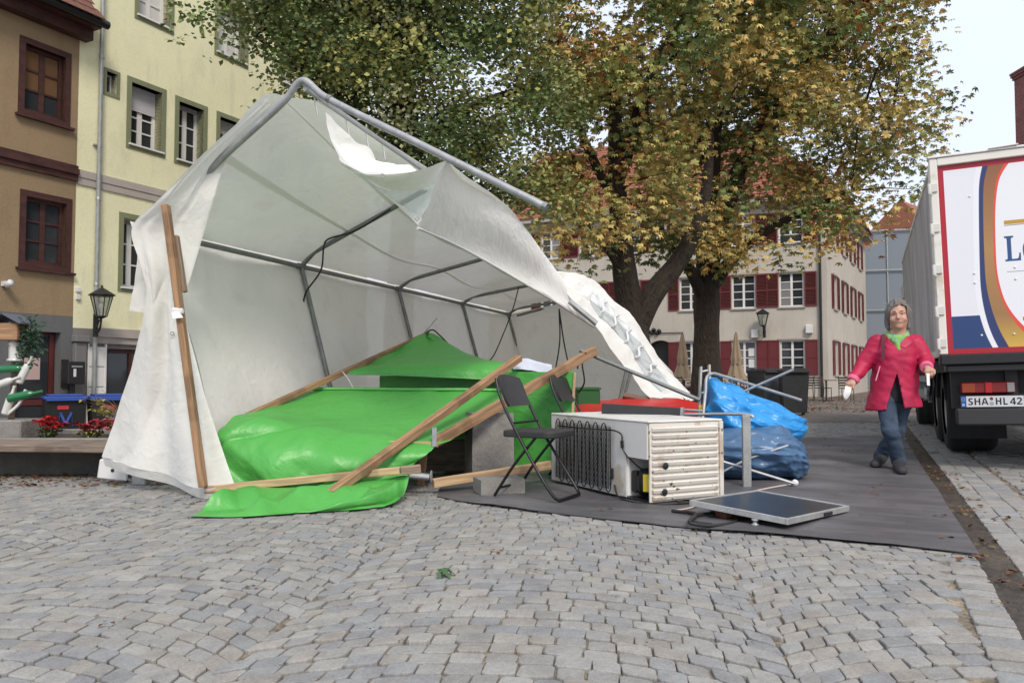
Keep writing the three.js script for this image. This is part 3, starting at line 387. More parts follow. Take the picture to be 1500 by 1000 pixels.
{ // white house with red shutters at the far side of the square
  const oC = [13.3, 0, -33], h = thing('white_house', 'cream rendered corner house with dark red louvred shutters and tiled roof', 'house', oC, 0);
  const a = -0.439, b = 1.03;   // turns of the front and of the side
  const F = new THREE.Group(), put = (name, g, m, turn) => { g.rotateY(turn); return obj(name, g, m, h); };
  const rowsY = [0.93, 3.86, 6.62], hh = [1.5, 1.48, 1.36];
  const fx = [-1.42, -3.42, -5.75, -8.6, -10.6, -12.6], sx = [2.2, 5.0, 7.8, 10.6];
  const fh = [], shs = []; rowsY.forEach((y, r) => fx.forEach((x, i) => { if (r === 0 && i > 2) return; fh.push({ x, y, w: 1.0, h: hh[r], r }); })); rowsY.forEach((y, r) => sx.forEach((x) => shs.push({ x, y, w: 1.0, h: hh[r], r })));
  const frontHoles = [...fh, { x: -7.15, y: 0.02, w: 1.5, h: 1.75, arch: true }];
  put('wall', wallWithHoles(-16, 0, 0, 8.5, frontHoles, 0.35), M.cream, a); put('side_wall', wallWithHoles(0.004, 13, 0, 8.5, shs, 0.35), M.cream, b);
  put('arch_door', box(-7.9, -6.4, 0.02, 2.6, -0.34, -0.3), M.blackPlastic, a);
  for (const w of fh) { const q = makeWindow(h, { x: 0, y: w.y, w: 1.0, h: w.h, cols: 2, rows: 4, mt: 0.035, sill: M.greyTrim, lintel: M.greyTrim, back: 0.1, shutters: [-1, 1], louvre: w.r > 0, turn: a, pane: (c, r) => (hash(Math.round(w.x * 9), w.r, 4) < 0.4 && r < 3 && hash(Math.round(w.x * 7), c, w.r) < 0.7 ? M.curtain2 : M.glass) }); q.position.set(w.x * Math.cos(a), w.y, -w.x * Math.sin(a)); }
  for (const w of shs) { const q = makeWindow(h, { x: 0, y: w.y, w: 1.0, h: w.h, cols: 2, rows: 4, mt: 0.035, sill: M.greyTrim, lintel: M.greyTrim, back: 0.1, shutters: [-1, 1], louvre: w.r > 0, turn: b }); q.position.set(w.x * Math.cos(b), w.y, -w.x * Math.sin(b)); }
  put('downpipe', tube([[-0.25, 8.4, 0.12], [-0.25, 0, 0.12]], 0.055, 8, 1, false), M.iron, a);
  put('eaves', box(-16, 0.3, 8.4, 8.62, 0.003, 0.42), M.greyTrim, a); put('side_eaves', box(0.05, 13, 8.4, 8.62, 0.003, 0.42), M.greyTrim, b);
  // hipped roof over both wings, with rows of tiles
  const e1 = v3([-16, 8.62, 0.5]).applyAxisAngle(new THREE.Vector3(0, 1, 0), a), e3 = v3([13, 8.62, 0.5]).applyAxisAngle(new THREE.Vector3(0, 1, 0), b), e2 = new THREE.Vector3(0.55, 8.62, 0.75), r1 = v3([-15, 13.4, -5]).applyAxisAngle(new THREE.Vector3(0, 1, 0), a), r2 = v3([-4, 13.4, -5]).applyAxisAngle(new THREE.Vector3(0, 1, 0), a), r3 = v3([13, 13.4, -5]).applyAxisAngle(new THREE.Vector3(0, 1, 0), b);
  const courses = (A, B, C, D, n) => { const out = []; for (let i = 0; i < n; i++) { const l = (t, P, Q) => P.clone().lerp(Q, t), t0 = i / n, t1 = (i + 1) / n, p = l(t0, A, D), q = l(t0, B, C), s = l(t1, B, C), u = l(t1, A, D); const P = [p.x, p.y + 0.05, p.z, q.x, q.y + 0.05, q.z, s.x, s.y, s.z, p.x, p.y + 0.05, p.z, s.x, s.y, s.z, u.x, u.y, u.z, p.x, p.y - 0.02, p.z, q.x, q.y - 0.02, q.z, q.x, q.y + 0.05, q.z, p.x, p.y - 0.02, p.z, q.x, q.y + 0.05, q.z, p.x, p.y + 0.05, p.z]; out.push(geoOf(P)); } return merge(out); };
  obj('roof', merge([courses(e1, e2, r2, r1, 26), courses(e2, e3, r3, r2, 26)]), M.tile, h);
  for (const [x, y] of [[-0.72, 2.85], [-2.95, 2.7]]) put('wall_box', box(x - 0.14, x + 0.14, y - 0.16, y + 0.2, 0.003, 0.2, 0.02), M.whitePlastic, a);
  put('notice', box(-3.25, -3.0, 1.25, 1.62, -0.095, -0.09), M.whitePlastic, a); put('notice', box(-3.25, -3.0, 1.75, 2.1, -0.095, -0.09), M.whitePlastic, a);
  put('sign_bracket', merge([tube([[-6.1, 2.85, 0.05], [-7.9, 2.85, 0.05]], 0.02, 6, 1, false), ...[[-7.7, 0.1], [-7.45, 0.16], [-7.2, 0.1], [-7.55, 0.02], [-7.3, 0.0]].map(([x, dy], i) => placed(lathe([[0.001, -0.09], [0.11, -0.05], [0.09, 0.05], [0.001, 0.1]], 7), M4(x, 2.85 + dy, 0.06, i)))]), M.iron, a);
  // small dormer with red shutters on the lower roof
  const c = Math.cos(a), s = Math.sin(a);
  lantern('wall_lantern', 'black lantern on the cream facade above the closed parasols', [oC[0] - 2.55 * c, 2.85, oC[2] + 2.55 * s], a, 1.35);
}
{ // grey glazed building behind
  const t = thing('glazed_building', 'grey modern building with glass panels and metal grid behind the cream house', 'building', [22.6, 0, -47], -0.25);
  obj('core', box(-4, 4, 0, 9.6, -7, -0.1), std({ color: [0.3, 0.32, 0.34], roughness: 0.6 }), t);
  const pm = phys({ color: [0.2, 0.23, 0.26], roughness: 0.15 });
  for (let i = 0; i < 6; i++) for (let k = 0; k < 4; k++) obj('glass_panel', box(-3.95 + i * 1.33, -2.72 + i * 1.33, 0.1 + k * 2.4, 2.4 + k * 2.4, -0.08, 0), pm, t);
  const gb = []; for (let i = 0; i <= 6; i++) gb.push(box(-4.02 + i * 1.33, -3.96 + i * 1.33, 0, 9.7, 0.002, 0.1)); for (let k = 0; k <= 4; k++) gb.push(box(-4.02, 4.02, k * 2.4, 0.08 + k * 2.4, 0.103, 0.16)); obj('mullions', merge(gb), M.zinc, t);
}
{ // brick tower and one more tiled house down the street
  const t = thing('brick_tower', 'red brick tower rising behind the lorry roof', 'tower', [29.3, 0, -40], 0); const tb = tex(512, 2, (u, v) => { const r = Math.floor(v * 26), x = u * 8 + (r % 2) * 0.5, f = v * 26 - r, e = x - Math.floor(x); const m = f < 0.13 || e < 0.05; const q = 0.42 + 0.16 * (hash(Math.floor(x) % 8, r, 2) - 0.5); return m ? [0.5, 0.45, 0.42] : [q, q * 0.5, q * 0.45]; });
  obj('shaft', box(-2, 2, 0, 16.9, -2, 2, 0.02), std({ map: tb, roughness: 0.9 }), t); obj('cornice', merge([box(-2.06, 2.06, 16.903, 17.05, -2.06, 2.06), box(-2.12, 2.12, 17.053, 17.2, -2.12, 2.12)]), std({ map: tb, roughness: 0.9, color: [0.8, 0.7, 0.7] }), t); obj('cap', box(-2.15, 2.15, 17.203, 17.3, -2.15, 2.15), M.tileDark, t);
  const k = thing('tiled_house', 'distant pale house with an orange tiled roof beyond the lorry', 'house', [31, 0, -58], 0.75);
  obj('wall', box(-5, 5, 0, 9, -4, 4), M.cream, k); obj('roof', (() => { const s = new THREE.Shape([[-4.5, 9.003], [4.5, 9.003], [0, 13.2]].map((p) => new THREE.Vector2(...p))); const e = new THREE.ExtrudeGeometry(s, { depth: 10.6, bevelEnabled: false }); e.rotateY(Math.PI / 2); e.translate(-5.3, 0, 0); return boxUV(plain(e)); })(), M.tile, k);
  for (let i = 0; i < 4; i++) makeWindow(k, { x: 5, y: 1.5 + (i % 2) * 3.6, w: 1, h: 1.5, cols: 2, rows: 2, back: -0.07, turn: Math.PI / 2 });
}

// ---------- trees ----------
function leafGeo(kind) {
  const P = [], U = [];
  const blade = (a, L, W, droop, ox = 0, oz = 0) => { const c = Math.cos(a), s = Math.sin(a), p = (l, w, y) => [ox + c * l - s * w, y, oz + s * l + c * w]; const A = p(0.01, 0, 0), T = p(L, 0, -droop), m = p(L * 0.55, 0, droop * 0.25 - 0.006), l = p(L * 0.6, W, 0.004), r = p(L * 0.6, -W, 0.004); for (const [a0, b0, c0] of [[A, m, l], [m, T, l], [A, r, m], [m, r, T]]) { P.push(...a0, ...b0, ...c0); U.push(0, 0, 1, 0, 1, 1); } };
  if (kind === 'chestnut') for (const [a, L] of [[0, 0.16], [0.62, 0.145], [-0.62, 0.145], [1.3, 0.105], [-1.3, 0.105]]) blade(a, L, L * 0.21, 0.05);
  else for (const [a, L, x, z] of [[0, 0.1, 0, 0], [1.9, 0.085, -0.04, 0.05], [-1.7, 0.09, -0.05, -0.04]]) blade(a, L, L * 0.42, 0.02, x, z);
  return geoOf(P, U);
}
const leafMat = std({ color: 0xffffff, roughness: 0.75 });
function makeTree(o) {
  const R = rng(o.seed), t = thing('tree', o.label, 'tree', o.base, 0, o.group), bs = v3(o.base);
  const rough = (g, k) => { const p = g.attributes.position; for (let i = 0; i < p.count; i++) { const x = p.getX(i), y = p.getY(i), z = p.getZ(i), n = fbm3(x * 3, y * 1.1, z * 3) * k; p.setXYZ(i, x + n, y, z + n * 0.6); } g.computeVertexNormals(); return g; };
  part('trunk', rough(tube(o.trunk.p, o.trunk.r, 14, 26), 0.05), M.bark, t);
  const limbPts = []; const addPts = (p) => { const C = new THREE.CatmullRomCurve3(p.map(v3), false, 'centripetal'); for (let i = 4; i <= 24; i++) limbPts.push(C.getPoint(i / 24)); };
  addPts(o.trunk.p.slice(-2).length === 2 && o.trunk.p);
  for (const l of o.limbs) { part('limb', rough(tube(l.p, l.r, 10, 20), 0.03), M.bark, t); addPts(l.p); }
  const clumps = [], vol = o.crown.map((e) => e.r[0] * e.r[1] * e.r[2]), tot = vol.reduce((a, b) => a + b, 0);
  for (let i = 0; i < o.clumps; i++) {
    let k = R() * tot, e = 0; while (k > vol[e] && e < vol.length - 1) k -= vol[e++];
    const E = o.crown[e], th = Math.acos(2 * R() - 1), ph = R() * 6.2832, rr = Math.pow(R(), 0.42);
    const c = new THREE.Vector3(E.c[0] + E.r[0] * rr * Math.sin(th) * Math.cos(ph), E.c[1] + E.r[1] * rr * Math.cos(th), E.c[2] + E.r[2] * rr * Math.sin(th) * Math.sin(ph));
    if (o.keep && !o.keep(c)) continue;
    if (noise3(c.x * 0.8 + o.seed, c.y * 0.8, c.z * 0.8) < (o.gap ?? -0.2)) continue;
    clumps.push({ c, s: 0.6 + 0.75 * R(), tone: R(), E });
  }
  const twigs = [];
  clumps.forEach((q, i) => { if (i % o.twigEvery) return; let best = null, bd = 1e9; for (const p of limbPts) { const d = p.distanceTo(q.c) + Math.max(0, p.y - q.c.y) * 0.7; if (d < bd) { bd = d; best = p; } } if (bd > 4.5) return; const m = best.clone().lerp(q.c, 0.5); m.y += 0.15 * bd * (R() - 0.3); m.x += 0.12 * bd * (R() - 0.5); twigs.push(tube([best.toArray(), m.toArray(), q.c.toArray()], [0.012 + 0.011 * bd, 0.01 + 0.005 * bd, 0.006], 5, 6)); });
  if (twigs.length) part('branches', merge(twigs), M.bark, t);
  const n = clumps.reduce((a, q) => a + Math.round(o.leaves * q.s), 0), im = new THREE.InstancedMesh(leafGeo(o.kind), leafMat, n); im.name = 'crown'; im.castShadow = im.receiveShadow = true; im.userData.kind = 'stuff';
  let j = 0; const mt = new THREE.Matrix4(), qt = new THREE.Quaternion(), eu = new THREE.Euler(), ps = new THREE.Vector3(), sc = new THREE.Vector3(), col = new THREE.Color();
  const gauss = () => (R() + R() + R() - 1.5) * 1.15;
  for (const q of clumps) {
    const m = Math.round(o.leaves * q.s), rad = o.rad * (0.8 + 0.5 * q.s);
    for (let i = 0; i < m; i++, j++) {
      ps.set(q.c.x + gauss() * rad - bs.x, q.c.y + gauss() * rad * 0.72 - bs.y, q.c.z + gauss() * rad - bs.z);
      eu.set((R() - 0.5) * 1.7, R() * 6.28, (R() - 0.5) * 1.7); qt.setFromEuler(eu); const s = (0.7 + 0.6 * R()) * (o.size || 1); sc.set(s, s, s); mt.compose(ps, qt, sc); im.setMatrixAt(j, mt);
      const c = o.tone(q, R); col.setRGB(c[0], c[1], c[2]); im.setColorAt(j, col);
    }
  }
  t.add(im); return n;
}
const pal = { rust: [0.30, 0.13, 0.035], ochre: [0.36, 0.25, 0.07], gold: [0.41, 0.32, 0.11], olive: [0.22, 0.215, 0.062], green: [0.115, 0.16, 0.047], deep: [0.08, 0.115, 0.038], pale: [0.28, 0.29, 0.16] };
const pick = (R, list) => { let k = R(); for (const [n, w] of list) { if ((k -= w) < 0) { const c = pal[n], j = 0.95 + 0.6 * R(); return [c[0] * j, c[1] * j, c[2] * j]; } } return pal.olive; };
const blend = (q, R, list, keep) => { q.base ??= pick(R, list); if (R() > keep) return pick(R, list); const j = 0.8 + 0.4 * R(), b = q.base; return [b[0] * j, b[1] * j, b[2] * j]; };
const tones = { warm: (q, R) => blend(q, R, q.tone < 0.4 ? [['ochre', 0.42], ['gold', 0.34], ['rust', 0.08], ['olive', 0.16]] : q.tone < 0.7 ? [['olive', 0.5], ['gold', 0.2], ['green', 0.22], ['rust', 0.08]] : [['green', 0.55], ['olive', 0.35], ['deep', 0.06], ['rust', 0.04]], 0.62),
  green: (q, R) => blend(q, R, q.tone < 0.25 ? [['olive', 0.6], ['pale', 0.2], ['green', 0.2]] : [['green', 0.5], ['deep', 0.3], ['olive', 0.2]], 0.75) };
let leafTotal = 0;
leafTotal += makeTree({ seed: 5, kind: 'linden', label: 'olive green lime tree behind the tent, reaching in front of the yellow house', group: 'trees on the square', base: [-1.95, -0.05, -13.6], gap: -0.12, clumps: 520, leaves: 70, rad: 0.4, twigEvery: 6, tone: tones.green, size: 1.0,
  trunk: { p: [[-1.95, -0.1, -13.6], [-1.95, 1.8, -13.6], [-1.9, 4, -13.65], [-1.92, 6, -13.6], [-1.8, 8.6, -13.5]], r: [0.33, 0.25, 0.22, 0.19, 0.1] },
  limbs: [{ p: [[-1.9, 3.9, -13.6], [-2.9, 5.4, -13.2], [-4.3, 6.6, -12.9]], r: [0.12, 0.08, 0.03] }, { p: [[-1.9, 4.6, -13.6], [-0.8, 5.6, -13.7], [0.5, 6.2, -14]], r: [0.11, 0.08, 0.03] }, { p: [[-1.9, 3.4, -13.6], [-1, 4.1, -14], [0.1, 4.3, -14.5]], r: [0.09, 0.06, 0.02] }, { p: [[-1.9, 5.6, -13.6], [-2.6, 7.6, -13], [-3.4, 9, -12.6]], r: [0.1, 0.07, 0.03] }],
  crown: [{ c: [-3.132,6.694,-13.1], r: [1.7, 1.6, 1.8] }, { c: [-1.322,6.181,-13.6], r: [2.0, 2.1, 2] }, { c: [0.25,5.398,-14.2], r: [1.35, 1.7, 1.5] }, { c: [-2.2, 8.7, -13.5], r: [3.5, 2.2, 2.9] }, { c: [-4.286,6.677,-12.8], r: [0.75, 0.8, 1] }, { c: [-3.834,5.341,-12.6], r: [0.55, 0.35, 0.5] }, { c: [-0.769,4.486,-14.6], r: [1.2, 1.1, 1] }, { c: [-2.341,5.085,-14], r: [1.1, 0.9, 1] }, { c: [0.773,6.046,-14.6], r: [0.9, 1.3, 1] }, { c: [-1.374,4.892,-14.2], r: [1.2, 0.9, 0.9] }],
  keep: (c) => !(c.y < 3.4 && c.z > -14.2) && !(c.x < -4.55 - (c.z + 13) * 0.3) });
leafTotal += makeTree({ seed: 8, kind: 'chestnut', label: 'chestnut tree with a low forked trunk and golden brown leaves behind the tent', group: 'trees on the square', base: [2.85, 0, -17.6], clumps: 450, leaves: 62, rad: 0.46, twigEvery: 4, tone: tones.warm, size: 0.8,
  trunk: { p: [[2.85, -0.1, -17.6], [2.8, 1.2, -17.6], [2.66, 2.4, -17.55], [2.5, 3.6, -17.5], [2.36, 5.1, -17.5], [2.3, 7.2, -17.4]], r: [0.47, 0.36, 0.31, 0.26, 0.2, 0.13] },
  limbs: [{ p: [[2.75, 1.9, -17.6], [3.15, 2.7, -17.6], [3.85, 3.6, -17.7], [4.4, 4.9, -17.8], [4.6, 6.5, -17.9]], r: [0.3, 0.27, 0.22, 0.14, 0.08] }, { p: [[2.36, 5.2, -17.5], [3.0, 7.2, -17.3], [3.4, 8.1, -17], [4.1, 9.2, -17]], r: [0.16, 0.15, 0.13, 0.06] }, { p: [[2.4, 4.6, -17.5], [1.6, 6.2, -17.3], [0.9, 7.8, -17]], r: [0.12, 0.09, 0.04] }, { p: [[2.6, 3, -17.5], [1.9, 3.9, -17], [1.4, 4.4, -16.7]], r: [0.08, 0.05, 0.02] }],
  crown: [{ c: [2.009,7.539,-17.5], r: [2.3, 2.6, 2.6] }, { c: [3.161,8.419,-17], r: [2.5, 2.3, 2.6] }, { c: [1.489,4.098,-17], r: [1.3, 1.0, 1.4] }, { c: [3.274,11.181,-17.5], r: [4, 3, 3.4] }, { c: [2.688,5.226,-17], r: [1.6, 1.4, 1.5] }, { c: [0.769,5.509,-17.5], r: [1.1, 1.2, 1.2] }, { c: [1.598,3.803,-16.6], r: [1.2, 0.7, 1] }, { c: [0.745,4.173,-17], r: [0.8, 0.7, 0.9] }, { c: [2.088,4.849,-17], r: [1.4, 0.9, 1] }, { c: [3.262,4.69,-17.3], r: [1.2, 0.9, 1] }] });
leafTotal += makeTree({ seed: 14, kind: 'chestnut', label: 'broad chestnut tree turning brown in front of the cream house', group: 'trees on the square', base: [4.96, 0, -20], clumps: 680, leaves: 64, rad: 0.46, twigEvery: 5, tone: tones.warm, size: 0.82,
  trunk: { p: [[4.96, -0.1, -20], [4.95, 1.2, -20], [4.98, 2.5, -20], [5.0, 3.6, -20], [5.1, 5.2, -20], [5.3, 7.5, -20]], r: [0.46, 0.36, 0.33, 0.31, 0.24, 0.12] },
  limbs: [{ p: [[4.97, 3.2, -20], [5.25, 4.6, -19.8], [5.75, 6, -19.7], [6.65, 7.5, -19.6], [7.5, 8.9, -19.6], [9.2, 10.6, -19.6]], r: [0.25, 0.26, 0.24, 0.21, 0.15, 0.06] }, { p: [[4.97, 2.7, -20], [4.4, 3.7, -19.6], [3.6, 4.6, -19.3], [2.6, 5.4, -19]], r: [0.18, 0.14, 0.09, 0.03] }, { p: [[5, 3, -20], [5.8, 4.1, -19.6], [6.9, 4.8, -19.3], [8.3, 5.4, -19]], r: [0.18, 0.14, 0.1, 0.04] }, { p: [[6.6, 7.4, -19.6], [8, 7.7, -19.4], [9.6, 7.4, -19.2]], r: [0.11, 0.07, 0.03] }, { p: [[5.2, 6, -20], [4.4, 8, -19.6], [3.9, 9.8, -19.3]], r: [0.14, 0.1, 0.04] }],
  crown: [{ c: [6.704,7.95,-20], r: [3.7, 3.0, 3.4] }, { c: [8.369,6.934,-19.6], r: [2.3, 2.4, 2.4] }, { c: [4.328,4.558,-19], r: [1.9, 1.3, 1.8] }, { c: [7.478,12.284,-20], r: [4.4, 3.4, 4] }, { c: [5.208,3.989,-18.6], r: [1.2, 1.0, 1.2] }, { c: [7.157,4.558,-19], r: [1.7, 1.1, 1.5] }, { c: [9.299,8.298,-19.5], r: [1.4, 2.6, 1.6] }, { c: [8.802,5.128,-19.3], r: [1.0, 0.9, 1.0] }, { c: [5.004,5.482,-19], r: [1.5, 1.1, 1.1] }, { c: [6.334,5.23,-19], r: [1.5, 1.0, 1.1] }] });
console.log('leaves', leafTotal);
{ // fallen leaves along the gutter, under the trees and by the bench
  const R = rng(77), g = leafGeo('linden'), spots = [], cols = [];
  const add = (x, y, z, s) => { spots.push([x, y, z, s]); const c = pick(R, [['rust', 0.5], ['ochre', 0.3], ['olive', 0.2]]); cols.push([c[0] * 0.36, c[1] * 0.28, c[2] * 0.3]); };
  for (let i = 0; i < 150; i++) { const s = -1 + 15 * R(), d = (R() + R() - 1) * 0.22 - 0.06; if (noise3(s * 1.3, 3, 5) < -0.05 && R() < 0.8) continue; add(gut0[0] + gutT[0] * s + gutN[0] * d, 0.006 + 0.012 * R(), gut0[1] + gutT[1] * s + gutN[1] * d, 0.25 + 0.35 * R()); }
  for (let i = 0; i < 1500; i++) { const d = 19 + 14 * Math.pow(R(), 0.9), x = 0.1 * d + R() * (0.46 * d); add(x, 0.008 + 0.01 * R(), -d, 0.6 + 0.7 * R()); }
  for (let i = 0; i < 420; i++) { const x = -5.2 + 3.2 * R(), z = -6.4 - 1.3 * R(); add(x, 0.008 + 0.008 * R(), z, 0.25 + 0.45 * R()); }
  for (let i = 0; i < 46; i++) { const x = 0.4 + 4.6 * R(), z = -4.6 - 7 * R(); if (inMat(x, z) > 0.05) add(x, 0.026, z, 0.2 + 0.3 * R()); }
  for (let i = 0; i < 30; i++) { const d = 2.6 + 4 * R(), x = (R() * 2 - 1) * 0.6 * d; if (inMat(x, -d) < 0) add(x, 0.012, -d, 0.12 + 0.22 * R()); }
  const im = new THREE.InstancedMesh(g, leafMat, spots.length), m = new THREE.Matrix4(), q = new THREE.Quaternion(), e = new THREE.Euler();
  spots.forEach((p, i) => { e.set((R() - 0.5) * 0.5, R() * 6.3, (R() - 0.5) * 0.5); q.setFromEuler(e); m.compose(new THREE.Vector3(p[0], p[1], p[2]), q, new THREE.Vector3(p[3], p[3], p[3])); im.setMatrixAt(i, m); im.setColorAt(i, new THREE.Color().setRGB(...cols[i])); });
  im.name = 'fallen_leaves'; im.userData = { kind: 'stuff', label: 'brown fallen leaves scattered along the gutter and under the trees', category: 'leaves' }; scene.add(im);
}

// ---------- the wrecked marquee ----------
const tA = [0.318, 0, -0.948], tN = [0.948, 0, 0.318], E0 = [-2.92, 2.04, -6.05];
const add3 = (p, a, k, b, l, y = 0) => [p[0] + a[0] * k + b[0] * l, p[1] + y, p[2] + a[2] * k + b[2] * l];
const eave = [0, 1, 2, 3, 4].map((i) => add3(E0, tA, 2.24 * i, tN, 0));
const slope = [32.7, 26, 15, 11.5, 10].map((a) => a * Math.PI / 180), raf = 1.76;
const ridge = eave.map((e, i) => add3(e, tN, raf * Math.cos(slope[i]), tN, 0, raf * Math.sin(slope[i])));
const foot = eave.map((e, i) => add3(e, tN, i ? 0.58 : 0.62, tA, i ? 0 : 0.25, -e[1] + 0.02));
const lp = (a, b, t) => [mix(a[0], b[0], t), mix(a[1], b[1], t), mix(a[2], b[2], t)];
const tent = thing('marquee', 'collapsed white party tent with bent metal frame lying open on the cobbles', 'tent', [-1.2, 0, -8.5]);
const sagN = (k, f) => (u, v, p) => k * fbm3(p[0] * f, p[1] * f, p[2] * f);
{
  const peak = ridge[0], tip = [0.225,1.982,-5.02], S = [-0.436,2.344,-5.22];
  // frames
  part('gable_frame', tube([foot[0], add3(lp(foot[0], eave[0], 0.5), tN, 0.06, tA, 0.1), add3(eave[0], tN, 0.1, tA, 0.1, -0.02), add3(lp(eave[0], peak, 0.12), tN, 0.08, tA, 0.08), add3(lp(eave[0], peak, 0.5), tN, 0.02, tA, 0.02), lp(eave[0], peak, 0.9), [peak[0], peak[1] + 0.035, peak[2]], lp(peak, tip, 0.1), lp(peak, tip, 0.5), tip], 0.026, 10, 90), M.steel, tent);
  part('pipe_coupler', merge([tube([lp(peak, tip, 0.115), lp(peak, tip, 0.13)], 0.03, 10, 1, false), tube([lp(peak, tip, 0.985), tip], 0.031, 10, 1, false)]), M.galv, tent);
  for (let i = 1; i < 5; i++) {
    const e = eave[i], k = lp(e, ridge[i], 0.1); k[1] += 0.07;
    part('leg', tube([foot[i], e], 0.025, 9, 1, false), M.galv, tent);
    part('rafter', tube([e, k, ridge[i]], 0.025, 9, 2, false), M.galv, tent);
    part('frame_joint', tube([add3(e, tA, 0.06, tN, 0), add3(e, tA, -0.06, tN, 0)], 0.033, 9, 1, false), M.galv, tent);
  }
  part('eaves_pipe', tube([add3(eave[0], tA, 0, tN, 0.02), ...eave.slice(1)], 0.025, 9, 4, false), M.galv, tent);
  part('ridge_pipe', tube([[peak[0] + 0.02, peak[1] - 0.02, peak[2]], ridge[1]], 0.02, 9, 1, false), M.steel, tent);
  part('ridge_pipe', tube([ridge[1], ridge[2], ridge[3], ridge[4]], 0.02, 9, 3, false), M.galv, tent);
  // left wall, from the eaves to the ground
  const off = (p, k, y = 0) => add3(p, tN, -k, tN, 0, y);
  const wallRows = [-0.03, 0.33, 0.66, 1].map((t) => { const r = []; for (let i = 0; i < 5; i++) { r.push(off(lp(eave[i], foot[i], t), 0.035)); if (i < 4) { const m = lp(lp(eave[i], eave[i + 1], 0.5), lp(foot[i], foot[i + 1], 0.5), t); r.push(off(m, 0.035 + 0.09 * Math.sin(Math.PI * clamp(t * 0.9 + 0.1)))); } } return r; });
  part('side_wall', sheet(wallRows, 120, 26, (u, v, p) => 0.014 * fbm3(p[0] * 2, p[1] * 1.2, p[2] * 2) + 0.010 * fbm3(p[0] * 5 + p[2] * 5, p[1] * 1.4, 3)), M.pvc, tent);
  // left roof slope: over the rafters, the front edge tied below the peak
  const front = [eave[0], lp(eave[0], peak, 0.35), [-1.887,2.916,-5.72], [-1.646,2.939,-5.74], [-1.422,2.915,-5.76]];
  const upP = (p, y) => [p[0], p[1] + y, p[2]];
  const roofRows = [front.map((p) => upP(p, 0.02))];
  const mid01 = [0, 1, 2, 3, 4].map((k) => upP(lp(front[k], lp(eave[1], ridge[1], k / 4), 0.5), 0.045));
  roofRows.push(mid01); for (let i = 1; i < 5; i++) { roofRows.push([0, 0.25, 0.5, 0.75, 1].map((t) => upP(lp(eave[i], ridge[i], t), 0.045 + 0.05 * Math.sin(Math.PI * t) * (t < 0.3 ? 1.3 : 0.8)))); if (i < 4) roofRows.push([0, 0.25, 0.5, 0.75, 1].map((t) => upP(lp(lp(eave[i], eave[i + 1], 0.5), lp(ridge[i], ridge[i + 1], 0.5), t), 0.05 - 0.05 * Math.sin(Math.PI * t)))); }
  part('roof_sheet', sheet(roofRows, 40, 120, sagN(0.012, 1.4)), M.pvc, tent);
  const seam = (rows, u, w) => { const L = []; for (let j = 0; j <= 40; j++) { const p = crv(rows.map((r) => crv(r, u)), j / 40), q = crv(rows.map((r) => crv(r, u + w)), j / 40); L.push([[p[0], p[1] - 0.012, p[2] + 0.012, 0, j * 0.05], [q[0], q[1] - 0.012, q[2] + 0.012, w, j * 0.05]]); } return gridGeo(L); };
  for (const u of [0.33, 0.66]) part('welded_seam', seam(roofRows, u, 0.02), M.pvc, tent);
  // strip hanging from the ridge pipe, tied with cords
  const onR = (t, y = 0) => upP(lp(peak, ridge[1], t), y - 0.05);
  part('hanging_strip', sheet([[[-1.416,2.897,-5.86], onR(0.3, -0.1), onR(0.42, -0.08), onR(0.5, -0.2), onR(0.6, -0.12), onR(0.75, -0.17), onR(0.9, -0.1)], [[-1.374,2.711,-5.8], [-1.336,2.667,-6], [-1.234,2.642,-6.1], [-1.117,2.615,-6.2], [-0.992,2.588,-6.2], [-0.914,2.598,-6.3], [-0.857,2.652,-6.5]], [[-1.272,2.478,-5.72], [-1.192,2.411,-5.7], [-1.092,2.363,-5.65], [-0.984,2.33,-5.6], [-0.853,2.322,-5.55], [-0.749,2.329,-5.5], [-0.662,2.338,-5.46]]], 56, 28, (u, v, p) => 0.03 * fbm3(p[0] * 7, p[1] * 4, p[2] * 3)), M.pvc, tent);
  for (const t of [0.06, 0.25, 0.38, 0.5, 0.72]) part('tie_cord', tube([onR(t, 0.06), onR(t + 0.01, 0.0), onR(t + 0.025, -0.09)], 0.006, 5, 6), M.whitePlastic, tent);
  // strip under the front edge with a clear window in it
  const H0 = [[-1.272,2.472,-5.72], [-1.092,2.363,-5.65], [-0.912,2.315,-5.52], [-0.659,2.312,-5.36], S], H1 = [[-1.28,2.484,-5.8], [-1.111,2.386,-5.8], [-0.944,2.274,-5.72], [-0.708,2.231,-5.6], [-0.491,2.235,-5.32]], H2 = [[-1.279,2.479,-5.82], [-1.117,2.376,-5.86], [-0.965,2.259,-5.85], [-0.814,2.129,-5.8], [-0.666,1.964,-5.55]];
  const H15 = H1.map((p, i) => lp(p, H2[i], 0.82));
  part('front_valance', sheet([H0, H1], 40, 10, sagN(0.012, 4)), M.pvc, tent); part('window_film', sheet([H1, H15], 30, 8, sagN(0.02, 6)), M.film, tent); part('valance_hem', sheet([H15, H2], 30, 3), M.pvc, tent);
  // right roof slope, slack, from the ridge to the lost eaves
  const Kp = [S, [-0.261,2.351,-5.95], [0.061,2.293,-6.95], [0.273,2.189,-7.8], [0.5,2.068,-8.8], [1.037,1.569,-9.6]], Lp = [[-0.667,1.953,-5.52], [-0.479,1.93,-5.95], [-0.282,1.892,-6.45], [0.064,1.798,-7.3], [0.444,1.686,-8.2], [0.993,1.495,-9.5]];
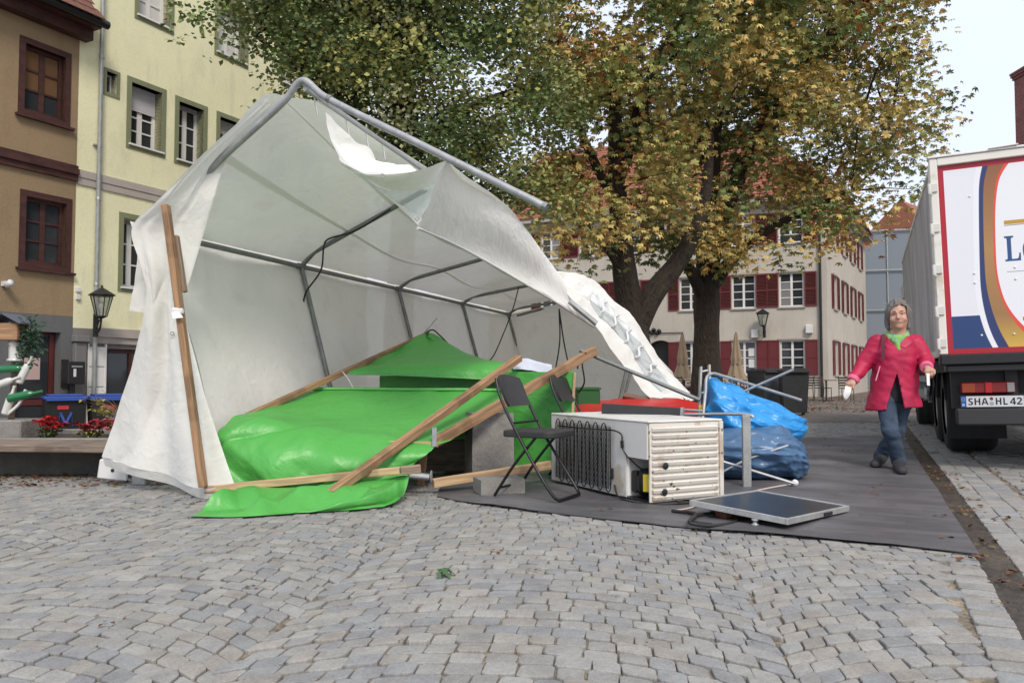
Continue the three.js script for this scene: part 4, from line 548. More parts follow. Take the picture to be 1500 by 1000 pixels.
  part('slack_roof_sheet', sheet([H0, [0, 0.25, 0.5, 0.75, 1].map((t) => upP(lp(ridge[1], Kp[2], t), -0.12 * Math.sin(Math.PI * t))), [0, 0.25, 0.5, 0.75, 1].map((t) => upP(lp(ridge[2], Kp[4], t), -0.08)), [0, 0.25, 0.5, 0.75, 1].map((t) => upP(lp(ridge[3], [1.157,1.878,-10.2], t), -0.08)), [0, 0.25, 0.5, 0.75, 1].map((t) => upP(lp(ridge[4], [2.695,0.957,-13.2], t), 0.0))], 30, 50, sagN(0.03, 2)), M.pvc, tent);
  part('loose_side_wall', sheet([Kp, Kp.map((p, i) => { const m = lp(p, Lp[i], 0.35); m[2] += 0.06; return m; }), Kp.map((p, i) => lp(p, Lp[i], 0.7)), Lp], 80, 22, (u, v, p) => 0.014 * fbm3(p[0] * 3, p[1] * 3, p[2] * 3) + 0.012 * Math.sin(v * 6.3 + u * 5)), M.pvc, tent);
  part('hem_cord', tube(Lp.map((p) => [p[0], p[1] - 0.01, p[2] + 0.01]), 0.012, 6, 40), M.whitePlastic, tent);
  // crumpled end of the wall with its clear window
  const T = [[0.493,2.103,-8.95], [0.957,2.079,-9.45], [1.28,1.842,-9.65], [1.522,1.569,-9.6], [1.782,1.104,-9.4], [2.085,0.619,-9]], B = [[0.599,1.867,-8.8], [0.839,1.571,-8.75], [1.015,1.339,-8.7], [1.226,1.019,-8.6], [1.402,0.782,-8.5], [1.588,0.594,-8.4]];
  const at = (t) => T.map((p, i) => lp(p, B[i], t)), cr2 = (u, v, p) => 0.035 * fbm3(p[0] * 4, p[1] * 4, p[2] * 3) + 0.018 * Math.abs(noise3(p[0] * 9 + p[1] * 9, p[1] * 3, 4)) + 0.03 * (saw(u * 2.4 + v * 0.8 + 0.3 * noise3(u * 4, v * 2, 2)) - 0.5);
  part('crumpled_wall', sheet([at(0), at(0.12), at(0.26)], 90, 12, cr2), M.pvc, tent);
  part('crumpled_wall', sheet([at(0.66), at(0.82), at(1)], 90, 12, cr2), M.pvc, tent);
  const sub = (t, a, b) => { const r = at(t), o = []; for (let i = 0; i <= 5; i++) o.push(crv(r, mix(a, b, i / 5))); return o; };
  part('crumpled_wall', sheet([sub(0.26, 0, 0.22), sub(0.66, 0, 0.22)], 24, 12, cr2), M.pvc, tent); part('crumpled_wall', sheet([sub(0.26, 0.9, 1), sub(0.66, 0.9, 1)], 12, 12, cr2), M.pvc, tent);
  part('window_film', sheet([sub(0.26, 0.22, 0.9), sub(0.46, 0.22, 0.9), sub(0.66, 0.22, 0.9)], 70, 16, cr2), M.film, tent);
  for (const u of [0.33, 0.45, 0.57, 0.68, 0.79]) { const a = []; for (let i = 0; i <= 6; i++) { const p = crv(at(mix(0.26, 0.66, i / 6)), u + 0.012 * Math.sin(i * 1.7)); a.push([p[0], p[1] + 0.02, p[2] + 0.05]); } part('window_bar', tube(a, 0.014, 6, 18), M.whitePlastic, tent); }
  part('broken_pipe', tube([[0.63,1.717,-8.6], [0.931,1.47,-8.62]], 0.032, 10, 1, false), M.steel, tent);
  // end wall
  const bw = [eave[4], lp(eave[4], ridge[4], 0.5), ridge[4], lp(ridge[4], [2.695,0.957,-13.2], 0.55), [2.695,0.957,-13.2]].map((p) => add3(p, tA, 0.05, tN, 0));
  part('end_wall', sheet([bw, bw.map((p) => [p[0] + 0.12, p[1] * 0.5, p[2] + 0.12]), bw.map((p, i) => [p[0] + 0.2 + (i === 0 ? 0.35 : 0), 0.02, p[2] + 0.1])], 50, 26, sagN(0.03, 1.6)), M.pvc, tent);
  for (const [a, b] of [[[1.508,0.576,-11], [1.606,0.996,-11]], [[1.594,0.57,-11.2], [1.703,0.997,-11.2]]]) part('rear_leg', tube([[a[0], 0, a[2]], a, b], 0.022, 8, 2, false), M.galv, tent);
  part('rafter', tube([[0.087,1.858,-12.5], [0.471,1.924,-12]], 0.022, 8, 1, false), M.galv, tent);
  // front corner sheet gathered at the left leg
  const Lf = [[-1.804,2.938,-5.68], [-2.12,2.649,-5.68], [-2.422,2.376,-5.72], [-2.647,2.187,-5.78], [-2.874,2.006,-5.88], [-2.805,1.714,-5.9], [-2.788,1.469,-5.94], [-2.867,1.214,-6.02], [-2.988,0.9,-6.12], [-3.138,0.566,-6.22], [-3.275,0.252,-6.3]];
  const Rf = [[-1.761,2.882,-5.74], [-2.073,2.632,-5.83], [-2.19,2.504,-5.89], [-2.266,2.247,-5.91], [-2.364,1.969,-5.96], [-2.452,1.654,-5.96], [-2.506,1.471,-5.96], [-2.463,1.262,-5.94], [-2.359,0.951,-5.9], [-2.233,0.622,-5.84], [-2.028,0.113,-5.77]];
  const midP = [null, null, null, null, null, null, null, null, null, null, [-2.274,0.08,-5.8]];
  const rows = Lf.map((p, i) => { const q = Rf[i], w = [0, 0.25, 0.5, 0.75, 1].map((t) => lp(p, q, t)); if (midP[i]) { w[3] = midP[i]; w[2] = lp(p, midP[i], 0.66); w[1] = lp(p, midP[i], 0.33); } const k = i / 10; w[1][2] += 0.03 * k; w[2][2] -= 0.05 * k; w[3][2] += 0.06 * k; return w; });
  part('front_corner_sheet', sheet(rows, 70, 130, (u, v, p) => { const e = Math.min(1, v * 4); return e * (0.028 * Math.sin(u * 17 + 2.2 * noise3(u * 2, v * 3, 5)) * (0.35 + 0.65 * u) * (0.4 + 0.9 * Math.abs(v - 0.55)) + 0.013 * fbm3(p[0] * 5, p[1] * 2.2, p[2] * 5) + 0.02 * Math.pow(1 - Math.abs(noise3(u * 5 + v * 3, v * 2.5, 11)), 5)); }), M.pvc, tent);
  const hemA = rows[10]; part('corner_hem', sheet([hemA, hemA.map((p) => [p[0] + 0.012, p[1] - 0.075, p[2] - 0.03])], 60, 3), M.pvc, tent);
  part('loose_flap', sheet([[[-2.922,2.021,-6.1], [-2.827,2.003,-6.15]], [[-2.99,1.712,-6.2], [-2.86,1.712,-6.2]], [[-3.048,1.415,-6.22], [-2.897,1.397,-6.2]]], 10, 20, sagN(0.03, 5)), M.pvc, tent);
  for (const p of [[-1.739,2.843,-5.7], [-0.915,2.309,-5.48], [-0.665,1.999,-5.46], [-2.559,1.218,-5.9]]) part('eyelet', placed(new THREE.TorusGeometry(0.012, 0.004, 6, 14), M4(...p, 0.3)), M.steel, tent);
  // hanging cables
  const cable = (pts, r = 0.009) => part('cable', tube(pts, r, 6, 40), M.cord, tent);
  cable([[-1.202,2.546,-7.7], [-1.591,2.365,-7.9], [-1.905,2.285,-8], [-1.932,2.215,-8], [-1.957,1.983,-8], [-2.122,1.756,-8.05], [-2.169,1.62,-8.1]]);
  cable([[0.1,2.204,-11.5], [0.02,1.911,-11.6], [-0.139,1.475,-11.4], [-0.287,1.139,-11], [-0.405,1.084,-10.6]]);
  cable([[0.602,1.754,-10], [0.609,1.335,-10], [0.542,0.943,-9.9]]); cable([[0.602,1.754,-10], [0.661,1.335,-10], [0.706,1.072,-9.9]]);
  part('white_cord', tube([[-1.608,0.945,-7.4], [-1.543,0.868,-7.4], [-1.497,0.784,-7.4]], 0.006, 6, 12), M.whitePlastic, tent);
}

// ---------- green sheeting over the broken stall ----------
{
  const g = thing('green_sheeting', 'bright green vinyl sheeting slumped over a broken timber stall frame', 'tarpaulin', [-0.9, 0, -6.4]);
  const top = [[[-1.844,0.769,-7.2], [-1.447,0.768,-7.25], [-0.95,0.761,-7.3], [-0.447,0.76,-7.35], [-0.026,0.752,-7.4]], [[-2.02,0.666,-6.75], [-1.604,0.641,-6.8], [-1.128,0.597,-6.85], [-0.624,0.568,-6.85], [-0.203,0.565,-6.9]], [[-2.14,0.593,-6.33], [-1.764,0.559,-6.36], [-1.322,0.504,-6.36], [-0.877,0.44,-6.33], [-0.449,0.407,-6.33]], [[-2.2,0.569,-6.16], [-1.765,0.521,-6.08], [-1.369,0.463,-6.08], [-0.977,0.404,-6.1], [-0.583,0.35,-6.12]], [[-2.237,0.473,-6.02], [-1.791,0.392,-5.88], [-1.384,0.331,-5.88], [-1.04,0.293,-5.95], [-0.64,0.298,-6.06]], [[-2.18,0.292,-5.96], [-1.744,0.209,-5.8], [-1.36,0.185,-5.83], [-1.04,0.197,-5.9], [-0.747,0.226,-6]], [[-2.056,0.093,-5.88], [-1.698,0.067,-5.82], [-1.362,0.084,-5.84], [-1.041,0.114,-5.88], [-0.781,0.15,-5.95]]];
  const wr = (u, v, p) => { const r = step01(0.3, 0.55, v); return 0.012 * fbm3(p[0] * 4, p[1] * 4, p[2] * 2) + 0.006 * noise3(p[0] * 9, 2, p[2] * 4) + r * (0.06 * Math.pow(1 - u, 2) * (saw(u * 4.2 + v * 1.7) - 0.5) - 0.045 * step01(0.5, 0.8, v) * saw(u * 2.1 - v * 1.6 + 0.2 * noise3(u * 3, v * 2, 1)) + 0.03 * Math.pow(1 - u, 1.5) * noise3(u * 7, v * 4, 2) + 0.022 * noise3(p[0] * 6, p[1] * 7, p[2] * 3) + 0.03 * Math.pow(1 - Math.abs(noise3(u * 3 + v * 3.2, v * 1.6 - u, 8)), 5)); };
  part('table_cover', sheet(top, 90, 90, wr, 0.01), M.green, g);
  part('hem', tube(top[0].map((p) => [p[0], p[1] + 0.01, p[2]]), 0.016, 8, 30), M.green, g);
  const spill = [[[-1.986,0.092,-5.78], [-1.63,0.091,-5.72], [-1.235,0.12,-5.72], [-0.945,0.144,-5.76], [-0.757,0.159,-5.84]], [[-1.977,0.081,-5.52], [-1.638,0.094,-5.5], [-1.244,0.113,-5.5], [-0.958,0.124,-5.55], [-0.753,0.109,-5.66]], [[-1.992,0.084,-5.32], [-1.631,0.045,-5.28], [-1.29,0.081,-5.34], [-0.952,0.074,-5.38], [-0.766,0.067,-5.55]], [[-2.031,0.022,-5.2], [-1.689,0.034,-5.18], [-1.357,0.033,-5.16], [-1.002,0.045,-5.28], [-0.799,0.031,-5.45]], [[-2.037,0.012,-5.005], [-1.739,0.012,-4.981], [-1.43,0.012,-5.104], [-1.083,0.012,-5.232], [-0.87,0.012,-5.367]]];
  part('ground_fold', sheet(spill, 90, 50, (u, v, p) => (1 - Math.pow(Math.abs(v * 2 - 1), 3)) * (0.075 * (saw(u * 2.6 + v * 0.9 + 0.25 * noise3(u * 3, v * 2, 4)) - 0.5) + 0.03 * (saw(u * 5.5 - v * 1.4) - 0.5) + 0.02 * noise3(u * 14 - v * 4, v * 3, 3)), 0.012), M.green, g);
  const up = [[[-1.163,1.182,-8.1], [-0.914,1.371,-8.6], [-0.629,1.221,-8.4], [-0.357,1.071,-8.2], [-0.035,1.018,-8]], [[-1.415,1.021,-7.75], [-0.986,1.146,-8.1], [-0.543,1.109,-8], [-0.068,1.022,-7.8], [0.33,0.966,-7.6]], [[-1.551,0.952,-7.5], [-1.051,0.992,-7.56], [-0.526,0.998,-7.56], [0,0.972,-7.5], [0.529,0.919,-7.42]], [[-1.536,0.906,-7.46], [-1.04,0.894,-7.48], [-0.52,0.874,-7.48], [0,0.848,-7.44], [0.525,0.817,-7.38]]];
  part('upper_cover', sheet(up, 70, 40, sagN(0.014, 4)), M.green, g);
  part('twisted_corner', sheet([[[-0.964,1.397,-8.65], [-0.74,1.233,-8.5], [-0.433,1.066,-8.3]], [[-0.898,1.341,-8.45], [-0.694,1.177,-8.4], [-0.402,1.043,-8.25]], [[-0.947,1.292,-8.5], [-0.75,1.142,-8.45], [-0.462,1.037,-8.3]]], 20, 12, sagN(0.03, 6)), M.green, g);
  const pnl = (a, b, y0, y1, th) => { const A = v3(a), B = v3(b), L = Math.hypot(B.x - A.x, B.z - A.z); const q = cbox(L, y1 - y0, th, 0.003); q.rotateY(-Math.atan2(B.z - A.z, B.x - A.x)); q.translate((A.x + B.x) / 2, (y0 + y1) / 2, (A.z + B.z) / 2); return q; };
  part('back_panel', pnl([-1.339,0.831,-7.95], [-0.034,0.833,-7.75], 0.02, 0.9, 0.02), M.green, g); part('lower_board', pnl([-1.558,0.339,-7.2], [-0.076,0.328,-7.35], 0.02, 0.62, 0.02), M.oldWood, g);
  part('end_panel', pnl([-0.143,0.835,-7.46], [0.575,0.838,-7.2], 0.0, 0.935, 0.02), M.green, g);
  part('front_rail_cover', pnl([-0.86,0.385,-6.62], [-0.051,0.521,-7.3], 0.34, 0.5, 0.02), M.green, g);
  part('edge_batten', beam([-2.183,0.553,-6.36], [-0.93,1.361,-8.68], 0.05, 0.05, 0.004), M.pineBrown, g);
  part('edge_batten', beam([0.575,0.925,-7.19], [0.548,0.514,-7.19], 0.025, 0.03, 0.003), M.pine, g);
  part('support_leg', merge([beam([-1.82, 0, -7.1], [-1.82, 0.7, -7.1], 0.06, 0.06), beam([-0.15, 0, -7.3], [-0.1, 0.7, -7.3], 0.06, 0.06), beam([-1.0, 0, -8.3], [-1.0, 1.1, -8.5], 0.06, 0.06), beam([-0.75, 0, -6.5], [-0.72, 0.36, -6.5], 0.06, 0.06), beam([-1.7, 0, -6.4], [-1.7, 0.5, -6.4], 0.06, 0.06)]), M.pineBrown, g);
  part('cross_rail', merge([beam([-1.82, 0.66, -7.14], [-0.1, 0.66, -7.34], 0.05, 0.07), beam([-1.7, 0.42, -6.4], [-0.72, 0.34, -6.5], 0.05, 0.06)]), M.pineBrown, g);
}
const plank = (label, a, b, w, h, mat, roll = 0) => { const base = a[1] < b[1] ? a : b; return solo('timber_batten', beam(a, b, w, h, 0.005, roll), mat, label, 'timber', [...base], 'loose timbers'); };
plank('long brown batten lying diagonally across the green sheeting', [-1.247,0.09,-5.43], [0.07,1.065,-7.32], 0.062, 0.062, M.pineBrown, 0.1);
plank('reddish batten rising past the black chair to its splintered end', [-0.601,0.38,-6.2], [0.794,1.141,-7.48], 0.05, 0.085, M.pineBrown, 0.05);
plank('pale thin batten across the foot of the green fold', [-2.238,0.07,-5.76], [-0.814,0.211,-5.74], 0.05, 0.055, M.pine);
plank('grey weathered batten end beside the green fold', [-0.815,0.21,-5.75], [-0.669,0.221,-5.78], 0.055, 0.06, M.pineGrey);
plank('pale batten lying low behind the black chair by the concrete block', [-0.601,0.082,-6], [0.315,0.165,-6.5], 0.05, 0.07, M.pine);
plank('short pale batten on the edge of the green table cover', [-1.123,0.381,-6.12], [-0.574,0.364,-6.14], 0.05, 0.04, M.pine);
plank('tall upright batten tied to the gathered white tent corner', [-2.539,2.149,-5.7], [-2.229,0.099,-5.7], 0.045, 0.075, M.pineBrown);
plank('short grey batten behind the upright one at the tent corner', [-2.49,1.936,-5.78], [-2.421,1.515,-5.78], 0.03, 0.05, M.pineGrey);
plank('short grey board resting on the concrete post', [-0.359,0.41,-6.9], [-0.072,0.494,-6.9], 0.09, 0.05, M.pineGrey);
{ const t = thing('tie_tape', 'white tape tying the upright batten to the tent corner', 'tape', [-2.435,1.367,-5.7]); const o = [0, 0, 0]; obj('band', placed(cbox(0.085, 0.045, 0.1, 0.01), M4(0, 0, 0, 0.3, 0, -0.05)), M.whitePlastic, t); obj('loose_end', sheet([[[-0.03, 0, 0.05], [0.03, 0, 0.05]], [[0.0, -0.06, 0.08], [0.07, -0.05, 0.07]]], 4, 6), M.whitePlastic, t); }
{ const t = thing('metal_bracket', 'small perforated metal angle screwed to the batten end', 'bracket', [-0.599,0.424,-6.12]); obj('plate', cbox(0.035, 0.14, 0.004, 0.001, [0, 0.0, 0.04]), M.steel, t); obj('plate', cbox(0.035, 0.004, 0.06, 0.001, [0, 0.072, 0.01]), M.steel, t); }
{ const t = thing('metal_pipe', 'short galvanised pipe with an end flange under the green cover', 'pipe', [-0.752,0.144,-6]); obj('shaft', tube([[-0.05, 0, 0], [0.13, -0.01, 0.02]], 0.025, 10, 1, false), M.steel, t); obj('flange', placed(lathe([[0.001, -0.008], [0.05, -0.006], [0.05, 0.006], [0.001, 0.008]], 14), M4(0.14, -0.01, 0.02, 0, 0, 1.57)), M.steel, t); }
{ // concrete post and paving slab
  const lump = (w, h, d, seed) => { const q = new THREE.BoxGeometry(w, h, d, 8, 8, 8), p = q.attributes.position; for (let i = 0; i < p.count; i++) { const x = p.getX(i), y = p.getY(i), z = p.getZ(i), n = 1 + 0.03 * fbm3(x * 6 + seed, y * 6, z * 6); p.setXYZ(i, x * n, y * n, z * n); } q.computeVertexNormals(); return boxUV(plain(q)); };
  const a = lump(0.36, 0.58, 0.34, 2); a.rotateY(0.25); a.translate(-0.2, 0.29, -6.85); solo('concrete_post', a, M.concrete, 'rough grey concrete post under the broken stall', 'post', [-0.2, 0, -6.85]);
  const b = lump(0.34, 0.11, 0.24, 7); b.rotateY(0.3); b.translate(-0.1, 0.078, -5.95); solo('concrete_slab', b, M.concrete, 'small grey concrete slab on the ground under the black chair', 'slab', [-0.1, 0.02, -5.95]);
}
{ const c = sheet([[[-0.033,0.992,-7.6], [0.131,1.031,-7.55], [0.36,0.945,-7.4]], [[-0.013,1.024,-7.5], [0.162,1.055,-7.45], [0.369,0.989,-7.32]], [[0.013,0.964,-7.4], [0.192,0.945,-7.35], [0.378,0.906,-7.25]]], 24, 14, (u, v, p) => 0.02 * fbm3(p[0] * 9, p[1] * 9, p[2] * 9)); solo('folded_cloth', c, std({ map: tCloth, color: [0.62, 0.66, 0.78], roughness: 0.8 }), 'crumpled pale cloth heaped on top of the green cover', 'cloth', [0.18,0.964,-7.4]); }

// ---------- lorry ----------
function canvasTex(w, h, draw) { const c = document.createElement('canvas'); c.width = w; c.height = h; const x = c.getContext('2d'); draw(x, w, h); const t = new THREE.CanvasTexture(c); t.colorSpace = THREE.SRGBColorSpace; return t; }
{
  const t = thing('lorry', 'white box lorry with a red-bordered rear panel parked along the gutter', 'lorry', [4.13, 0, -7.5], -0.4269); t.rotation.order = 'YXZ'; t.rotation.z = 0.03;
  const W = 2.5, y0 = 1.1, y1 = 3.0, L = 7.6;
  const grime = tex(512, 3.2, (u, v) => { const a = fbm(u, v, 5, 3, 5, 131), s = fbm(u, v, 16, 3, 5, 135), d = Math.abs(((u * 2 + v * 1.1 + 0.25 * a) % 1) - 0.5) < 0.03 ? -0.06 : 0; const c = 0.86 + 0.24 * (a - 0.5) - 0.16 * step01(0.5, 0.75, s) + d; return [c, c, c * 1.01]; });
  obj('cargo_box', box(0.03, W - 0.03, y0 + 0.05, y1 - 0.04, -L, -0.06, 0.01), std({ map: grime, color: [0.62, 0.62, 0.63], roughness: 0.5 }), t);
  obj('box_frame', merge([box(0, 0.07, y0, y1, -0.1, 0, 0.008), box(W - 0.07, W, y0, y1, -0.1, 0, 0.008), box(0.07, W - 0.07, y1 - 0.075, y1, -0.1, 0, 0.006), box(0.02, W - 0.02, y1 - 0.038, y1 + 0.012, -L, -0.101, 0.006), box(0.0, 0.04, y0 - 0.02, y0 + 0.05, -L, -0.101, 0.005), box(-0.004, 0.045, y0 + 0.05, y1 - 0.038, -0.17, -0.1, 0.005)]), std({ map: tDirt, color: [0.72, 0.70, 0.64], roughness: 0.45 }), t);
  obj('roof_rail', merge([box(-0.01, W + 0.01, y1 + 0.002, y1 + 0.022, -0.12, 0.014, 0.004), placed(cbox(0.24, 0.012, 0.06, 0.003), M4(0.62, y1 + 0.028, 0, 0, 0, 0.03))]), M.whitePaint, t);
  const px = 400, cv = canvasTex(Math.round(2.36 * px), Math.round(1.825 * px), (x, w, h) => {
    const X = (m) => (m * 0.86 - 0.06) * px, Y = (m) => h - m * px;   // metres from the box's left edge and from the panel's foot
    x.fillStyle = '#dfe0e6'; x.fillRect(0, 0, w, h);
    const fill = (c, P) => { x.fillStyle = c; x.beginPath(); x.moveTo(X(P[0][0]), Y(P[0][1])); for (let i = 1; i < P.length; i++) { const p = P[i - 1], q = P[i]; if (i === P.length - 1) x.lineTo(X(q[0]), Y(q[1])); else { const n = P[i + 1]; x.quadraticCurveTo(X(q[0]), Y(q[1]), X((q[0] + n[0]) / 2), Y((q[1] + n[1]) / 2)); } } x.lineTo(X(2.5), Y(P[P.length - 1][1])); x.lineTo(X(2.5), Y(P[0][1])); x.closePath(); x.fill(); };
    x.fillStyle = '#27406e'; x.fillRect(X(0.1), Y(0.36), 0.8 * px, 0.36 * px);
    const side = (k) => [[0.56 + k, 1.9], [0.475 + k, 1.72], [0.45 + k, 1.35], [0.43 + k, 0.9], [0.42 + k, 0.55], [0.48 + k, 0.22], [0.58 + k, 0.0]];
    fill('#e6e7ec', side(-0.055)); fill('#2d3a68', side(0));
    const gr = x.createLinearGradient(0, Y(1.8), 0, Y(0)); gr.addColorStop(0, '#8a5a3c'); gr.addColorStop(0.45, '#a8814f'); gr.addColorStop(0.8, '#9a7348'); gr.addColorStop(1, '#d6b24a'); fill(gr, [[0.63, 1.9], [0.52, 1.72], [0.49, 1.35], [0.475, 0.9], [0.475, 0.6], [0.55, 0.26], [0.68, 0.0]]);
    fill('#d9503c', [[0.84, 1.9], [0.66, 1.74], [0.59, 1.45], [0.565, 0.95], [0.57, 0.68], [0.65, 0.36], [0.92, 0.04]]); fill('#e4e5ea', [[0.9, 1.9], [0.69, 1.74], [0.61, 1.45], [0.585, 0.95], [0.59, 0.68], [0.67, 0.38], [0.97, 0.06]]);
    x.fillStyle = '#b98f3a'; x.fillRect(X(0.68), Y(1.235), 1.2 * px, 0.037 * px); x.fillStyle = '#6f6550'; x.fillRect(X(0.68), Y(1.192), 1.2 * px, 0.006 * px);
    x.fillStyle = '#2c4f7c'; x.font = 'bold ' + Math.round(0.33 * px) + 'px serif'; x.fillText('Lö', X(0.665), Y(0.85), 0.27 * px);
    x.fillStyle = '#8b8b90'; x.fillRect(X(0.68), Y(0.755), 1.2 * px, 0.006 * px); x.fillStyle = '#d9503c'; x.fillRect(X(0.8), Y(0.325), 0.5 * px, 0.035 * px);
    x.strokeStyle = '#a51d2c'; x.lineWidth = 0.05 * px * 2; x.strokeRect(0, 0, w, h);
  });
  const pn = obj('rear_panel', (() => { const g = plain(new THREE.PlaneGeometry(2.36, 1.825)); g.translate(W / 2, y0 + 1.825 / 2, -0.035); return g; })(), std({ map: cv, roughness: 0.28 }), t);
  const rv = new THREE.SphereGeometry(0.011, 8, 6); for (const [x, y] of [[0.33, 0.76], [0.33, 0.67], [0.66, 0.79], [0.66, 0.68], [0.36, 0.17], [0.62, 0.17], [0.33, 1.5]]) { const m = obj('rivet', rv, M.whitePaint, pn); m.position.set(x, y0 + y, -0.035); }
  for (const y of [2.72, 2.33, 1.93, 1.53, 1.22]) obj('hinge', merge([box(-0.012, 0.06, y - 0.05, y + 0.03, 0.002, 0.018, 0.003), placed(lathe([[0.016, -0.05], [0.016, 0.05], [0.001, 0.051]], 8), M4(-0.008, y - 0.015, 0.012)), box(-0.006, 0.014, y - 0.075, y - 0.055, 0.004, 0.02)]), std({ color: [0.6, 0.59, 0.55], roughness: 0.5 }), t);
  obj('rear_sill', merge([box(0.0, W, y0 - 0.1, y0 - 0.003, -0.2, 0.02, 0.01), box(0.05, W - 0.05, y0 - 0.17, y0 - 0.103, -0.3, -0.02, 0.01)]), M.blackPlastic, t);
  obj('chassis', merge([box(0.6, 0.72, 0.72, y0 - 0.1, -L, -0.25), box(1.78, 1.9, 0.72, y0 - 0.1, -L, -0.25), ...[-0.9, -2.4, -4, -5.6].map((z) => box(0.72, 1.78, 0.78, 0.92, z - 0.06, z + 0.06)), box(0.08, 0.12, 0.93, y0 - 0.03, -L, -0.3), box(0.1, 2.4, 0.93, y0 - 0.06, -L, -0.3)]), M.rubber, t);
  obj('bumper', merge([box(0.12, W - 0.12, 0.42, 0.58, -0.22, -0.1, 0.015), box(0.1, W - 0.1, 0.58, 0.93, -0.34, -0.26), box(0.55, 0.65, 0.5, 1.0, -0.26, -0.2), box(1.85, 1.95, 0.5, 1.0, -0.26, -0.2)]), std({ color: [0.03, 0.03, 0.032], roughness: 0.6 }), t);
  const lt = obj('tail_light', box(0.17, 0.62, 0.72, 0.83, -0.2, -0.13, 0.012), std({ color: [0.2, 0.012, 0.012], roughness: 0.25 }), t);
  obj('indicator_lens', box(0.18, 0.29, 0.73, 0.82, -0.128, -0.118, 0.004), std({ color: [0.28, 0.045, 0.012], roughness: 0.2 }), lt); obj('brake_lens', box(0.37, 0.43, 0.725, 0.825, -0.128, -0.116, 0.004), std({ color: [0.4, 0.012, 0.014], roughness: 0.2 }), lt); obj('reversing_lens', box(0.55, 0.61, 0.73, 0.82, -0.128, -0.118, 0.004), std({ color: [0.25, 0.24, 0.24], roughness: 0.2 }), lt);
  const lt2 = lt.clone(); lt2.name = 'tail_light'; lt2.position.x = 1.72; t.add(lt2);
  const pl = canvasTex(520, 110, (x) => { x.fillStyle = '#c9cbcf'; x.fillRect(0, 0, 520, 110); x.fillStyle = '#1d56a8'; x.fillRect(0, 0, 48, 110); x.fillStyle = '#e6e6e6'; x.font = 'bold 30px sans-serif'; x.fillText('D', 13, 96); x.fillStyle = '#e3c63a'; for (let i = 0; i < 12; i++) { x.beginPath(); x.arc(24 + 14 * Math.cos(i * Math.PI / 6), 34 + 14 * Math.sin(i * Math.PI / 6), 2.4, 0, 7); x.fill(); } x.fillStyle = '#1c1d20'; x.font = 'bold 92px sans-serif'; x.fillText('SHA', 60, 88, 170); x.fillText('HL', 282, 88, 106); x.fillText('42', 404, 88, 104); x.fillStyle = '#7a2b2b'; x.beginPath(); x.arc(256, 30, 15, 0, 7); x.fill(); x.fillStyle = '#9a9ca0'; x.beginPath(); x.arc(256, 76, 19, 0, 7); x.fill(); x.strokeStyle = '#222'; x.lineWidth = 4; x.strokeRect(2, 2, 516, 106); });
  const np = obj('number_plate', box(0.155, 0.685, 0.585, 0.705, -0.125, -0.112, 0.003), M.blackPlastic, t); obj('plate_face', (() => { const g = plain(new THREE.PlaneGeometry(0.52, 0.11)); g.translate(0.42, 0.645, -0.108); return g; })(), std({ map: pl, roughness: 0.35 }), np);
  const wheel = (x, z, r, wd) => { const g = new THREE.Group(); g.name = 'wheel'; t.add(g); g.position.set(x, r, z); const ty = lathe([[r * 0.58, -wd / 2], [r * 0.9, -wd / 2], [r * 0.985, -wd * 0.4], [r, -wd * 0.28], [r, -wd * 0.1], [r * 0.98, -wd * 0.09], [r * 0.98, -wd * 0.06], [r, -wd * 0.05], [r, wd * 0.28], [r * 0.985, wd * 0.4], [r * 0.9, wd / 2], [r * 0.58, wd / 2]], 36); ty.rotateZ(Math.PI / 2); obj('tyre', ty, M.rubber, g); const rm = lathe([[0.001, -wd * 0.2], [r * 0.2, -wd * 0.22], [r * 0.22, -wd * 0.36], [r * 0.34, -wd * 0.36], [r * 0.45, -wd * 0.1], [r * 0.56, -wd * 0.45], [r * 0.6, -wd * 0.45], [r * 0.6, wd * 0.4]], 28); rm.rotateZ(-Math.PI / 2); obj('rim', rm, std({ color: [0.42, 0.40, 0.36], metalness: 0.3, roughness: 0.6 }), g); return g; };
  for (const z of [-2.15, -3.5]) for (const x of [0.42, 2.08]) wheel(x, z, 0.48, 0.5); for (const x of [0.3, 2.2]) wheel(x, -7.9, 0.48, 0.3);
  for (const z of [-2.15, -3.5]) for (const [a, b] of [[0.14, 0.72], [1.78, 2.36]]) { const s = new THREE.Shape(); s.absarc(0, 0, 0.58, 0.25, Math.PI - 0.25, false); s.absarc(0, 0, 0.555, Math.PI - 0.25, 0.25, true); const e = new THREE.ExtrudeGeometry(s, { depth: b - a, bevelEnabled: false, curveSegments: 14 }); e.rotateY(Math.PI / 2); e.translate(a, 0.48, z); obj('mudguard', plain(e), M.blackPlastic, t); }
  obj('mud_flap', merge([box(0.16, 0.7, 0.2, 0.92, -1.45, -1.43), box(1.8, 2.34, 0.2, 0.92, -1.45, -1.43)]), M.rubber, t);
  obj('side_guard', merge([box(0.12, 0.15, 0.55, 0.68, -6.9, -4.4, 0.005), box(0.12, 0.15, 0.8, 0.9, -6.9, -4.4, 0.005), ...[-4.6, -5.7, -6.8].map((z) => box(0.15, 0.2, 0.5, 1.0, z - 0.03, z + 0.03))]), M.zinc, t);
  obj('marker_plate', box(0.1, 0.118, 0.62, 0.72, -4.45, -4.15), M.whitePlastic, t);
  obj('cab', merge([box(0.05, 2.45, 0.55, 2.75, -9.4, -7.75, 0.08)]), M.whitePaint, t);
  obj('cab_window', merge([box(0.03, 0.06, 1.7, 2.4, -9.2, -8.3, 0.005), box(2.44, 2.47, 1.7, 2.4, -9.2, -8.3, 0.005)]), M.glass, t);
}

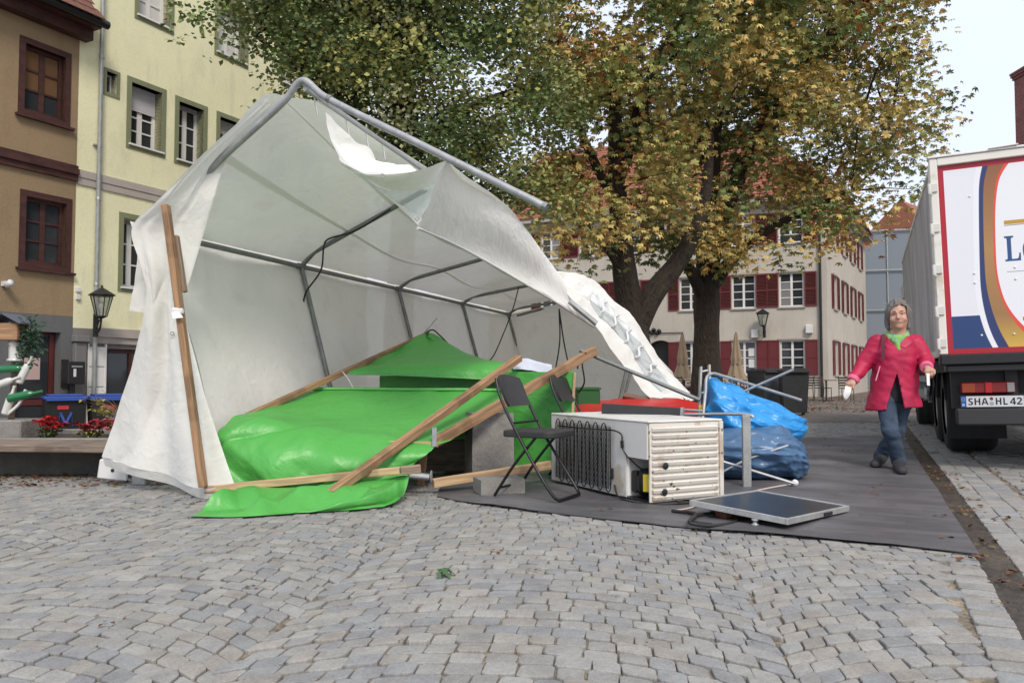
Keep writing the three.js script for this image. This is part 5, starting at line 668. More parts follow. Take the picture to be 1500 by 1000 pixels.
// ---------- the woman in the pink jacket ----------
function surfaceNets(f, lo, hi, h) {
  const n = [0, 1, 2].map((i) => Math.ceil((hi[i] - lo[i]) / h) + 1), [nx, ny, nz] = n, val = new Float32Array(nx * ny * nz), id = (i, j, k) => (k * ny + j) * nx + i;
  for (let k = 0; k < nz; k++) for (let j = 0; j < ny; j++) for (let i = 0; i < nx; i++) val[id(i, j, k)] = f(lo[0] + i * h, lo[1] + j * h, lo[2] + k * h);
  const vid = new Int32Array(nx * ny * nz).fill(-1), pos = [], idx = [];
  const ed = []; for (let a = 0; a < 8; a++) for (const b of [1, 2, 4]) if (!(a & b)) ed.push([a, a | b]);
  for (let k = 0; k < nz - 1; k++) for (let j = 0; j < ny - 1; j++) for (let i = 0; i < nx - 1; i++) {
    let m = 0; const v = []; for (let c = 0; c < 8; c++) { const x = val[id(i + (c & 1), j + ((c >> 1) & 1), k + (c >> 2))]; v.push(x); if (x < 0) m |= 1 << c; } if (m === 0 || m === 255) continue;
    let s = [0, 0, 0], q = 0; for (const [a, b] of ed) if ((v[a] < 0) !== (v[b] < 0)) { const t = v[a] / (v[a] - v[b]); for (let d = 0; d < 3; d++) { const A = (a >> d) & 1, B = (b >> d) & 1; s[d] += A + (B - A) * t; } q++; }
    vid[id(i, j, k)] = pos.length / 3; pos.push(lo[0] + (i + s[0] / q) * h, lo[1] + (j + s[1] / q) * h, lo[2] + (k + s[2] / q) * h);
  }
  for (let k = 1; k < nz - 1; k++) for (let j = 1; j < ny - 1; j++) for (let i = 1; i < nx - 1; i++) {
    const a = val[id(i, j, k)]; const face = (b, c0, c1, c2, c3) => { if ((a < 0) === (b < 0)) return; const q = [c0, c1, c2, c3].map((c) => vid[c]); if (q.some((x) => x < 0)) return; if (a < 0) idx.push(q[0], q[1], q[2], q[0], q[2], q[3]); else idx.push(q[0], q[2], q[1], q[0], q[3], q[2]); };
    face(val[id(i + 1, j, k)], id(i, j - 1, k - 1), id(i, j, k - 1), id(i, j, k), id(i, j - 1, k)); face(val[id(i, j + 1, k)], id(i - 1, j, k - 1), id(i - 1, j, k), id(i, j, k), id(i, j, k - 1)); face(val[id(i, j, k + 1)], id(i - 1, j - 1, k), id(i, j - 1, k), id(i, j, k), id(i - 1, j, k));
  }
  const g = new THREE.BufferGeometry(); g.setAttribute('position', new THREE.Float32BufferAttribute(pos, 3)); g.setIndex(idx); g.computeVertexNormals(); return boxUV(g.toNonIndexed());
}
const smin = (a, b, k) => { const h = clamp(0.5 + 0.5 * (b - a) / k); return mix(b, a, h) - k * h * (1 - h); };
const cap = (p, a, b, ra, rb) => { const bx = b[0] - a[0], by = b[1] - a[1], bz = b[2] - a[2], px = p[0] - a[0], py = p[1] - a[1], pz = p[2] - a[2], t = clamp((px * bx + py * by + pz * bz) / (bx * bx + by * by + bz * bz)); return Math.hypot(px - bx * t, py - by * t, pz - bz * t) - mix(ra, rb, t); };
const ell = (p, c, r) => { const x = (p[0] - c[0]) / r[0], y = (p[1] - c[1]) / r[1], z = (p[2] - c[2]) / r[2], l = Math.hypot(x, y, z); return (l - 1) * Math.min(...r); };
{
  const base = [3.68, 0, -7.6], t = thing('person', 'person in a pink jacket, jeans and green scarf walking beside the lorry', 'person', base, -0.451); const fc = Math.cos(-0.451), fs = Math.sin(-0.451);
  const rel = (p) => { const dx = p[0] - base[0], dz = p[2] - base[2]; return [dx * fc - dz * fs, p[1], dx * fs + dz * fc]; };
  const J = { head: rel([3.71,1.476,-7.52]), neck: rel([3.722,1.269,-7.58]), chest: rel([3.705,1.098,-7.58]), waist: rel([3.704,0.887,-7.6]), pelvis: rel([3.686,0.689,-7.6]), sl: rel([3.541,1.211,-7.62]), sr: rel([3.888,1.209,-7.56]), el: rel([3.436,1.013,-7.66]), er: rel([3.952,1.05,-7.5]), wl: rel([3.283,0.861,-7.56]), wr: rel([3.868,0.976,-7.32]), hl: rel([3.223,0.796,-7.5]), hr: rel([3.855,0.938,-7.25]), pl: rel([3.613,0.669,-7.6]), pr: rel([3.775,0.669,-7.62]), kl: rel([3.567,0.38,-7.42]), kr: rel([3.742,0.357,-7.66]), al: rel([3.677,0.09,-7.5]), ar: rel([3.671,0.099,-7.86]) };
  const tl = rel([3.499,0.02,-7.079]), tr = rel([3.497,0.02,-7.605]), hlL = [J.al[0] - 0.01, 0.03, J.al[2] - 0.06], hlR = [J.ar[0] + 0.03, 0.09, J.ar[2] - 0.06];
  // body: one continuous surface
  const body = (x, y, z) => { const p = [x, y, z]; let d = cap(p, J.neck, J.chest, 0.09, 0.12); d = smin(d, cap(p, J.chest, J.waist, 0.115, 0.105), 0.05); d = smin(d, cap(p, J.waist, J.pelvis, 0.105, 0.095), 0.05); d = smin(d, cap(p, J.sl, J.sr, 0.06, 0.06), 0.05); d = smin(d, cap(p, J.sl, J.el, 0.05, 0.04), 0.03); d = smin(d, cap(p, J.el, J.wl, 0.04, 0.026), 0.02); d = smin(d, cap(p, J.sr, J.er, 0.05, 0.04), 0.03); d = smin(d, cap(p, J.er, J.wr, 0.04, 0.026), 0.02); d = smin(d, cap(p, J.pl, J.kl, 0.075, 0.05), 0.04); d = smin(d, cap(p, J.kl, J.al, 0.055, 0.036), 0.02); d = smin(d, cap(p, J.pr, J.kr, 0.075, 0.05), 0.04); d = smin(d, cap(p, J.kr, J.ar, 0.055, 0.036), 0.02); return smin(d, cap(p, J.neck, J.head, 0.052, 0.05), 0.03); };
  const HS = 1.13; const headF = (x, y, z) => { const h = J.head, q = [(x - h[0]) / HS, (y - h[1]) / HS, (z - h[2]) / HS], s = Math.sin(-0.06), c = Math.cos(-0.06), p = [q[0] * c - q[1] * s, q[0] * s + q[1] * c, q[2]]; let d = ell(p, [0, 0.02, -0.01], [0.078, 0.115, 0.098]); d = smin(d, ell(p, [0, -0.055, 0.02], [0.058, 0.07, 0.065]), 0.03); d = smin(d, cap(p, [0, 0.01, 0.083], [0, -0.026, 0.106], 0.009, 0.015), 0.012); for (const k of [-1, 1]) { d = smin(d, cap(p, [k * 0.016, 0.022, 0.083], [k * 0.045, 0.022, 0.07], 0.01, 0.01), 0.014); d = -smin(-d, ell(p, [k * 0.031, 0.005, 0.096], [0.017, 0.009, 0.015]), 0.01); d = smin(d, ell(p, [k * 0.042, -0.035, 0.064], [0.022, 0.022, 0.02]), 0.02); d = smin(d, ell(p, [k * 0.08, 0.0, -0.01], [0.012, 0.03, 0.02]), 0.008); } d = smin(d, cap(p, [-0.02, -0.058, 0.079], [0.02, -0.058, 0.079], 0.008, 0.008), 0.01); d = smin(d, ell(p, [0, -0.1, 0.062], [0.02, 0.016, 0.018]), 0.02); return smin(d, cap(p, [0, -0.06, -0.01], [0, -0.16, -0.02], 0.05, 0.055), 0.03) * HS; };
  const handGeo = (w, h, curl, side) => {   // palm and five fingers from wrist w towards h
    const W = v3(w), dir = v3(h).sub(W).normalize(), ax = new THREE.Vector3(1, 0, 0.2).cross(dir).normalize(), ac = dir.clone().cross(ax).normalize(), P = (a, b, c) => W.clone().addScaledVector(dir, a).addScaledVector(ac, b).addScaledVector(ax, c).toArray();
    const bones = [[P(0, 0, 0), P(0.075, 0.012, 0), 0.024, 0.021], [P(0.01, 0, 0), P(0.075, -0.018, 0), 0.022, 0.02], [P(0.01, 0, 0), P(0.07, 0.028, 0), 0.02, 0.018]];
    [[-0.03, 0.034, 0.026], [-0.01, 0.04, 0.03], [0.01, 0.037, 0.028], [0.03, 0.028, 0.022]].forEach(([b, l1, l2]) => { const a = P(0.08, b, 0), m = P(0.08 + l1 * Math.cos(curl), b * 1.05, l1 * Math.sin(curl)), e = P(0.08 + l1 * Math.cos(curl) + l2 * Math.cos(curl * 2.1), b, l1 * Math.sin(curl) + l2 * Math.sin(curl * 2.1)); bones.push([P(0.06, b, 0), a, 0.011, 0.011], [a, m, 0.0105, 0.0095], [m, e, 0.0095, 0.008]); });
    bones.push([P(0.02, -0.024 * side, 0.0), P(0.052, -0.048 * side, 0.014), 0.014, 0.011], [P(0.052, -0.048 * side, 0.014), P(0.08, -0.044 * side, 0.03), 0.011, 0.0085]);
    const c = P(0.06, 0, 0.01), f = (x, y, z) => { let d = 1; bones.forEach((b, i) => { const e = cap([x, y, z], b[0], b[1], b[2], b[3]); d = i < 3 ? smin(d, e, 0.015) : smin(d, e, 0.004); }); return d; };
    return surfaceNets(f, c.map((v) => v - 0.13), c.map((v) => v + 0.13), 0.0042);
  };
  const skin = std({ color: [0.5, 0.285, 0.2], roughness: 0.55 });
  const bodyMesh = obj('body', merge([surfaceNets(body, [-0.55, 0.02, -0.5], [0.5, 1.5, 0.5], 0.014), surfaceNets(headF, J.head.map((v, i) => v - [0.14, 0.2, 0.16][i]), J.head.map((v, i) => v + [0.14, 0.18, 0.16][i]), 0.005), handGeo(J.wl, J.hl, 0.55, 1), handGeo(J.wr, J.hr, 0.85, -1)]), skin, t);
  const hd = (x, y, z) => { const s = Math.sin(0.06), c = Math.cos(0.06); return [J.head[0] + (x * c - y * s) * HS, J.head[1] + (x * s + y * c) * HS, J.head[2] + z * HS]; };
  for (const k of [-1, 1]) { obj('eye', placed(new THREE.SphereGeometry(0.0115, 14, 10), M4(...hd(k * 0.031, 0.006, 0.075))), std({ color: [0.35, 0.32, 0.3], roughness: 0.2 }), t); obj('iris', placed(new THREE.SphereGeometry(0.0068, 10, 8), M4(...hd(k * 0.031, 0.0055, 0.081))), std({ color: [0.03, 0.022, 0.016], roughness: 0.2 }), t); obj('eyebrow', tube([hd(k * 0.014, 0.027, 0.093), hd(k * 0.032, 0.032, 0.088), hd(k * 0.05, 0.026, 0.072)], [0.004, 0.004, 0.002], 6, 8), std({ color: [0.07, 0.05, 0.04], roughness: 0.9 }), t); }
  obj('lips', placed(new THREE.SphereGeometry(1, 14, 8), new THREE.Matrix4().makeTranslation(...hd(0, -0.058, 0.085)).multiply(new THREE.Matrix4().makeScale(0.023, 0.0065, 0.006))), std({ color: [0.36, 0.13, 0.11], roughness: 0.45 }), t);
  // grey hair pulled back, loose at the sides
  const hairF = (x, y, z) => { const p = [(x - J.head[0]) / HS, (y - J.head[1]) / HS, (z - J.head[2]) / HS]; let d = ell(p, [0, 0.03, -0.012], [0.09, 0.117, 0.106]); d = smin(d, cap(p, [-0.083, 0.03, -0.01], [-0.078, -0.1, -0.02], 0.022, 0.02), 0.02); d = smin(d, cap(p, [0.083, 0.03, -0.01], [0.075, -0.1, -0.02], 0.022, 0.02), 0.02); d += 0.008 * noise3(x * 50, y * 12, z * 50) + 0.004 * noise3(x * 130, y * 22, z * 130); const face = Math.max(Math.abs(p[0]) - 0.066 + Math.max(0, -p[1]) * 0.12, p[1] - (0.082 - 8 * p[0] * p[0] + 0.3 * p[0]), 0.012 - p[2]); return Math.max(d, -face) * HS; };
  obj('hair', surfaceNets(hairF, J.head.map((v, i) => v - [0.15, 0.17, 0.18][i]), J.head.map((v, i) => v + [0.15, 0.21, 0.16][i]), 0.0055), std({ color: [0.15, 0.138, 0.13], roughness: 0.75 }), t);
  obj('hair_strand', merge([[-0.07, 0.1], [-0.04, 0.13], [0.02, 0.15], [0.06, 0.12], [0.085, 0.07], [-0.09, 0.06], [0.04, 0.14]].map(([x, y], i) => tube([hd(x * 0.9, y * 0.9, -0.01), hd(x * 1.2, y * 1.12, 0), hd(x * 1.45 + 0.01 * (i % 3 - 1), y * 1.18, 0.01)], [0.004, 0.0028, 0.001], 5, 8))), std({ color: [0.32, 0.3, 0.29], roughness: 0.8 }), t);
  // jacket: hollow shell, open at the front below the waist
  const hemY = 0.58, zf = 0.86;
  const jk = (x, y, z) => {
    const p = [x, y, z]; const sq = (a, b, ra, rb) => { const c = [(a[0] + b[0]) / 2, 0, (a[2] + b[2]) / 2]; return cap([x, y, c[2] + (z - c[2]) / zf], a, b, ra, rb) * 0.9; };
    const hem = [J.pelvis[0], 0.56, J.pelvis[2]];
    let d = sq([J.neck[0], J.neck[1] - 0.06, J.neck[2]], J.chest, 0.13, 0.182); d = smin(d, sq(J.chest, J.waist, 0.182, 0.195), 0.06); d = smin(d, sq(J.waist, hem, 0.195, 0.25), 0.06); d = smin(d, cap(p, [J.sl[0] + 0.02, J.sl[1], J.sl[2]], [J.sr[0] - 0.02, J.sr[1], J.sr[2]], 0.072, 0.072), 0.05);
    let ar = cap(p, J.sl, J.el, 0.084, 0.075); ar = smin(ar, cap(p, J.el, J.wl, 0.072, 0.056), 0.03); d = smin(d, ar, 0.025); ar = cap(p, J.sr, J.er, 0.084, 0.075); ar = smin(ar, cap(p, J.er, J.wr, 0.072, 0.056), 0.03); d = smin(d, ar, 0.025);
    d += 0.007 * noise3(x * 9, y * 11, z * 9) + 0.006 * noise3(x * 18 + y * 14, y * 24, z * 14) + 0.006 * noise3(x * 6 + y * 9, y * 7 - x * 8, z * 8);
    return d;
  };
  const cuts = (x, y, z, d) => {
    const nearArm = Math.abs(x - J.pelvis[0]) > 0.3; let c = nearArm ? -1 : hemY - y + 0.02 * Math.sin(x * 6); const cut = [[J.el, J.wl], [J.er, J.wr]];
    for (const [a, b] of cut) { const L = Math.hypot(b[0] - a[0], b[1] - a[1], b[2] - a[2]), t1 = ((x - b[0]) * (b[0] - a[0]) + (y - b[1]) * (b[1] - a[1]) + (z - b[2]) * (b[2] - a[2])) / L; if (Math.hypot(x - b[0], y - b[1], z - b[2]) < 0.13) c = Math.max(c, t1 - 0.0); }
    const k = clamp((0.92 - y) / 0.32), mid = J.waist[0] + 0.02 + 0.02 * k, w = 0.075 * k; const open = z > J.waist[2] ? Math.min(w - Math.abs(x - (mid - 0.04 * k)), 0.92 - y) : -1; c = Math.max(c, open);
    const nk = Math.hypot(x - J.neck[0], (z - J.neck[2]) - 0.02); if (y > J.neck[1] - 0.02) c = Math.max(c, 0.085 - nk); c = Math.max(c, (y - (J.neck[1] + 0.055)));
    return Math.max(d, c);
  };
  const jacket = surfaceNets((x, y, z) => { const d = jk(x, y, z); return cuts(x, y, z, Math.max(d, -(d + 0.024))); }, [-0.6, 0.55, -0.45], [0.55, 1.52, 0.55], 0.0105);
  const pinkM = phys({ map: tGrain, bumpMap: tCrease, bumpScale: 0.01, color: [0.5, 0.01, 0.07], roughness: 0.6, sheen: 0.3, sheenRoughness: 0.5 });
  const jm = obj('jacket', jacket, pinkM, t);
  for (const [a, b] of [[J.el, J.wl], [J.er, J.wr]]) { const q = lp(a, b, 0.93), e = lp(a, b, 1.09); obj('cuff', tube([q, lp(q, e, 0.5), e], [0.06, 0.057, 0.05], 16, 6), std({ map: tGrain, color: [0.78, 0.16, 0.3], roughness: 0.7 }), jm); }
  obj('zip', tube([[J.waist[0] - 0.06, 0.96, J.waist[2] + 0.17], [J.waist[0] - 0.03, 1.1, J.waist[2] + 0.166], [J.neck[0] + 0.01, J.neck[1] - 0.14, J.neck[2] + 0.146]], 0.006, 6, 12), std({ color: [0.3, 0.008, 0.04], roughness: 0.5 }), jm);
  obj('pocket_zip', beam([J.waist[0] - 0.125, 0.99, J.waist[2] + 0.145], [J.waist[0] - 0.165, 0.85, J.waist[2] + 0.16], 0.012, 0.01, 0.002), std({ color: [0.7, 0.3, 0.38], roughness: 0.6 }), jm);
  for (const k of [-1, 1]) obj('collar', sheet([[[J.neck[0] + k * 0.02, J.neck[1] - 0.09, J.neck[2] + 0.15], [J.neck[0] + k * 0.08, J.neck[1] - 0.0, J.neck[2] + 0.1], [J.neck[0] + k * 0.11, J.neck[1] + 0.03, J.neck[2] - 0.02], [J.neck[0] + k * 0.05, J.neck[1] + 0.04, J.neck[2] - 0.1]], [[J.neck[0] + k * 0.07, J.neck[1] - 0.11, J.neck[2] + 0.155], [J.neck[0] + k * 0.14, J.neck[1] - 0.05, J.neck[2] + 0.1], [J.neck[0] + k * 0.155, J.neck[1] - 0.02, J.neck[2] - 0.03], [J.neck[0] + k * 0.06, J.neck[1] - 0.01, J.neck[2] - 0.13]]], 16, 6, sagN(0.01, 12)), pinkM, jm);
  obj('bag_strap', sheet([[[J.sl[0] + 0.055, J.sl[1] + 0.09, J.sl[2] - 0.04], [J.sl[0] + 0.085, J.sl[1] + 0.09, J.sl[2] - 0.04]], [[J.sl[0] + 0.05, J.sl[1] + 0.06, J.sl[2] + 0.1], [J.sl[0] + 0.08, J.sl[1] + 0.06, J.sl[2] + 0.1]], [[J.sl[0] + 0.045, J.sl[1] - 0.16, J.sl[2] + 0.15], [J.sl[0] + 0.075, J.sl[1] - 0.16, J.sl[2] + 0.155]]], 4, 16), std({ color: [0.1, 0.02, 0.035], roughness: 0.8 }), t);
  obj('sweater', surfaceNets((x, y, z) => Math.max(smin(cap([x, y, z * 1.1], J.chest, J.pelvis, 0.135, 0.142), 1, 0.01), y - J.neck[1] + 0.03, 0.64 - y), [-0.3, 0.6, -0.3], [0.3, 1.45, 0.3], 0.016), std({ color: [0.014, 0.015, 0.022], roughness: 0.9 }), t);
  // jeans
  const jeansF = (x, y, z) => { const p = [x, y, z]; let a = smin(cap(p, J.pl, J.kl, 0.092, 0.074), cap(p, J.kl, [J.al[0], J.al[1] - 0.0, J.al[2]], 0.074, 0.066), 0.02), b = smin(cap(p, J.pr, J.kr, 0.092, 0.074), cap(p, J.kr, J.ar, 0.074, 0.064), 0.02); let d = smin(smin(a, b, 0.015), cap(p, J.pl, J.pr, 0.112, 0.112), 0.04); d += 0.006 * noise3(x * 12, y * 24, z * 12) + 0.004 * noise3(x * 20, y * 46, z * 20); return Math.max(d, (J.al[1] - 0.035) - y); };
  const tJean = tex(256, 0.4, (u, v) => { const a = fbm(u, v, 4, 4, 4, 151), f = fbm(u, v, 70, 90, 2, 155); const c = 0.8 + 0.3 * (a - 0.5) + 0.3 * (f - 0.5); return [c, c, c]; });
  obj('jeans', surfaceNets(jeansF, [-0.35, 0.02, -0.5], [0.35, 0.95, 0.45], 0.0125), std({ map: tJean, color: [0.06, 0.095, 0.155], roughness: 0.9 }), t);
  // ankle boots
  const shoe = (an, to, he) => surfaceNets((x, y, z) => { const p = [x, y, z]; let d = cap(p, he, to, 0.046, 0.044); d = smin(d, cap(p, [an[0], an[1] + 0.02, an[2]], lp(he, to, 0.3), 0.052, 0.05), 0.03); return Math.max(d, Math.min(he[1], to[1]) - 0.022 - y); }, [Math.min(an[0], to[0], he[0]) - 0.12, -0.01, Math.min(an[2], to[2], he[2]) - 0.12], [Math.max(an[0], to[0], he[0]) + 0.12, an[1] + 0.12, Math.max(an[2], to[2], he[2]) + 0.12], 0.0095);
  const sl = obj('shoe', shoe([J.al[0], J.al[1], J.al[2]], [tl[0], 0.045, tl[2]], [hlL[0], 0.045, hlL[2]]), std({ map: tGrain, color: [0.035, 0.037, 0.045], roughness: 0.7 }), t); obj('shoe', shoe(J.ar, [tr[0], 0.045, tr[2]], [hlR[0], 0.1, hlR[2]]), std({ map: tGrain, color: [0.035, 0.037, 0.045], roughness: 0.7 }), t);
  // scarf
  const tScarf = tex(256, 0.25, (u, v) => { const a = fbm(u, v, 5, 5, 4, 161), b = fbm(u, v, 18, 18, 3, 165); return [mix(0.55, 0.86, a) * 0.85, mix(0.78, 0.95, b), mix(0.35, 0.75, step01(0.35, 0.65, b))]; });
  obj('scarf', surfaceNets((x, y, z) => { const p = [x - J.neck[0], y - J.neck[1], z - J.neck[2]]; const r = Math.hypot(p[0], (p[2] - 0.015) * 1.05); let d = Math.hypot(r - 0.083, (p[1] - 0.02 + p[2] * 0.35) * 0.75) - 0.032; d = smin(d, cap(p, [0.0, -0.03, 0.105], [0.012, -0.125, 0.145], 0.042, 0.018), 0.03); return d + 0.007 * noise3(x * 30, y * 40, z * 30); }, J.neck.map((v, i) => v - [0.16, 0.18, 0.16][i]), J.neck.map((v, i) => v + [0.16, 0.1, 0.2][i]), 0.006), std({ map: tScarf, color: [0.6, 0.62, 0.6], roughness: 0.95 }), t);
}
{ const hw = [3.192,0.745,-7.46]; solo('paper_slip', sheet([[[hw[0] - 0.03, hw[1] + 0.06, hw[2] + 0.02], [hw[0] + 0.03, hw[1] + 0.04, hw[2]]], [[hw[0] - 0.055, hw[1] - 0.01, hw[2] + 0.03], [hw[0] + 0.015, hw[1] - 0.02, hw[2] + 0.01]], [[hw[0] - 0.05, hw[1] - 0.05, hw[2] + 0.03], [hw[0] - 0.02, hw[1] - 0.075, hw[2]]]], 6, 10, sagN(0.008, 20)), std({ color: [0.8, 0.79, 0.8], roughness: 0.8 }), 'crumpled white tissue in the right hand of the person in pink', 'paper', hw);
  const hr = [3.815,0.863,-7.2]; solo('paper_slip', sheet([[[hr[0] - 0.012, hr[1] + 0.06, hr[2]], [hr[0] + 0.015, hr[1] + 0.055, hr[2]]], [[hr[0] - 0.016, hr[1] - 0.05, hr[2] + 0.01], [hr[0] + 0.01, hr[1] - 0.055, hr[2] + 0.01]]], 4, 8, sagN(0.004, 25)), std({ color: [0.8, 0.8, 0.82], roughness: 0.8 }), 'narrow white slip held in the left hand of the person in pink', 'paper', hr); }

// ---------- things on the floor covering ----------
{ // fridge lying on its side, its underside towards the street
  const t = thing('fridge', 'old white fridge lying on its side, condenser grille and ribbed base showing', 'fridge', [0.938, 0.022, -5.412], 0.471);
  const W = 0.655, H = 0.55, L = 1.336;
  obj('cabinet', merge([box(0.012, W, 0.01, H, -L, -0.26, 0.012), box(0.012, W, 0.3, H, -0.258, -0.02, 0.004), box(0.3, W, 0.01, 0.298, -0.258, -0.02)]), M.fridge, t);
  obj('top_panel', box(-0.004, W + 0.004, H + 0.002, H + 0.016, -L, 0.004, 0.006), M.fridge, t);
  obj('back_plate', merge([box(0.0, 0.01, 0.012, H, -L, -1.24), box(0.0, 0.01, 0.012, H, -0.4, -0.27), box(0.0, 0.01, 0.3, H, -0.268, -0.02)]), std({ map: tDirt, color: [0.64, 0.63, 0.6], roughness: 0.5 }), t);
  obj('compressor_tray', merge([box(0.0, 0.3, 0.0, 0.012, -0.26, -0.02), box(0.28, 0.298, 0.012, 0.298, -0.257, -0.02)]), M.blackPlastic, t);
  const cp = lathe([[0.001, 0.0], [0.085, 0.01], [0.1, 0.05], [0.1, 0.13], [0.075, 0.185], [0.001, 0.2]], 20); cp.rotateZ(0.0); cp.translate(0.125, 0.03, -0.14); const cm = obj('compressor', cp, M.blackMetal, t);
  obj('yellow_label', (() => { const a = []; for (let j = 0; j <= 4; j++) { const r = []; for (let i = 0; i <= 6; i++) { const an = 3.5 + i * 0.14; r.push([0.125 + Math.cos(an) * 0.103, 0.07 + j * 0.03, -0.14 - Math.sin(an) * 0.103, i, j]); } a.push(r); } return gridGeo(a); })(), std({ color: [0.66, 0.5, 0.02], roughness: 0.5 }), cm);
  obj('relay_box', box(0.03, 0.09, 0.05, 0.2, -0.25, -0.19, 0.006), M.blackPlastic, t);
  const co = []; let up = true; const n = 15; for (let k = 0; k < n; k++) { const z = -1.21 + k * 0.056, a = up ? 0.05 : 0.5, b = up ? 0.5 : 0.05; co.push([-0.028, a, z], [-0.028, mix(a, b, 0.5), z], [-0.028, b, z]); if (k < n - 1) co.push([-0.028, b + (up ? 0.025 : -0.025), z + 0.028]); up = !up; } obj('condenser_coil', tube(co, 0.0045, 6, co.length * 5), M.blackMetal, t);
  const wi = []; for (let k = 0; k < 30; k++) { const y = 0.06 + k * 0.0148; wi.push(beam([-0.034, y, -1.225], [-0.034, y, -0.425], 0.0022, 0.0022, 0)); } for (let k = 0; k < 36; k++) { const z = -1.22 + k * 0.0224; const zz = []; for (let j = 0; j <= 22; j++) zz.push([-0.022, 0.045 + j * 0.021, z + (j % 2 ? 0.004 : -0.004)]); wi.push(tube(zz, 0.003, 4, 22, false)); } obj('condenser_wires', merge(wi), M.blackMetal, t);
  obj('condenser_backing', box(0.0, 0.01, 0.012, H, -1.238, -0.402), std({ map: tDirt, color: [0.6, 0.59, 0.56], roughness: 0.6 }), t);
  obj('suction_pipe', tube([[-0.02, 0.47, -1.2], [-0.03, 0.47, -0.9], [-0.03, 0.475, -0.55], [-0.02, 0.475, -0.36], [-0.015, 0.45, -0.3], [-0.012, 0.35, -0.29], [0.02, 0.26, -0.2], [0.08, 0.2, -0.15]], 0.0055, 6, 50), M.blackMetal, t);
  obj('filter_dryer', tube([[-0.016, 0.36, -0.292], [-0.016, 0.41, -0.295]], 0.012, 8, 1, false), M.blackMetal, t);
  obj('plug', box(-0.025, -0.004, 0.12, 0.2, -0.44, -0.415, 0.006), M.blackPlastic, t);
  const rust = std({ map: tex(512, 0.75, (u, v) => { const a = step01(0.6, 0.76, fbm(u, v, 7, 5, 6, 171)), b = step01(0.76, 0.8, fbm(u, v, 13, 17, 4, 175)), c = 0.93 + 0.06 * (fbm(u, v, 5, 5, 4, 177) - 0.5); return [mix(mix(c, 0.72, a * 0.6), 0.3, b * 0.8), mix(mix(c * 0.985, 0.62, a * 0.6), 0.2, b * 0.8), mix(mix(c * 0.96, 0.5, a * 0.6), 0.13, b * 0.8)]; }), color: [0.8, 0.79, 0.76], roughness: 0.45 });
  const bp = obj('base_plate', merge([box(0.012, W, 0.006, H, -0.018, -0.004, 0.003)]), rust, t);
  for (let k = 0; k < 11; k++) { const y = 0.035 + k * 0.047; obj('rib', boxUV(placed(cbox(W - 0.07, 0.034, 0.02, 0.007), M4(W / 2 - 0.008, y, 0.004, 0, 0.32))), rust, bp); }
  obj('edge_strip', box(W - 0.03, W + 0.004, 0.004, H, -0.018, 0.014, 0.004), rust, t);
  for (const [x, y] of [[0.13, 0.255], [0.12, 0.075]]) obj('rust_hole', placed(lathe([[0.001, 0.0], [0.02, 0.001], [0.026, 0.004], [0.001, 0.006]], 7), M4(x, y, 0.016, 0, 1.57)), M.blackPlastic, bp);
  obj('power_cable', tube([[-0.01, 0.08, -0.4], [-0.05, 0.02, -0.3], [-0.06, 0.005, -0.1], [0.05, 0.0, 0.06], [0.2, 0.005, 0.1], [0.3, 0.0, 0.07], [0.22, 0.006, 0.03]], 0.007, 6, 50), M.cord, t);
}
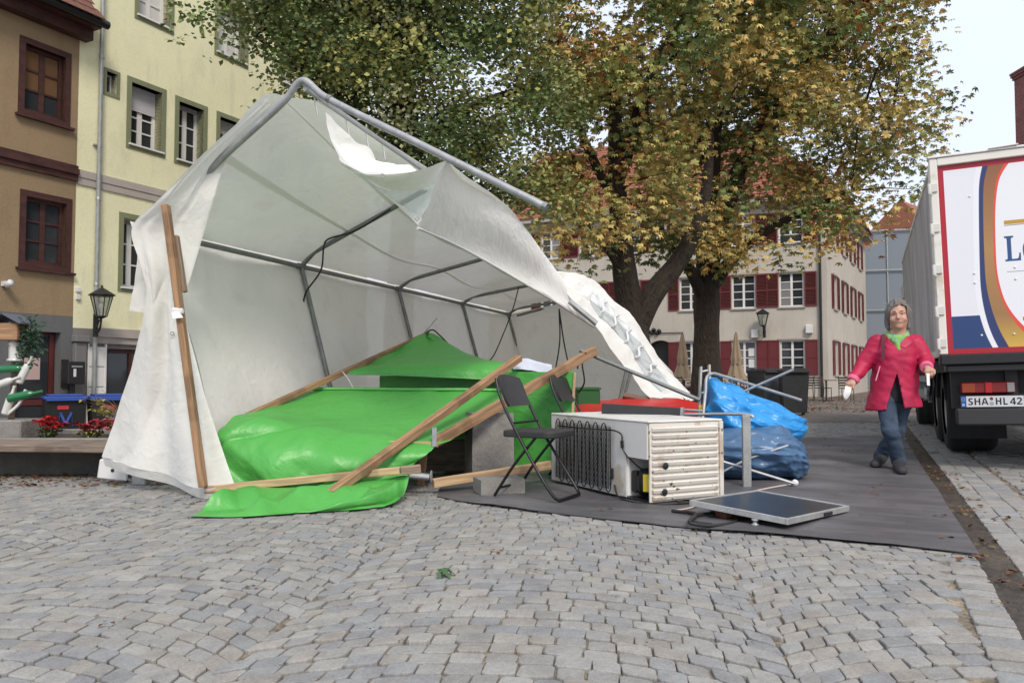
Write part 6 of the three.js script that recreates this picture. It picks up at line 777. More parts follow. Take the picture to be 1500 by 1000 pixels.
function foldingChair(label, pos, turn) {   // local x points forward
  const t = thing('folding_chair', label, 'chair', pos, turn); const b = M.blackMetal, r = 0.0115;
  for (const s of [-1, 1]) { obj('back_post', tube([[-0.235, 0.86, s * 0.17], [-0.19, 0.74, s * 0.195], [-0.02, 0.43, s * 0.2], [0.25, 0.035, s * 0.2], [0.275, 0.012, s * 0.17]], r, 8, 24), b, t); obj('rear_leg', tube([[0.1, 0.45, s * 0.175], [-0.08, 0.24, s * 0.178], [-0.24, 0.012, s * 0.18]], r, 8, 12), b, t); }
  obj('front_foot_bar', tube([[0.275, 0.0125, -0.175], [0.28, 0.0125, 0], [0.275, 0.0125, 0.175]], r, 8, 8), b, t); obj('rear_foot_bar', tube([[-0.2, 0.07, -0.18], [-0.2, 0.07, 0.18]], 0.009, 8, 1, false), b, t); obj('cross_bar', tube([[-0.08, 0.54, -0.197], [-0.08, 0.54, 0.197]], 0.009, 8, 1, false), b, t);
  const s = new THREE.Shape(); s.moveTo(-0.19, -0.17); s.quadraticCurveTo(-0.21, 0, -0.19, 0.17); s.quadraticCurveTo(-0.18, 0.195, -0.14, 0.195); s.lineTo(0.14, 0.205); s.quadraticCurveTo(0.21, 0.2, 0.21, 0.1); s.lineTo(0.21, -0.1); s.quadraticCurveTo(0.21, -0.2, 0.14, -0.205); s.lineTo(-0.14, -0.195); s.quadraticCurveTo(-0.18, -0.195, -0.19, -0.17);
  const e = new THREE.ExtrudeGeometry(s, { depth: 0.026, bevelEnabled: true, bevelSize: 0.01, bevelThickness: 0.01, bevelSegments: 3 }); e.rotateX(Math.PI / 2); e.translate(0.03, 0.475, 0); obj('seat', plain(e), std({ map: tGrain, color: [0.028, 0.028, 0.03], roughness: 0.6 }), t);
  const bk = []; for (let j = 0; j <= 10; j++) { const row = [], v = j / 10; for (let i = 0; i <= 14; i++) { const u = i / 14 * 2 - 1, w = 0.172 * (1 - 0.1 * Math.pow(Math.abs(v * 2 - 1), 3)), y = 0.655 + v * 0.205 + 0.03 * (1 - u * u) * (v > 0.6 ? (v - 0.6) * 2.5 : 0); row.push([-0.232 + (0.86 - y) * 0.42 - 0.03 * (1 - u * u), y, u * w, u, v]); } bk.push(row); }
  const bf = gridGeo(bk), bb = gridGeo(bk.map((r0) => r0.map((q) => [q[0] + 0.022, q[1], q[2] * 0.98, q[3], q[4]]))); obj('backrest', merge([bf, bb, ...[0, 14].map((i) => gridGeo([bk.map((r0) => r0[i]), bk.map((r0) => [r0[i][0] + 0.022, r0[i][1], r0[i][2] * 0.98, 0, 0])])), ...[0, 10].map((j) => gridGeo([bk[j], bk[j].map((q) => [q[0] + 0.022, q[1], q[2] * 0.98, 0, 0])]))]), std({ map: tGrain, color: [0.026, 0.026, 0.028], roughness: 0.5 }), t);
  return t;
}
foldingChair('black folding chair standing open in front of the fridge and concrete slab', [0.17, 0.02, -5.78], -0.5);
foldingChair('black folding chair half hidden behind the fridge by the green panel', [0.62, 0.02, -6.98], -0.45);
{ // framed dark panel lying on the ground
  const A = [1.11,0.106,-4.95], Dn = [1.552,0.071,-4.48], C = [2.168,0.043,-5.1]; const a = v3(A), d = v3(Dn), c = v3(C), ux = d.clone().sub(a), lx = ux.length(), uy = c.clone().sub(d), ly = uy.length(); ux.normalize(); uy.normalize(); const n = ux.clone().cross(uy).normalize(), zz = uy.clone().cross(n).normalize();   // x along the long side, z along the short one
  const t = thing('framed_panel', 'flat black panel in an aluminium frame propped on the vinyl floor', 'panel', [A[0], 0.02, A[2]]); const m = new THREE.Matrix4().makeBasis(uy, n, zz).setPosition(a.clone().sub(new THREE.Vector3(A[0], 0.02, A[2])));
  const [LX, LY] = [ly, lx];
  const P = (name, g, mt) => obj(name, g.applyMatrix4(m), mt, t);
  P('frame', merge([box(0, LX, -0.018, 0.018, 0, 0.018, 0.002), box(0, LX, -0.018, 0.018, LY - 0.018, LY, 0.002), box(0, 0.018, -0.018, 0.018, 0.019, LY - 0.019, 0.002), box(LX - 0.018, LX, -0.018, 0.018, 0.019, LY - 0.019, 0.002)]), std({ map: tGrain, color: [0.55, 0.56, 0.57], metalness: 0.6, roughness: 0.4 })); P('board', box(0.018, LX - 0.018, -0.008, 0.012, 0.018, LY - 0.018), std({ map: tDirt, color: [0.016, 0.019, 0.026], roughness: 0.33, bumpMap: tGrainB, bumpScale: 0.001 }));
  P('latch', box(LX * 0.55, LX * 0.68, -0.012, 0.008, LY + 0.001, LY + 0.008), M.blackPlastic);
  const f = (x, z) => [x - A[0], 0, z - A[2]]; const foot = (x, z, y) => { const g = lathe([[0.001, 0.0], [0.02, 0.0], [0.022, 0.012], [0.012, 0.016], [0.012, y - 0.012], [0.02, y - 0.01], [0.02, y], [0.001, y]], 12); const q = f(x, z); g.translate(q[0], 0, q[2]); obj('screw_foot', g, M.steel, t); }; foot(1.425, -4.64, 0.042); foot(1.25, -4.97, 0.06);
  obj('underside_box', placed(cbox(0.2, 0.05, 0.15, 0.004), M4(0.26, 0.03, 0.0, 0.4)), std({ color: [0.16, 0.06, 0.03], roughness: 0.8 }), t);
  solo('coiled_cable', tube([[1.166,0.03,-4.636], [1.072,0.035,-4.695], [1.134,0.04,-4.871], [1.321,0.04,-4.943], [1.356,0.03,-4.766], [1.148,0.03,-4.594], [1.032,0.05,-4.571], [1.142,0.04,-4.943], [1.034,0.03,-5.1]], 0.011, 7, 80), M.cord, 'black cable coiled under the edge of the framed panel', 'cable', [1.18,0.02,-4.689]);
  solo('thin_cable', tube([[1.036,0.028,-5.112], [1.17,0.028,-5.217], [1.443,0.03,-5.669], [1.725,0.028,-5.879], [2.022,0.028,-6.164], [2.293,0.03,-6.382]], 0.006, 6, 50), std({ color: [0.5, 0.4, 0.36], roughness: 0.6 }), 'thin pale cable running from the fridge to the white pole foot', 'cable', [1.46,0.02,-5.734]);
}
function bag(st, zc, seed, fold) {   // lofted sack: stations [x, top, bottom, half depth]
  const rows = []; const n = 110, m = 84; for (let i = 0; i <= n; i++) { const t = i / n, q = crv(st.map((s) => [s[0], s[1], s[2]]), t), dz = crv(st.map((s) => [s[3], s[4] ?? 0, 0]), t), row = []; for (let k = 0; k <= m; k++) { const a = k / m * 6.2832, c = Math.cos(a), s = Math.sin(a), yc = (q[1] + q[2]) / 2, hy = (q[1] - q[2]) / 2; let x = q[0], y = yc + hy * s * (0.85 + 0.15 * Math.abs(s)), z = zc + dz[1] + dz[0] * c; const ang = a % 6.2832, sl = t * 2.2 + seed, w = 1 + fold * (0.8 * noise3(sl * 1.6, s * 1.5, c * 1.5) + 0.5 * (saw(t * 3 + s * 1.1 - c * 0.5 + 0.5 * noise3(t * 4, s * 2, seed)) - 0.5) + 0.55 * (Math.pow(1 - Math.abs(noise3(sl + s * 0.8, s * 3.2 - t * 2.5, c * 3.2)), 4) - 0.25) + 0.3 * (Math.pow(1 - Math.abs(noise3(sl * 2.2, s * 6 + t * 4, c * 6)), 5) - 0.2) + 0.12 * noise3(t * 14, s * 7, c * 7 + seed)); row.push([x + 0.03 * noise3(t * 7, s * 3, c * 3), Math.max(0.03, yc + (y - yc) * w), zc + dz[1] + (z - zc - dz[1]) * w, t * 1.2, k / m * 1.6]); } rows.push(row); }
  return gridGeo(rows, [rows[0], rows[n]]);
}
{
  solo('blue_sack', bag([[1.76, 0.88, 0.3, 0.1], [1.84, 0.87, 0.27, 0.26], [2.0, 0.8, 0.24, 0.34], [2.2, 0.73, 0.25, 0.34], [2.42, 0.63, 0.25, 0.28], [2.58, 0.54, 0.32, 0.14], [2.66, 0.5, 0.4, 0.03]], -7.15, 3, 0.22), M.tarpLight, 'bright blue tarpaulin bundle heaped on the darker sack', 'tarpaulin', [2.15, 0.28, -7.15]);
  solo('blue_sack', bag([[1.66, 0.32, 0.03, 0.08], [1.76, 0.4, 0.03, 0.26], [1.95, 0.45, 0.03, 0.34], [2.15, 0.46, 0.03, 0.36], [2.34, 0.45, 0.03, 0.34], [2.46, 0.36, 0.03, 0.24], [2.54, 0.26, 0.05, 0.07]], -6.85, 9, 0.2), M.tarpDark, 'dark navy plastic sack slumped on the vinyl floor', 'sack', [2.1, 0.02, -6.85]);
}
{ // bent table legs and tubes around the sacks
  const f = thing('steel_leg_frame', 'grey folding table leg frame standing in front of the blue sacks', 'frame', [1.86, 0.02, -6.25]), a = [1.88,0.586,-6.25];
  part('upright', box(1.86 - 0.033, 1.86 + 0.033, 0.02, a[1], -6.27, -6.235, 0.004), M.zinc, f); part('top_bar', tube([[1.448,0.574,-6.6], [1.896,0.586,-6.25], [1.915,0.57,-6.24]], 0.013, 8, 8), M.steel, f); part('foot_bar', tube([[1.523,-0.013,-6.3], [1.875,0.007,-6.24]], 0.013, 8, 1, false), M.whitePlastic, f); part('inner_bar', tube([[1.47,0.61,-6.7], [1.602,0.603,-6.6]], 0.01, 8, 1, false), M.steel, f);
  const g = thing('steel_tube', 'thin steel tube with a white rubber foot leaning across the sacks', 'tube', [2.35, 0.02, -6.55], 0, 'loose steel tubes'); part('shaft', tube([[1.618,0.231,-6.45], [2.242,0.045,-6.272]], 0.012, 8, 1, false), M.steel, g); part('rubber_foot', placed(new THREE.SphereGeometry(0.027, 14, 10), M4(...[2.257,0.047,-6.297])), M.whitePlastic, g); part('brace', tube([[1.64,0.059,-6.5], [1.939,0.215,-6.5], [2.264,0.33,-6.46]], 0.01, 8, 2, false), M.steel, g);
  const tb = (label, pts, r, mat = M.steel) => solo('steel_tube', tube(pts, r, 9, 24), mat, label, 'tube', pts[pts.length - 1].slice(), 'loose steel tubes');
  tb('bent steel tube rising over the bright blue bundle', [[1.662,0.532,-6.85], [1.713,0.767,-6.95], [1.739,0.888,-7], [1.782,0.918,-7], [1.899,0.894,-7.05], [2.313,0.781,-7.2], [2.685,0.672,-7.3]], 0.014);
  tb('straight steel tube sticking up beside the black wheelie bins', [[2.083,0.752,-7.1], [2.477,0.954,-6.9]], 0.012); tb('long steel pole slanting from the timber to the ladder', [[0.661,1.144,-7.6], [1.676,0.682,-7]], 0.019, M.galv);
  const l = thing('folding_ladder', 'narrow aluminium ladder section standing beside the blue bundle', 'ladder', [1.72, 0.02, -7.1]); const p = (x, y, d) => [x, y, d];
  const s0 = [1.721,0.981,-7.15], s1 = [1.796,0.999,-7.15]; part('stile', beam([s0[0] - 0.08, 0.02, s0[2] + 0.12], s0, 0.02, 0.05, 0.003), M.zinc, l); part('stile', beam([s1[0] - 0.03, 0.02, s1[2] + 0.14], s1, 0.02, 0.05, 0.003), M.zinc, l); for (let k = 0; k < 5; k++) { const q = lp([s0[0] - 0.08, 0.02, s0[2] + 0.12], s0, 0.15 + k * 0.2), w = lp([s1[0] - 0.03, 0.02, s1[2] + 0.14], s1, 0.15 + k * 0.2); part('rung', tube([q, w], 0.011, 8, 1, false), M.zinc, l); } part('yellow_clip', placed(cbox(0.03, 0.05, 0.03, 0.005), M4(...[1.671,0.61,-6.98])), std({ color: [0.6, 0.52, 0.05], roughness: 0.5 }), l);
}
{ // red counter, dark board and green crate behind the fridge
  const t = thing('red_counter', 'low red covered sales counter tipped behind the fridge', 'counter', [1.3, 0, -8.2]); const tp = sheet([[[0.649,0.605,-8.5], [1.119,0.647,-8.6], [1.642,0.661,-8.6], [2.045,0.598,-8.3]], [[0.595,0.549,-7.8], [1.008,0.551,-7.75], [1.469,0.54,-7.7], [1.884,0.505,-7.6]]], 40, 10, sagN(0.02, 5)); part('cover', tp, M.red, t);
  part('front', sheet([[[0.595,0.549,-7.8], [1.008,0.551,-7.75], [1.469,0.54,-7.7], [1.884,0.505,-7.6]], [[0.597,-0.049,-7.85], [1.011,-0.043,-7.8], [1.473,-0.037,-7.75], [1.891,-0.025,-7.65]]], 40, 14, sagN(0.02, 5), 0.02), M.red, t); part('frame', merge([beam([0.7, 0, -8.2], [0.7, 0.5, -8.2], 0.05, 0.05), beam([1.95, 0, -8.0], [1.95, 0.46, -8.0], 0.05, 0.05), beam([0.7, 0.5, -8.2], [1.95, 0.46, -8.0], 0.05, 0.05)]), M.pineBrown, t); part('rolled_edge', tube([[1.216,0.684,-8.6], [1.549,0.627,-8.5], [1.917,0.605,-8.5]], 0.035, 8, 20), std({ map: tCloth, color: [0.2, 0.12, 0.09], roughness: 0.8 }), t);
  const d = thing('display_board', 'dark grey board with a steel end leaning on the fridge top', 'board', [1.2, 0.59, -6.35]); part('board', beam([0.738,0.615,-6.45], [1.338,0.586,-6.25], 0.04, 0.115, 0.003), std({ map: tGrain, color: [0.028, 0.03, 0.035], roughness: 0.5 }), d); part('end_cap', beam([1.338,0.586,-6.25], [1.358,0.584,-6.24], 0.045, 0.125, 0.003), M.zinc, d);
  const c = [0.816,0.682,-8.4]; const g = thing('green_crate', 'small dark green crate beside the green panel', 'crate', [c[0], 0.5, c[2]]); const gm = std({ color: [0.015, 0.10, 0.022], roughness: 0.5 }); part('side', box(c[0] - 0.13, c[0] + 0.11, 0.57, 0.75, c[2] - 0.15, c[2] + 0.15, 0.01), gm, g); part('rim', merge([box(c[0] - 0.14, c[0] + 0.12, 0.751, 0.775, c[2] + 0.13, c[2] + 0.16), box(c[0] - 0.14, c[0] + 0.12, 0.751, 0.775, c[2] - 0.16, c[2] - 0.13), box(c[0] - 0.14, c[0] - 0.12, 0.751, 0.775, c[2] - 0.13, c[2] + 0.13), box(c[0] + 0.1, c[0] + 0.12, 0.751, 0.775, c[2] - 0.13, c[2] + 0.13)]), gm, g);
  solo('black_cable', tube([[0.609,0.963,-7.3], [0.639,1.092,-7.35], [0.69,1.111,-7.35], [0.663,1.029,-7.4], [0.69,0.835,-7.5], [0.646,0.735,-7.6]], 0.008, 6, 40), M.cord, 'black cable looped over the end of the reddish batten', 'cable', [0.646,0.735,-7.6]);
  solo('thin_rod', tube([[-0.959,1.371,-8.6], [-0.834,1.536,-8.7]], 0.005, 5, 1, false), M.galv, 'thin wire sticking up from the corner of the green cover', 'wire', [-0.959,1.371,-8.6]);
  solo('black_cable', tube([[-0.936,1.379,-8.6], [-0.869,1.401,-8.6], [-0.786,1.334,-8.6], [-0.704,1.251,-8.6]], 0.008, 6, 20), M.cord, 'short black cable bent over the peak of the green cover', 'cable', [-0.704,1.251,-8.6]);
}

// ---------- bench, planter and ornament at the left ----------
const benchA = [-5.6, 0.3, -6.9], benchB = [-3.0, 0.3, -6.62];
{
  const t = thing('timber_bench', 'long low weathered timber bench of wide boards by the flower planter', 'bench', [-4.3, 0, -6.9]);
  const dz = (k) => -k, bd = (o, w) => beam([benchA[0], 0.275, benchA[2] - o], [benchB[0], 0.275, benchB[2] - o], w, 0.062, 0.008); for (const [o, w] of [[0.1, 0.19], [0.3, 0.19], [0.5, 0.19]]) part('board', bd(o, w), M.oldWood, t);
  part('support_wall', box(-5.6, -3.0, 0, 0.242, -7.36, -7.1, 0.01), std({ map: tGrain, bumpMap: tGrainB, bumpScale: 0.01, color: [0.1, 0.098, 0.09], roughness: 0.95 }), t);
  const p = thing('flower_planter', 'long concrete planter of red flowers and dry twigs behind the bench', 'planter', [-4.7, 0, -8.2]); part('trough', merge([box(-6.6, -2.9, 0, 0.3, -7.62, -7.52, 0.01), box(-6.6, -2.9, 0, 0.3, -8.9, -8.8, 0.01), box(-6.6, -6.5, 0, 0.3, -8.8, -7.62), box(-3.0, -2.9, 0, 0.3, -8.8, -7.62)]), M.concrete, p); part('soil', box(-6.5, -3, 0.1, 0.25, -8.8, -7.62), M.soil, p);
  const R = rng(31), petal = geoOf([0, 0, 0, 0.035, 0.012, 0.018, 0.075, -0.004, 0, 0, 0, 0, 0.075, -0.004, 0, 0.035, 0.012, -0.018], [0, 0, 1, 0, 1, 1, 0, 0, 1, 0, 1, 1]);
  const flower = (x, z, y, label, cols, n, sp) => { const f = thing('flowering_plant', label, 'plant', [x, 0.25, z]); const st = [], P = { leaf: [], bloom: [] }; for (let i = 0; i < n; i++) { const a = R() * 6.28, r = sp * Math.sqrt(R()), hh = y * (0.5 + 0.6 * R()), px = Math.cos(a) * r, pz = Math.sin(a) * r; st.push(tube([[px * 0.3, 0, pz * 0.3], [px * 0.8, hh * 0.6, pz * 0.8], [px, hh, pz]], 0.004, 4, 5)); for (let k = 0; k < 7; k++) { const m = M4(px, hh + 0.02 * R(), pz, k * 0.9 + R(), (R() - 0.5) * 0.5, (R() - 0.5) * 0.7); m.scale(new THREE.Vector3(1, 1, 1).multiplyScalar(0.8 + 0.7 * R())); P.bloom.push(petal.clone().applyMatrix4(m)); } for (let k = 0; k < 4; k++) P.leaf.push(petal.clone().applyMatrix4(M4(px * 0.8, hh * (0.3 + 0.5 * R()), pz * 0.8, R() * 6.3, 0, (R() - 0.5)))); } obj('stems', merge(st), std({ color: [0.1, 0.12, 0.04], roughness: 0.9 }), f); obj('blooms', merge(P.bloom), std({ color: cols[0], roughness: 0.7 }), f); obj('leaves', merge(P.leaf), std({ color: cols[1], roughness: 0.8 }), f); };
  flower(-4.62, -7.85, 0.2, 'bright red flowers in the planter nearest the ornament', [[0.42, 0.01, 0.016], [0.08, 0.12, 0.03]], 11, 0.11); flower(-4.22, -7.9, 0.16, 'deep red low flowers between the bright red and pink plants', [[0.33, 0.02, 0.03], [0.25, 0.23, 0.06]], 10, 0.14); flower(-3.85, -7.85, 0.2, 'pale pink and yellow plant beside the white tent corner', [[0.5, 0.14, 0.14], [0.4, 0.36, 0.1]], 24, 0.2);
  const tw = thing('dry_shrub', 'bare twiggy shrub with a few yellow leaves behind the red flowers', 'shrub', [-4.05, 0.25, -8.3]); const tws = [], lf = []; for (let i = 0; i < 34; i++) { const a = R() * 6.28, l = 0.35 + 0.35 * R(), dx = Math.cos(a) * l * 0.75, dzz = Math.sin(a) * l * 0.5; tws.push(tube([[0, 0, 0], [dx * 0.4, l * 0.5, dzz * 0.4], [dx, l * (0.55 + 0.4 * R()), dzz]], [0.006, 0.004, 0.0015], 4, 6)); for (let k = 0; k < 5; k++) { const u = 0.4 + 0.6 * R(); lf.push(petal.clone().applyMatrix4(M4(dx * u, l * 0.6 * u + 0.02, dzz * u, R() * 6.3, R() - 0.5, R() - 0.5))); } } obj('twigs', merge(tws), std({ color: [0.2, 0.14, 0.08], roughness: 0.9 }), tw); obj('leaves', merge(lf), std({ color: [0.33, 0.3, 0.08], roughness: 0.8 }), tw);
}
{ // ornament of bottles, lantern and nesting box on a block
  solo('concrete_block', (() => { const g = box(-5.7, -4.84, 0.25, 0.46, -8.2, -7.75, 0.015); return g; })(), M.concrete, 'low grey concrete block in the planter under the bottle ornament', 'block', [-5.3, 0.25, -8]);
  const t = thing('bottle_ornament', 'garden ornament of bottles, white lantern and small nesting box on a block', 'ornament', [-5.04, 0.46, -7.95]);
  const bottle = (mat, x, y, z, rz, ry, s = 1) => { const g = lathe([[0.001, 0], [0.036, 0.004], [0.038, 0.02], [0.038, 0.17], [0.03, 0.205], [0.014, 0.225], [0.013, 0.29], [0.016, 0.292], [0.016, 0.3], [0.001, 0.3]], 14); g.scale(s, s, s); obj('bottle', g.applyMatrix4(M4(x, y, z, ry, 0, rz)), mat, t); };
  obj('post', tube([[-0.02, 0, 0], [0.0, 0.5, 0], [-0.02, 1.0, 0]], 0.03, 8, 8), M.oldWood, t);
  const nb = obj('nesting_box', cbox(0.26, 0.17, 0.2, 0.006, [-0.04, 0.88, 0.02]), M.pineBrown, t); obj('roof', merge([placed(cbox(0.22, 0.015, 0.3, 0.003), M4(-0.13, 1.01, 0.02, 0, 0, 0.5)), placed(cbox(0.22, 0.015, 0.3, 0.003), M4(0.05, 1.01, 0.02, 0, 0, -0.5))]), std({ color: [0.09, 0.1, 0.13], roughness: 0.7 }), nb);
  const gB = phys({ color: [0.02, 0.16, 0.06], roughness: 0.12 }), wB = phys({ color: [0.62, 0.62, 0.6], roughness: 0.25 });
  bottle(gB, -0.1, 0.5, 0.1, -1.5, 0.2); bottle(gB, 0.02, 0.21, 0.12, -1.35, 0.1, 1.1); bottle(wB, -0.16, 0.32, 0.1, -1.2, 0); bottle(wB, -0.02, 0.05, 0.1, -0.3, 0); bottle(wB, 0.08, 0.36, 0.06, -0.4, 0.3); bottle(std({ color: [0.5, 0.12, 0.14], roughness: 0.4 }), -0.22, 0.38, 0.12, 1.0, 0.4);
  obj('white_lantern', merge([lathe([[0.001, 0.58], [0.07, 0.58], [0.075, 0.6], [0.055, 0.62], [0.06, 0.75], [0.08, 0.76], [0.03, 0.82], [0.001, 0.83]], 6)]), wB, t); obj('yellow_hose', tube([[-0.18, 0.3, 0.1], [-0.12, 0.2, 0.14], [-0.1, 0.08, 0.13], [-0.17, 0.02, 0.12]], 0.02, 8, 20), std({ color: [0.6, 0.5, 0.02], roughness: 0.4 }), t); obj('white_branch', tube([[0.0, 0.05, 0.1], [0.12, 0.16, 0.1], [0.17, 0.3, 0.08]], 0.018, 6, 12), wB, t);
  const R = rng(55), nd = []; for (let i = 0; i < 260; i++) { const a = R() * 6.28, x = 0.16 + 0.13 * (R() + R() - 1), y = 0.78 + 0.26 * (R() + R() - 1), z = 0.02 + 0.12 * (R() - 0.5); nd.push(geoOf([0, 0, 0, 0.05, 0.01, 0.012, 0.075, 0, 0, 0, 0, 0, 0.075, 0, 0, 0.05, 0.01, -0.012], [0, 0, 1, 0, 1, 1, 0, 0, 1, 0, 1, 1]).applyMatrix4(M4(x, y, z, a, (R() - 0.5) * 2, (R() - 0.5) * 2))); } obj('evergreen_sprig', merge(nd), std({ color: [0.03, 0.075, 0.04], roughness: 0.7 }), t); obj('sprig_stem', tube([[0, 0.6, 0], [0.1, 0.75, 0.02], [0.17, 0.95, 0.02]], 0.008, 5, 10), M.oldWood, t);
}
function wheelieBin(label, pos, turn, body, lid, marks) {
  const t = thing('wheelie_bin', label, 'bin', pos, turn); const P = [], w = (y) => mix(0.24, 0.29, y / 0.98); const s = []; for (const y of [0.06, 0.5, 0.98]) { const a = w(y), d = mix(0.27, 0.36, y / 0.98); s.push([[-a, y, d], [a, y, d], [a, y, -d], [-a, y, -d], [-a, y, d]].map((p) => [...p, p[0], p[1]])); }
  obj('body', toCreasedNormals(gridGeo(s, [s[0], s[2]]), 0.6), body, t); obj('lid', merge([cbox(0.62, 0.05, 0.78, 0.02, [0, 1.01, 0.0]), cbox(0.5, 0.035, 0.6, 0.015, [0, 1.05, 0.02]), cbox(0.56, 0.03, 0.05, 0.01, [0, 0.98, 0.4])]), lid, t);
  for (const k of [-1, 1]) { const g = lathe([[0.001, -0.03], [0.1, -0.03], [0.1, 0.03], [0.001, 0.03]], 16); g.rotateZ(Math.PI / 2); g.translate(k * 0.25, 0.1, -0.3); obj('wheel', g, M.rubber, t); }
  if (marks) { const b = (x0, y0, x1, y1) => beam([x0, y0, 0.338], [x1, y1, 0.345], 0.004, 0.035, 0); obj('painted_letter_m', merge([b(-0.1, 0.55, -0.08, 0.78), b(-0.08, 0.78, 0, 0.6), b(0, 0.6, 0.08, 0.78), b(0.08, 0.78, 0.1, 0.55)]).translate(0, 0, 0.012), std({ color: [0.02, 0.07, 0.3], roughness: 0.6 }), t); obj('sticker', box(-0.12, 0.04, 0.83, 0.89, 0.352, 0.357), std({ color: [0.4, 0.02, 0.03], roughness: 0.6 }), t); }
  return t;
}
const blueLid = std({ color: [0.025, 0.07, 0.3], roughness: 0.45 }), binGrey = std({ map: tGrain, color: [0.035, 0.037, 0.04], roughness: 0.55 });
wheelieBin('black wheelie bin with blue lid and painted M beside the brown door', [-7.35, -0.47, -12.9], 0.6, M.blackPlastic, blueLid, true);
wheelieBin('black wheelie bin with blue lid below the white panelled shutter', [-6.72, -0.47, -13.1], 0.6, M.blackPlastic, blueLid, true);
wheelieBin('charcoal wheelie bin standing in front of the other near the chestnut tree', [6.45, 0, -18], -0.2, binGrey, binGrey);
wheelieBin('charcoal wheelie bin tucked behind its neighbour near the chestnut tree', [6.15, 0, -19.0], 0.3, std({ map: tGrain, color: [0.06, 0.064, 0.07], roughness: 0.55 }), binGrey);

// ---------- terrace by the cream house ----------
function parasol(label, pos) {
  const t = thing('closed_parasol', label, 'parasol', pos, 0, 'closed parasols on the terrace'); obj('pole', tube([[0, 0, 0], [0, 2.6, 0]], 0.03, 8, 1, false), M.oldWood, t); obj('base', cbox(0.5, 0.08, 0.5, 0.02, [0, 0.04, 0]), M.concrete, t);
  const rows = []; for (let j = 0; j <= 16; j++) { const v = j / 16, y = 2.52 - v * 1.75, r = v < 0.62 ? mix(0.05, 0.2, v / 0.62) : v < 0.68 ? 0.17 : mix(0.18, 0.34, (v - 0.68) / 0.32), row = []; for (let k = 0; k <= 40; k++) { const a = k / 40 * 6.2832, q = r * (1 + 0.2 * Math.sin(a * 6 + v * 2)); row.push([Math.cos(a) * q, y, Math.sin(a) * q, a * r, y]); } rows.push(row); } obj('canopy', gridGeo(rows), std({ map: tCloth, color: [0.42, 0.31, 0.2], roughness: 0.9 }), t); obj('tie_strap', lathe([[0.2, 1.33], [0.2, 1.38], [0.18, 1.381], [0.18, 1.329]], 16), M.oldWood, t); return t;
}
parasol('closed beige parasol standing on the terrace in front of the arched door', [6.7, 0, -30.8]); parasol('closed beige parasol standing between the red shutters on the terrace', [8.75, 0, -30.6]);
const cafeChair = (label, pos, turn) => { const t = thing('cafe_chair', label, 'chair', pos, turn, 'dark terrace chairs'); const m = std({ color: [0.035, 0.03, 0.028], roughness: 0.6 }); obj('seat', cbox(0.44, 0.03, 0.44, 0.008, [0, 0.45, 0]), m, t); for (const [x, z] of [[-0.2, -0.2], [0.2, -0.2]]) obj('rear_leg', tube([[x, 0, z - 0.04], [x, 0.45, z], [x, 0.88, z - 0.08]], 0.014, 6, 6), m, t); for (const [x, z] of [[-0.2, 0.2], [0.2, 0.2]]) obj('front_leg', tube([[x, 0, z], [x, 0.45, z]], 0.014, 6, 1, false), m, t); for (let k = 0; k < 4; k++) obj('back_slat', cbox(0.4, 0.055, 0.015, 0.004, [0, 0.55 + k * 0.09, -0.215 - k * 0.016]), m, t); return t; };
const cc = cafeChair('dark slatted terrace chair beneath the red shutters', [9.7, 0, -28.2], 0.4); const cafeSpots = [[6.2, -28.5, 2.2], [6.9, -27.6, -0.4], [5.5, -27.5, 0.9], [8.2, -28.4, 1.8], [8.9, -27.4, 3.0], [10.5, -28.2, -1.2], [11.4, -28.8, 0.3], [12.0, -28.2, 2.5]]; for (const [x, z, r] of cafeSpots) copyOf(cc, [x, 0, z], r);
const cafeTable = (label, pos) => { const t = thing('cafe_table', label, 'table', pos, 0, 'small terrace tables'); const m = std({ map: tWood, color: [0.22, 0.1, 0.06], roughness: 0.7 }); obj('tabletop', lathe([[0.001, 0.72], [0.36, 0.72], [0.37, 0.735], [0.36, 0.75], [0.001, 0.75]], 20), m, t); obj('pillar', tube([[0, 0.02, 0], [0, 0.72, 0]], 0.03, 8, 1, false), M.iron, t); obj('foot', lathe([[0.001, 0.05], [0.1, 0.04], [0.24, 0.02], [0.24, 0], [0.001, 0]], 14), M.iron, t); return t; };
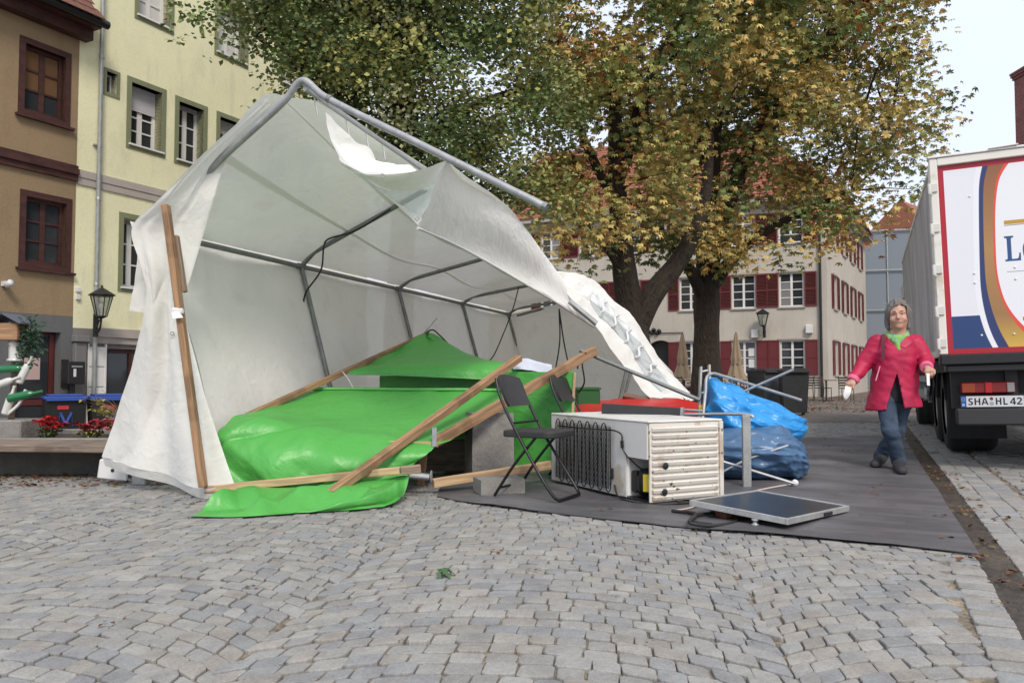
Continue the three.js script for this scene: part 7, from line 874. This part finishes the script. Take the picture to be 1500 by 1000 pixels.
const ct = cafeTable('small brown terrace table among the dark chairs', [6.1, 0, -27.8]); for (const [x, z] of [[8.6, -28.2], [9.2, -27.4], [11.2, -28.0]]) copyOf(ct, [x, 0, z], 0);
{ const R = rng(91); for (const [x, z, l] of [[5.6, -26.6, 'low reddish planter shrub at the left end of the terrace'], [7.2, -26.4, 'low reddish planter shrub in the middle of the terrace']]) { const t = thing('planter_shrub', l, 'shrub', [x, 0, z]); obj('tub', box(-0.7, 0.7, 0, 0.35, -0.2, 0.2, 0.02), M.oldWood, t); const q = []; for (let i = 0; i < 420; i++) q.push(geoOf([0, 0, 0, 0.05, 0.01, 0.03, 0.11, 0, 0, 0, 0, 0, 0.11, 0, 0, 0.05, 0.01, -0.03], [0, 0, 1, 0, 1, 1, 0, 0, 1, 0, 1, 1]).applyMatrix4(M4((R() - 0.5) * 1.4, 0.35 + 0.4 * R() * R() + 0.1 * R(), (R() - 0.5) * 0.4, R() * 6.3, (R() - 0.5) * 2, (R() - 0.5) * 2))); obj('foliage', merge(q), std({ color: [0.2, 0.07, 0.04], roughness: 0.8 }), t); } }
{ // white plate foot of the tent and a green leaf on the cobbles
  const b = [-3.306,0.108,-6.55], t = thing('foot_plate', 'white metal foot plate under the hem of the tent corner', 'plate', [b[0], 0.0, b[2]]); obj('plate', placed(cbox(0.24, 0.16, 0.03, 0.01), M4(0, b[1] + 0.01, 0, 0.1, 0, -0.12)), M.whitePlastic, t); obj('stub', placed(cbox(0.12, 0.2, 0.1, 0.01), M4(0.24, 0.1, 0.02)), M.zinc, t); obj('bolt', placed(lathe([[0.001, 0.0], [0.014, 0.0], [0.014, 0.008], [0.001, 0.009]], 8), M4(0.0, b[1] + 0.01, 0.017, 0, 1.57)), M.iron, t);
}
{ const p = [-0.336,0.02,-3.559], g = leafGeo('chestnut'); g.scale(0.55, 0.9, 0.55); g.rotateZ(0.2); const m = obj('green_leaf', g, std({ color: [0.05, 0.11, 0.04], roughness: 0.7 })); m.position.set(p[0], 0.022, p[2]); tag(m, 'single dark green leaf lying on the bare cobbles', 'leaf'); }
renderer.render(scene, camera);
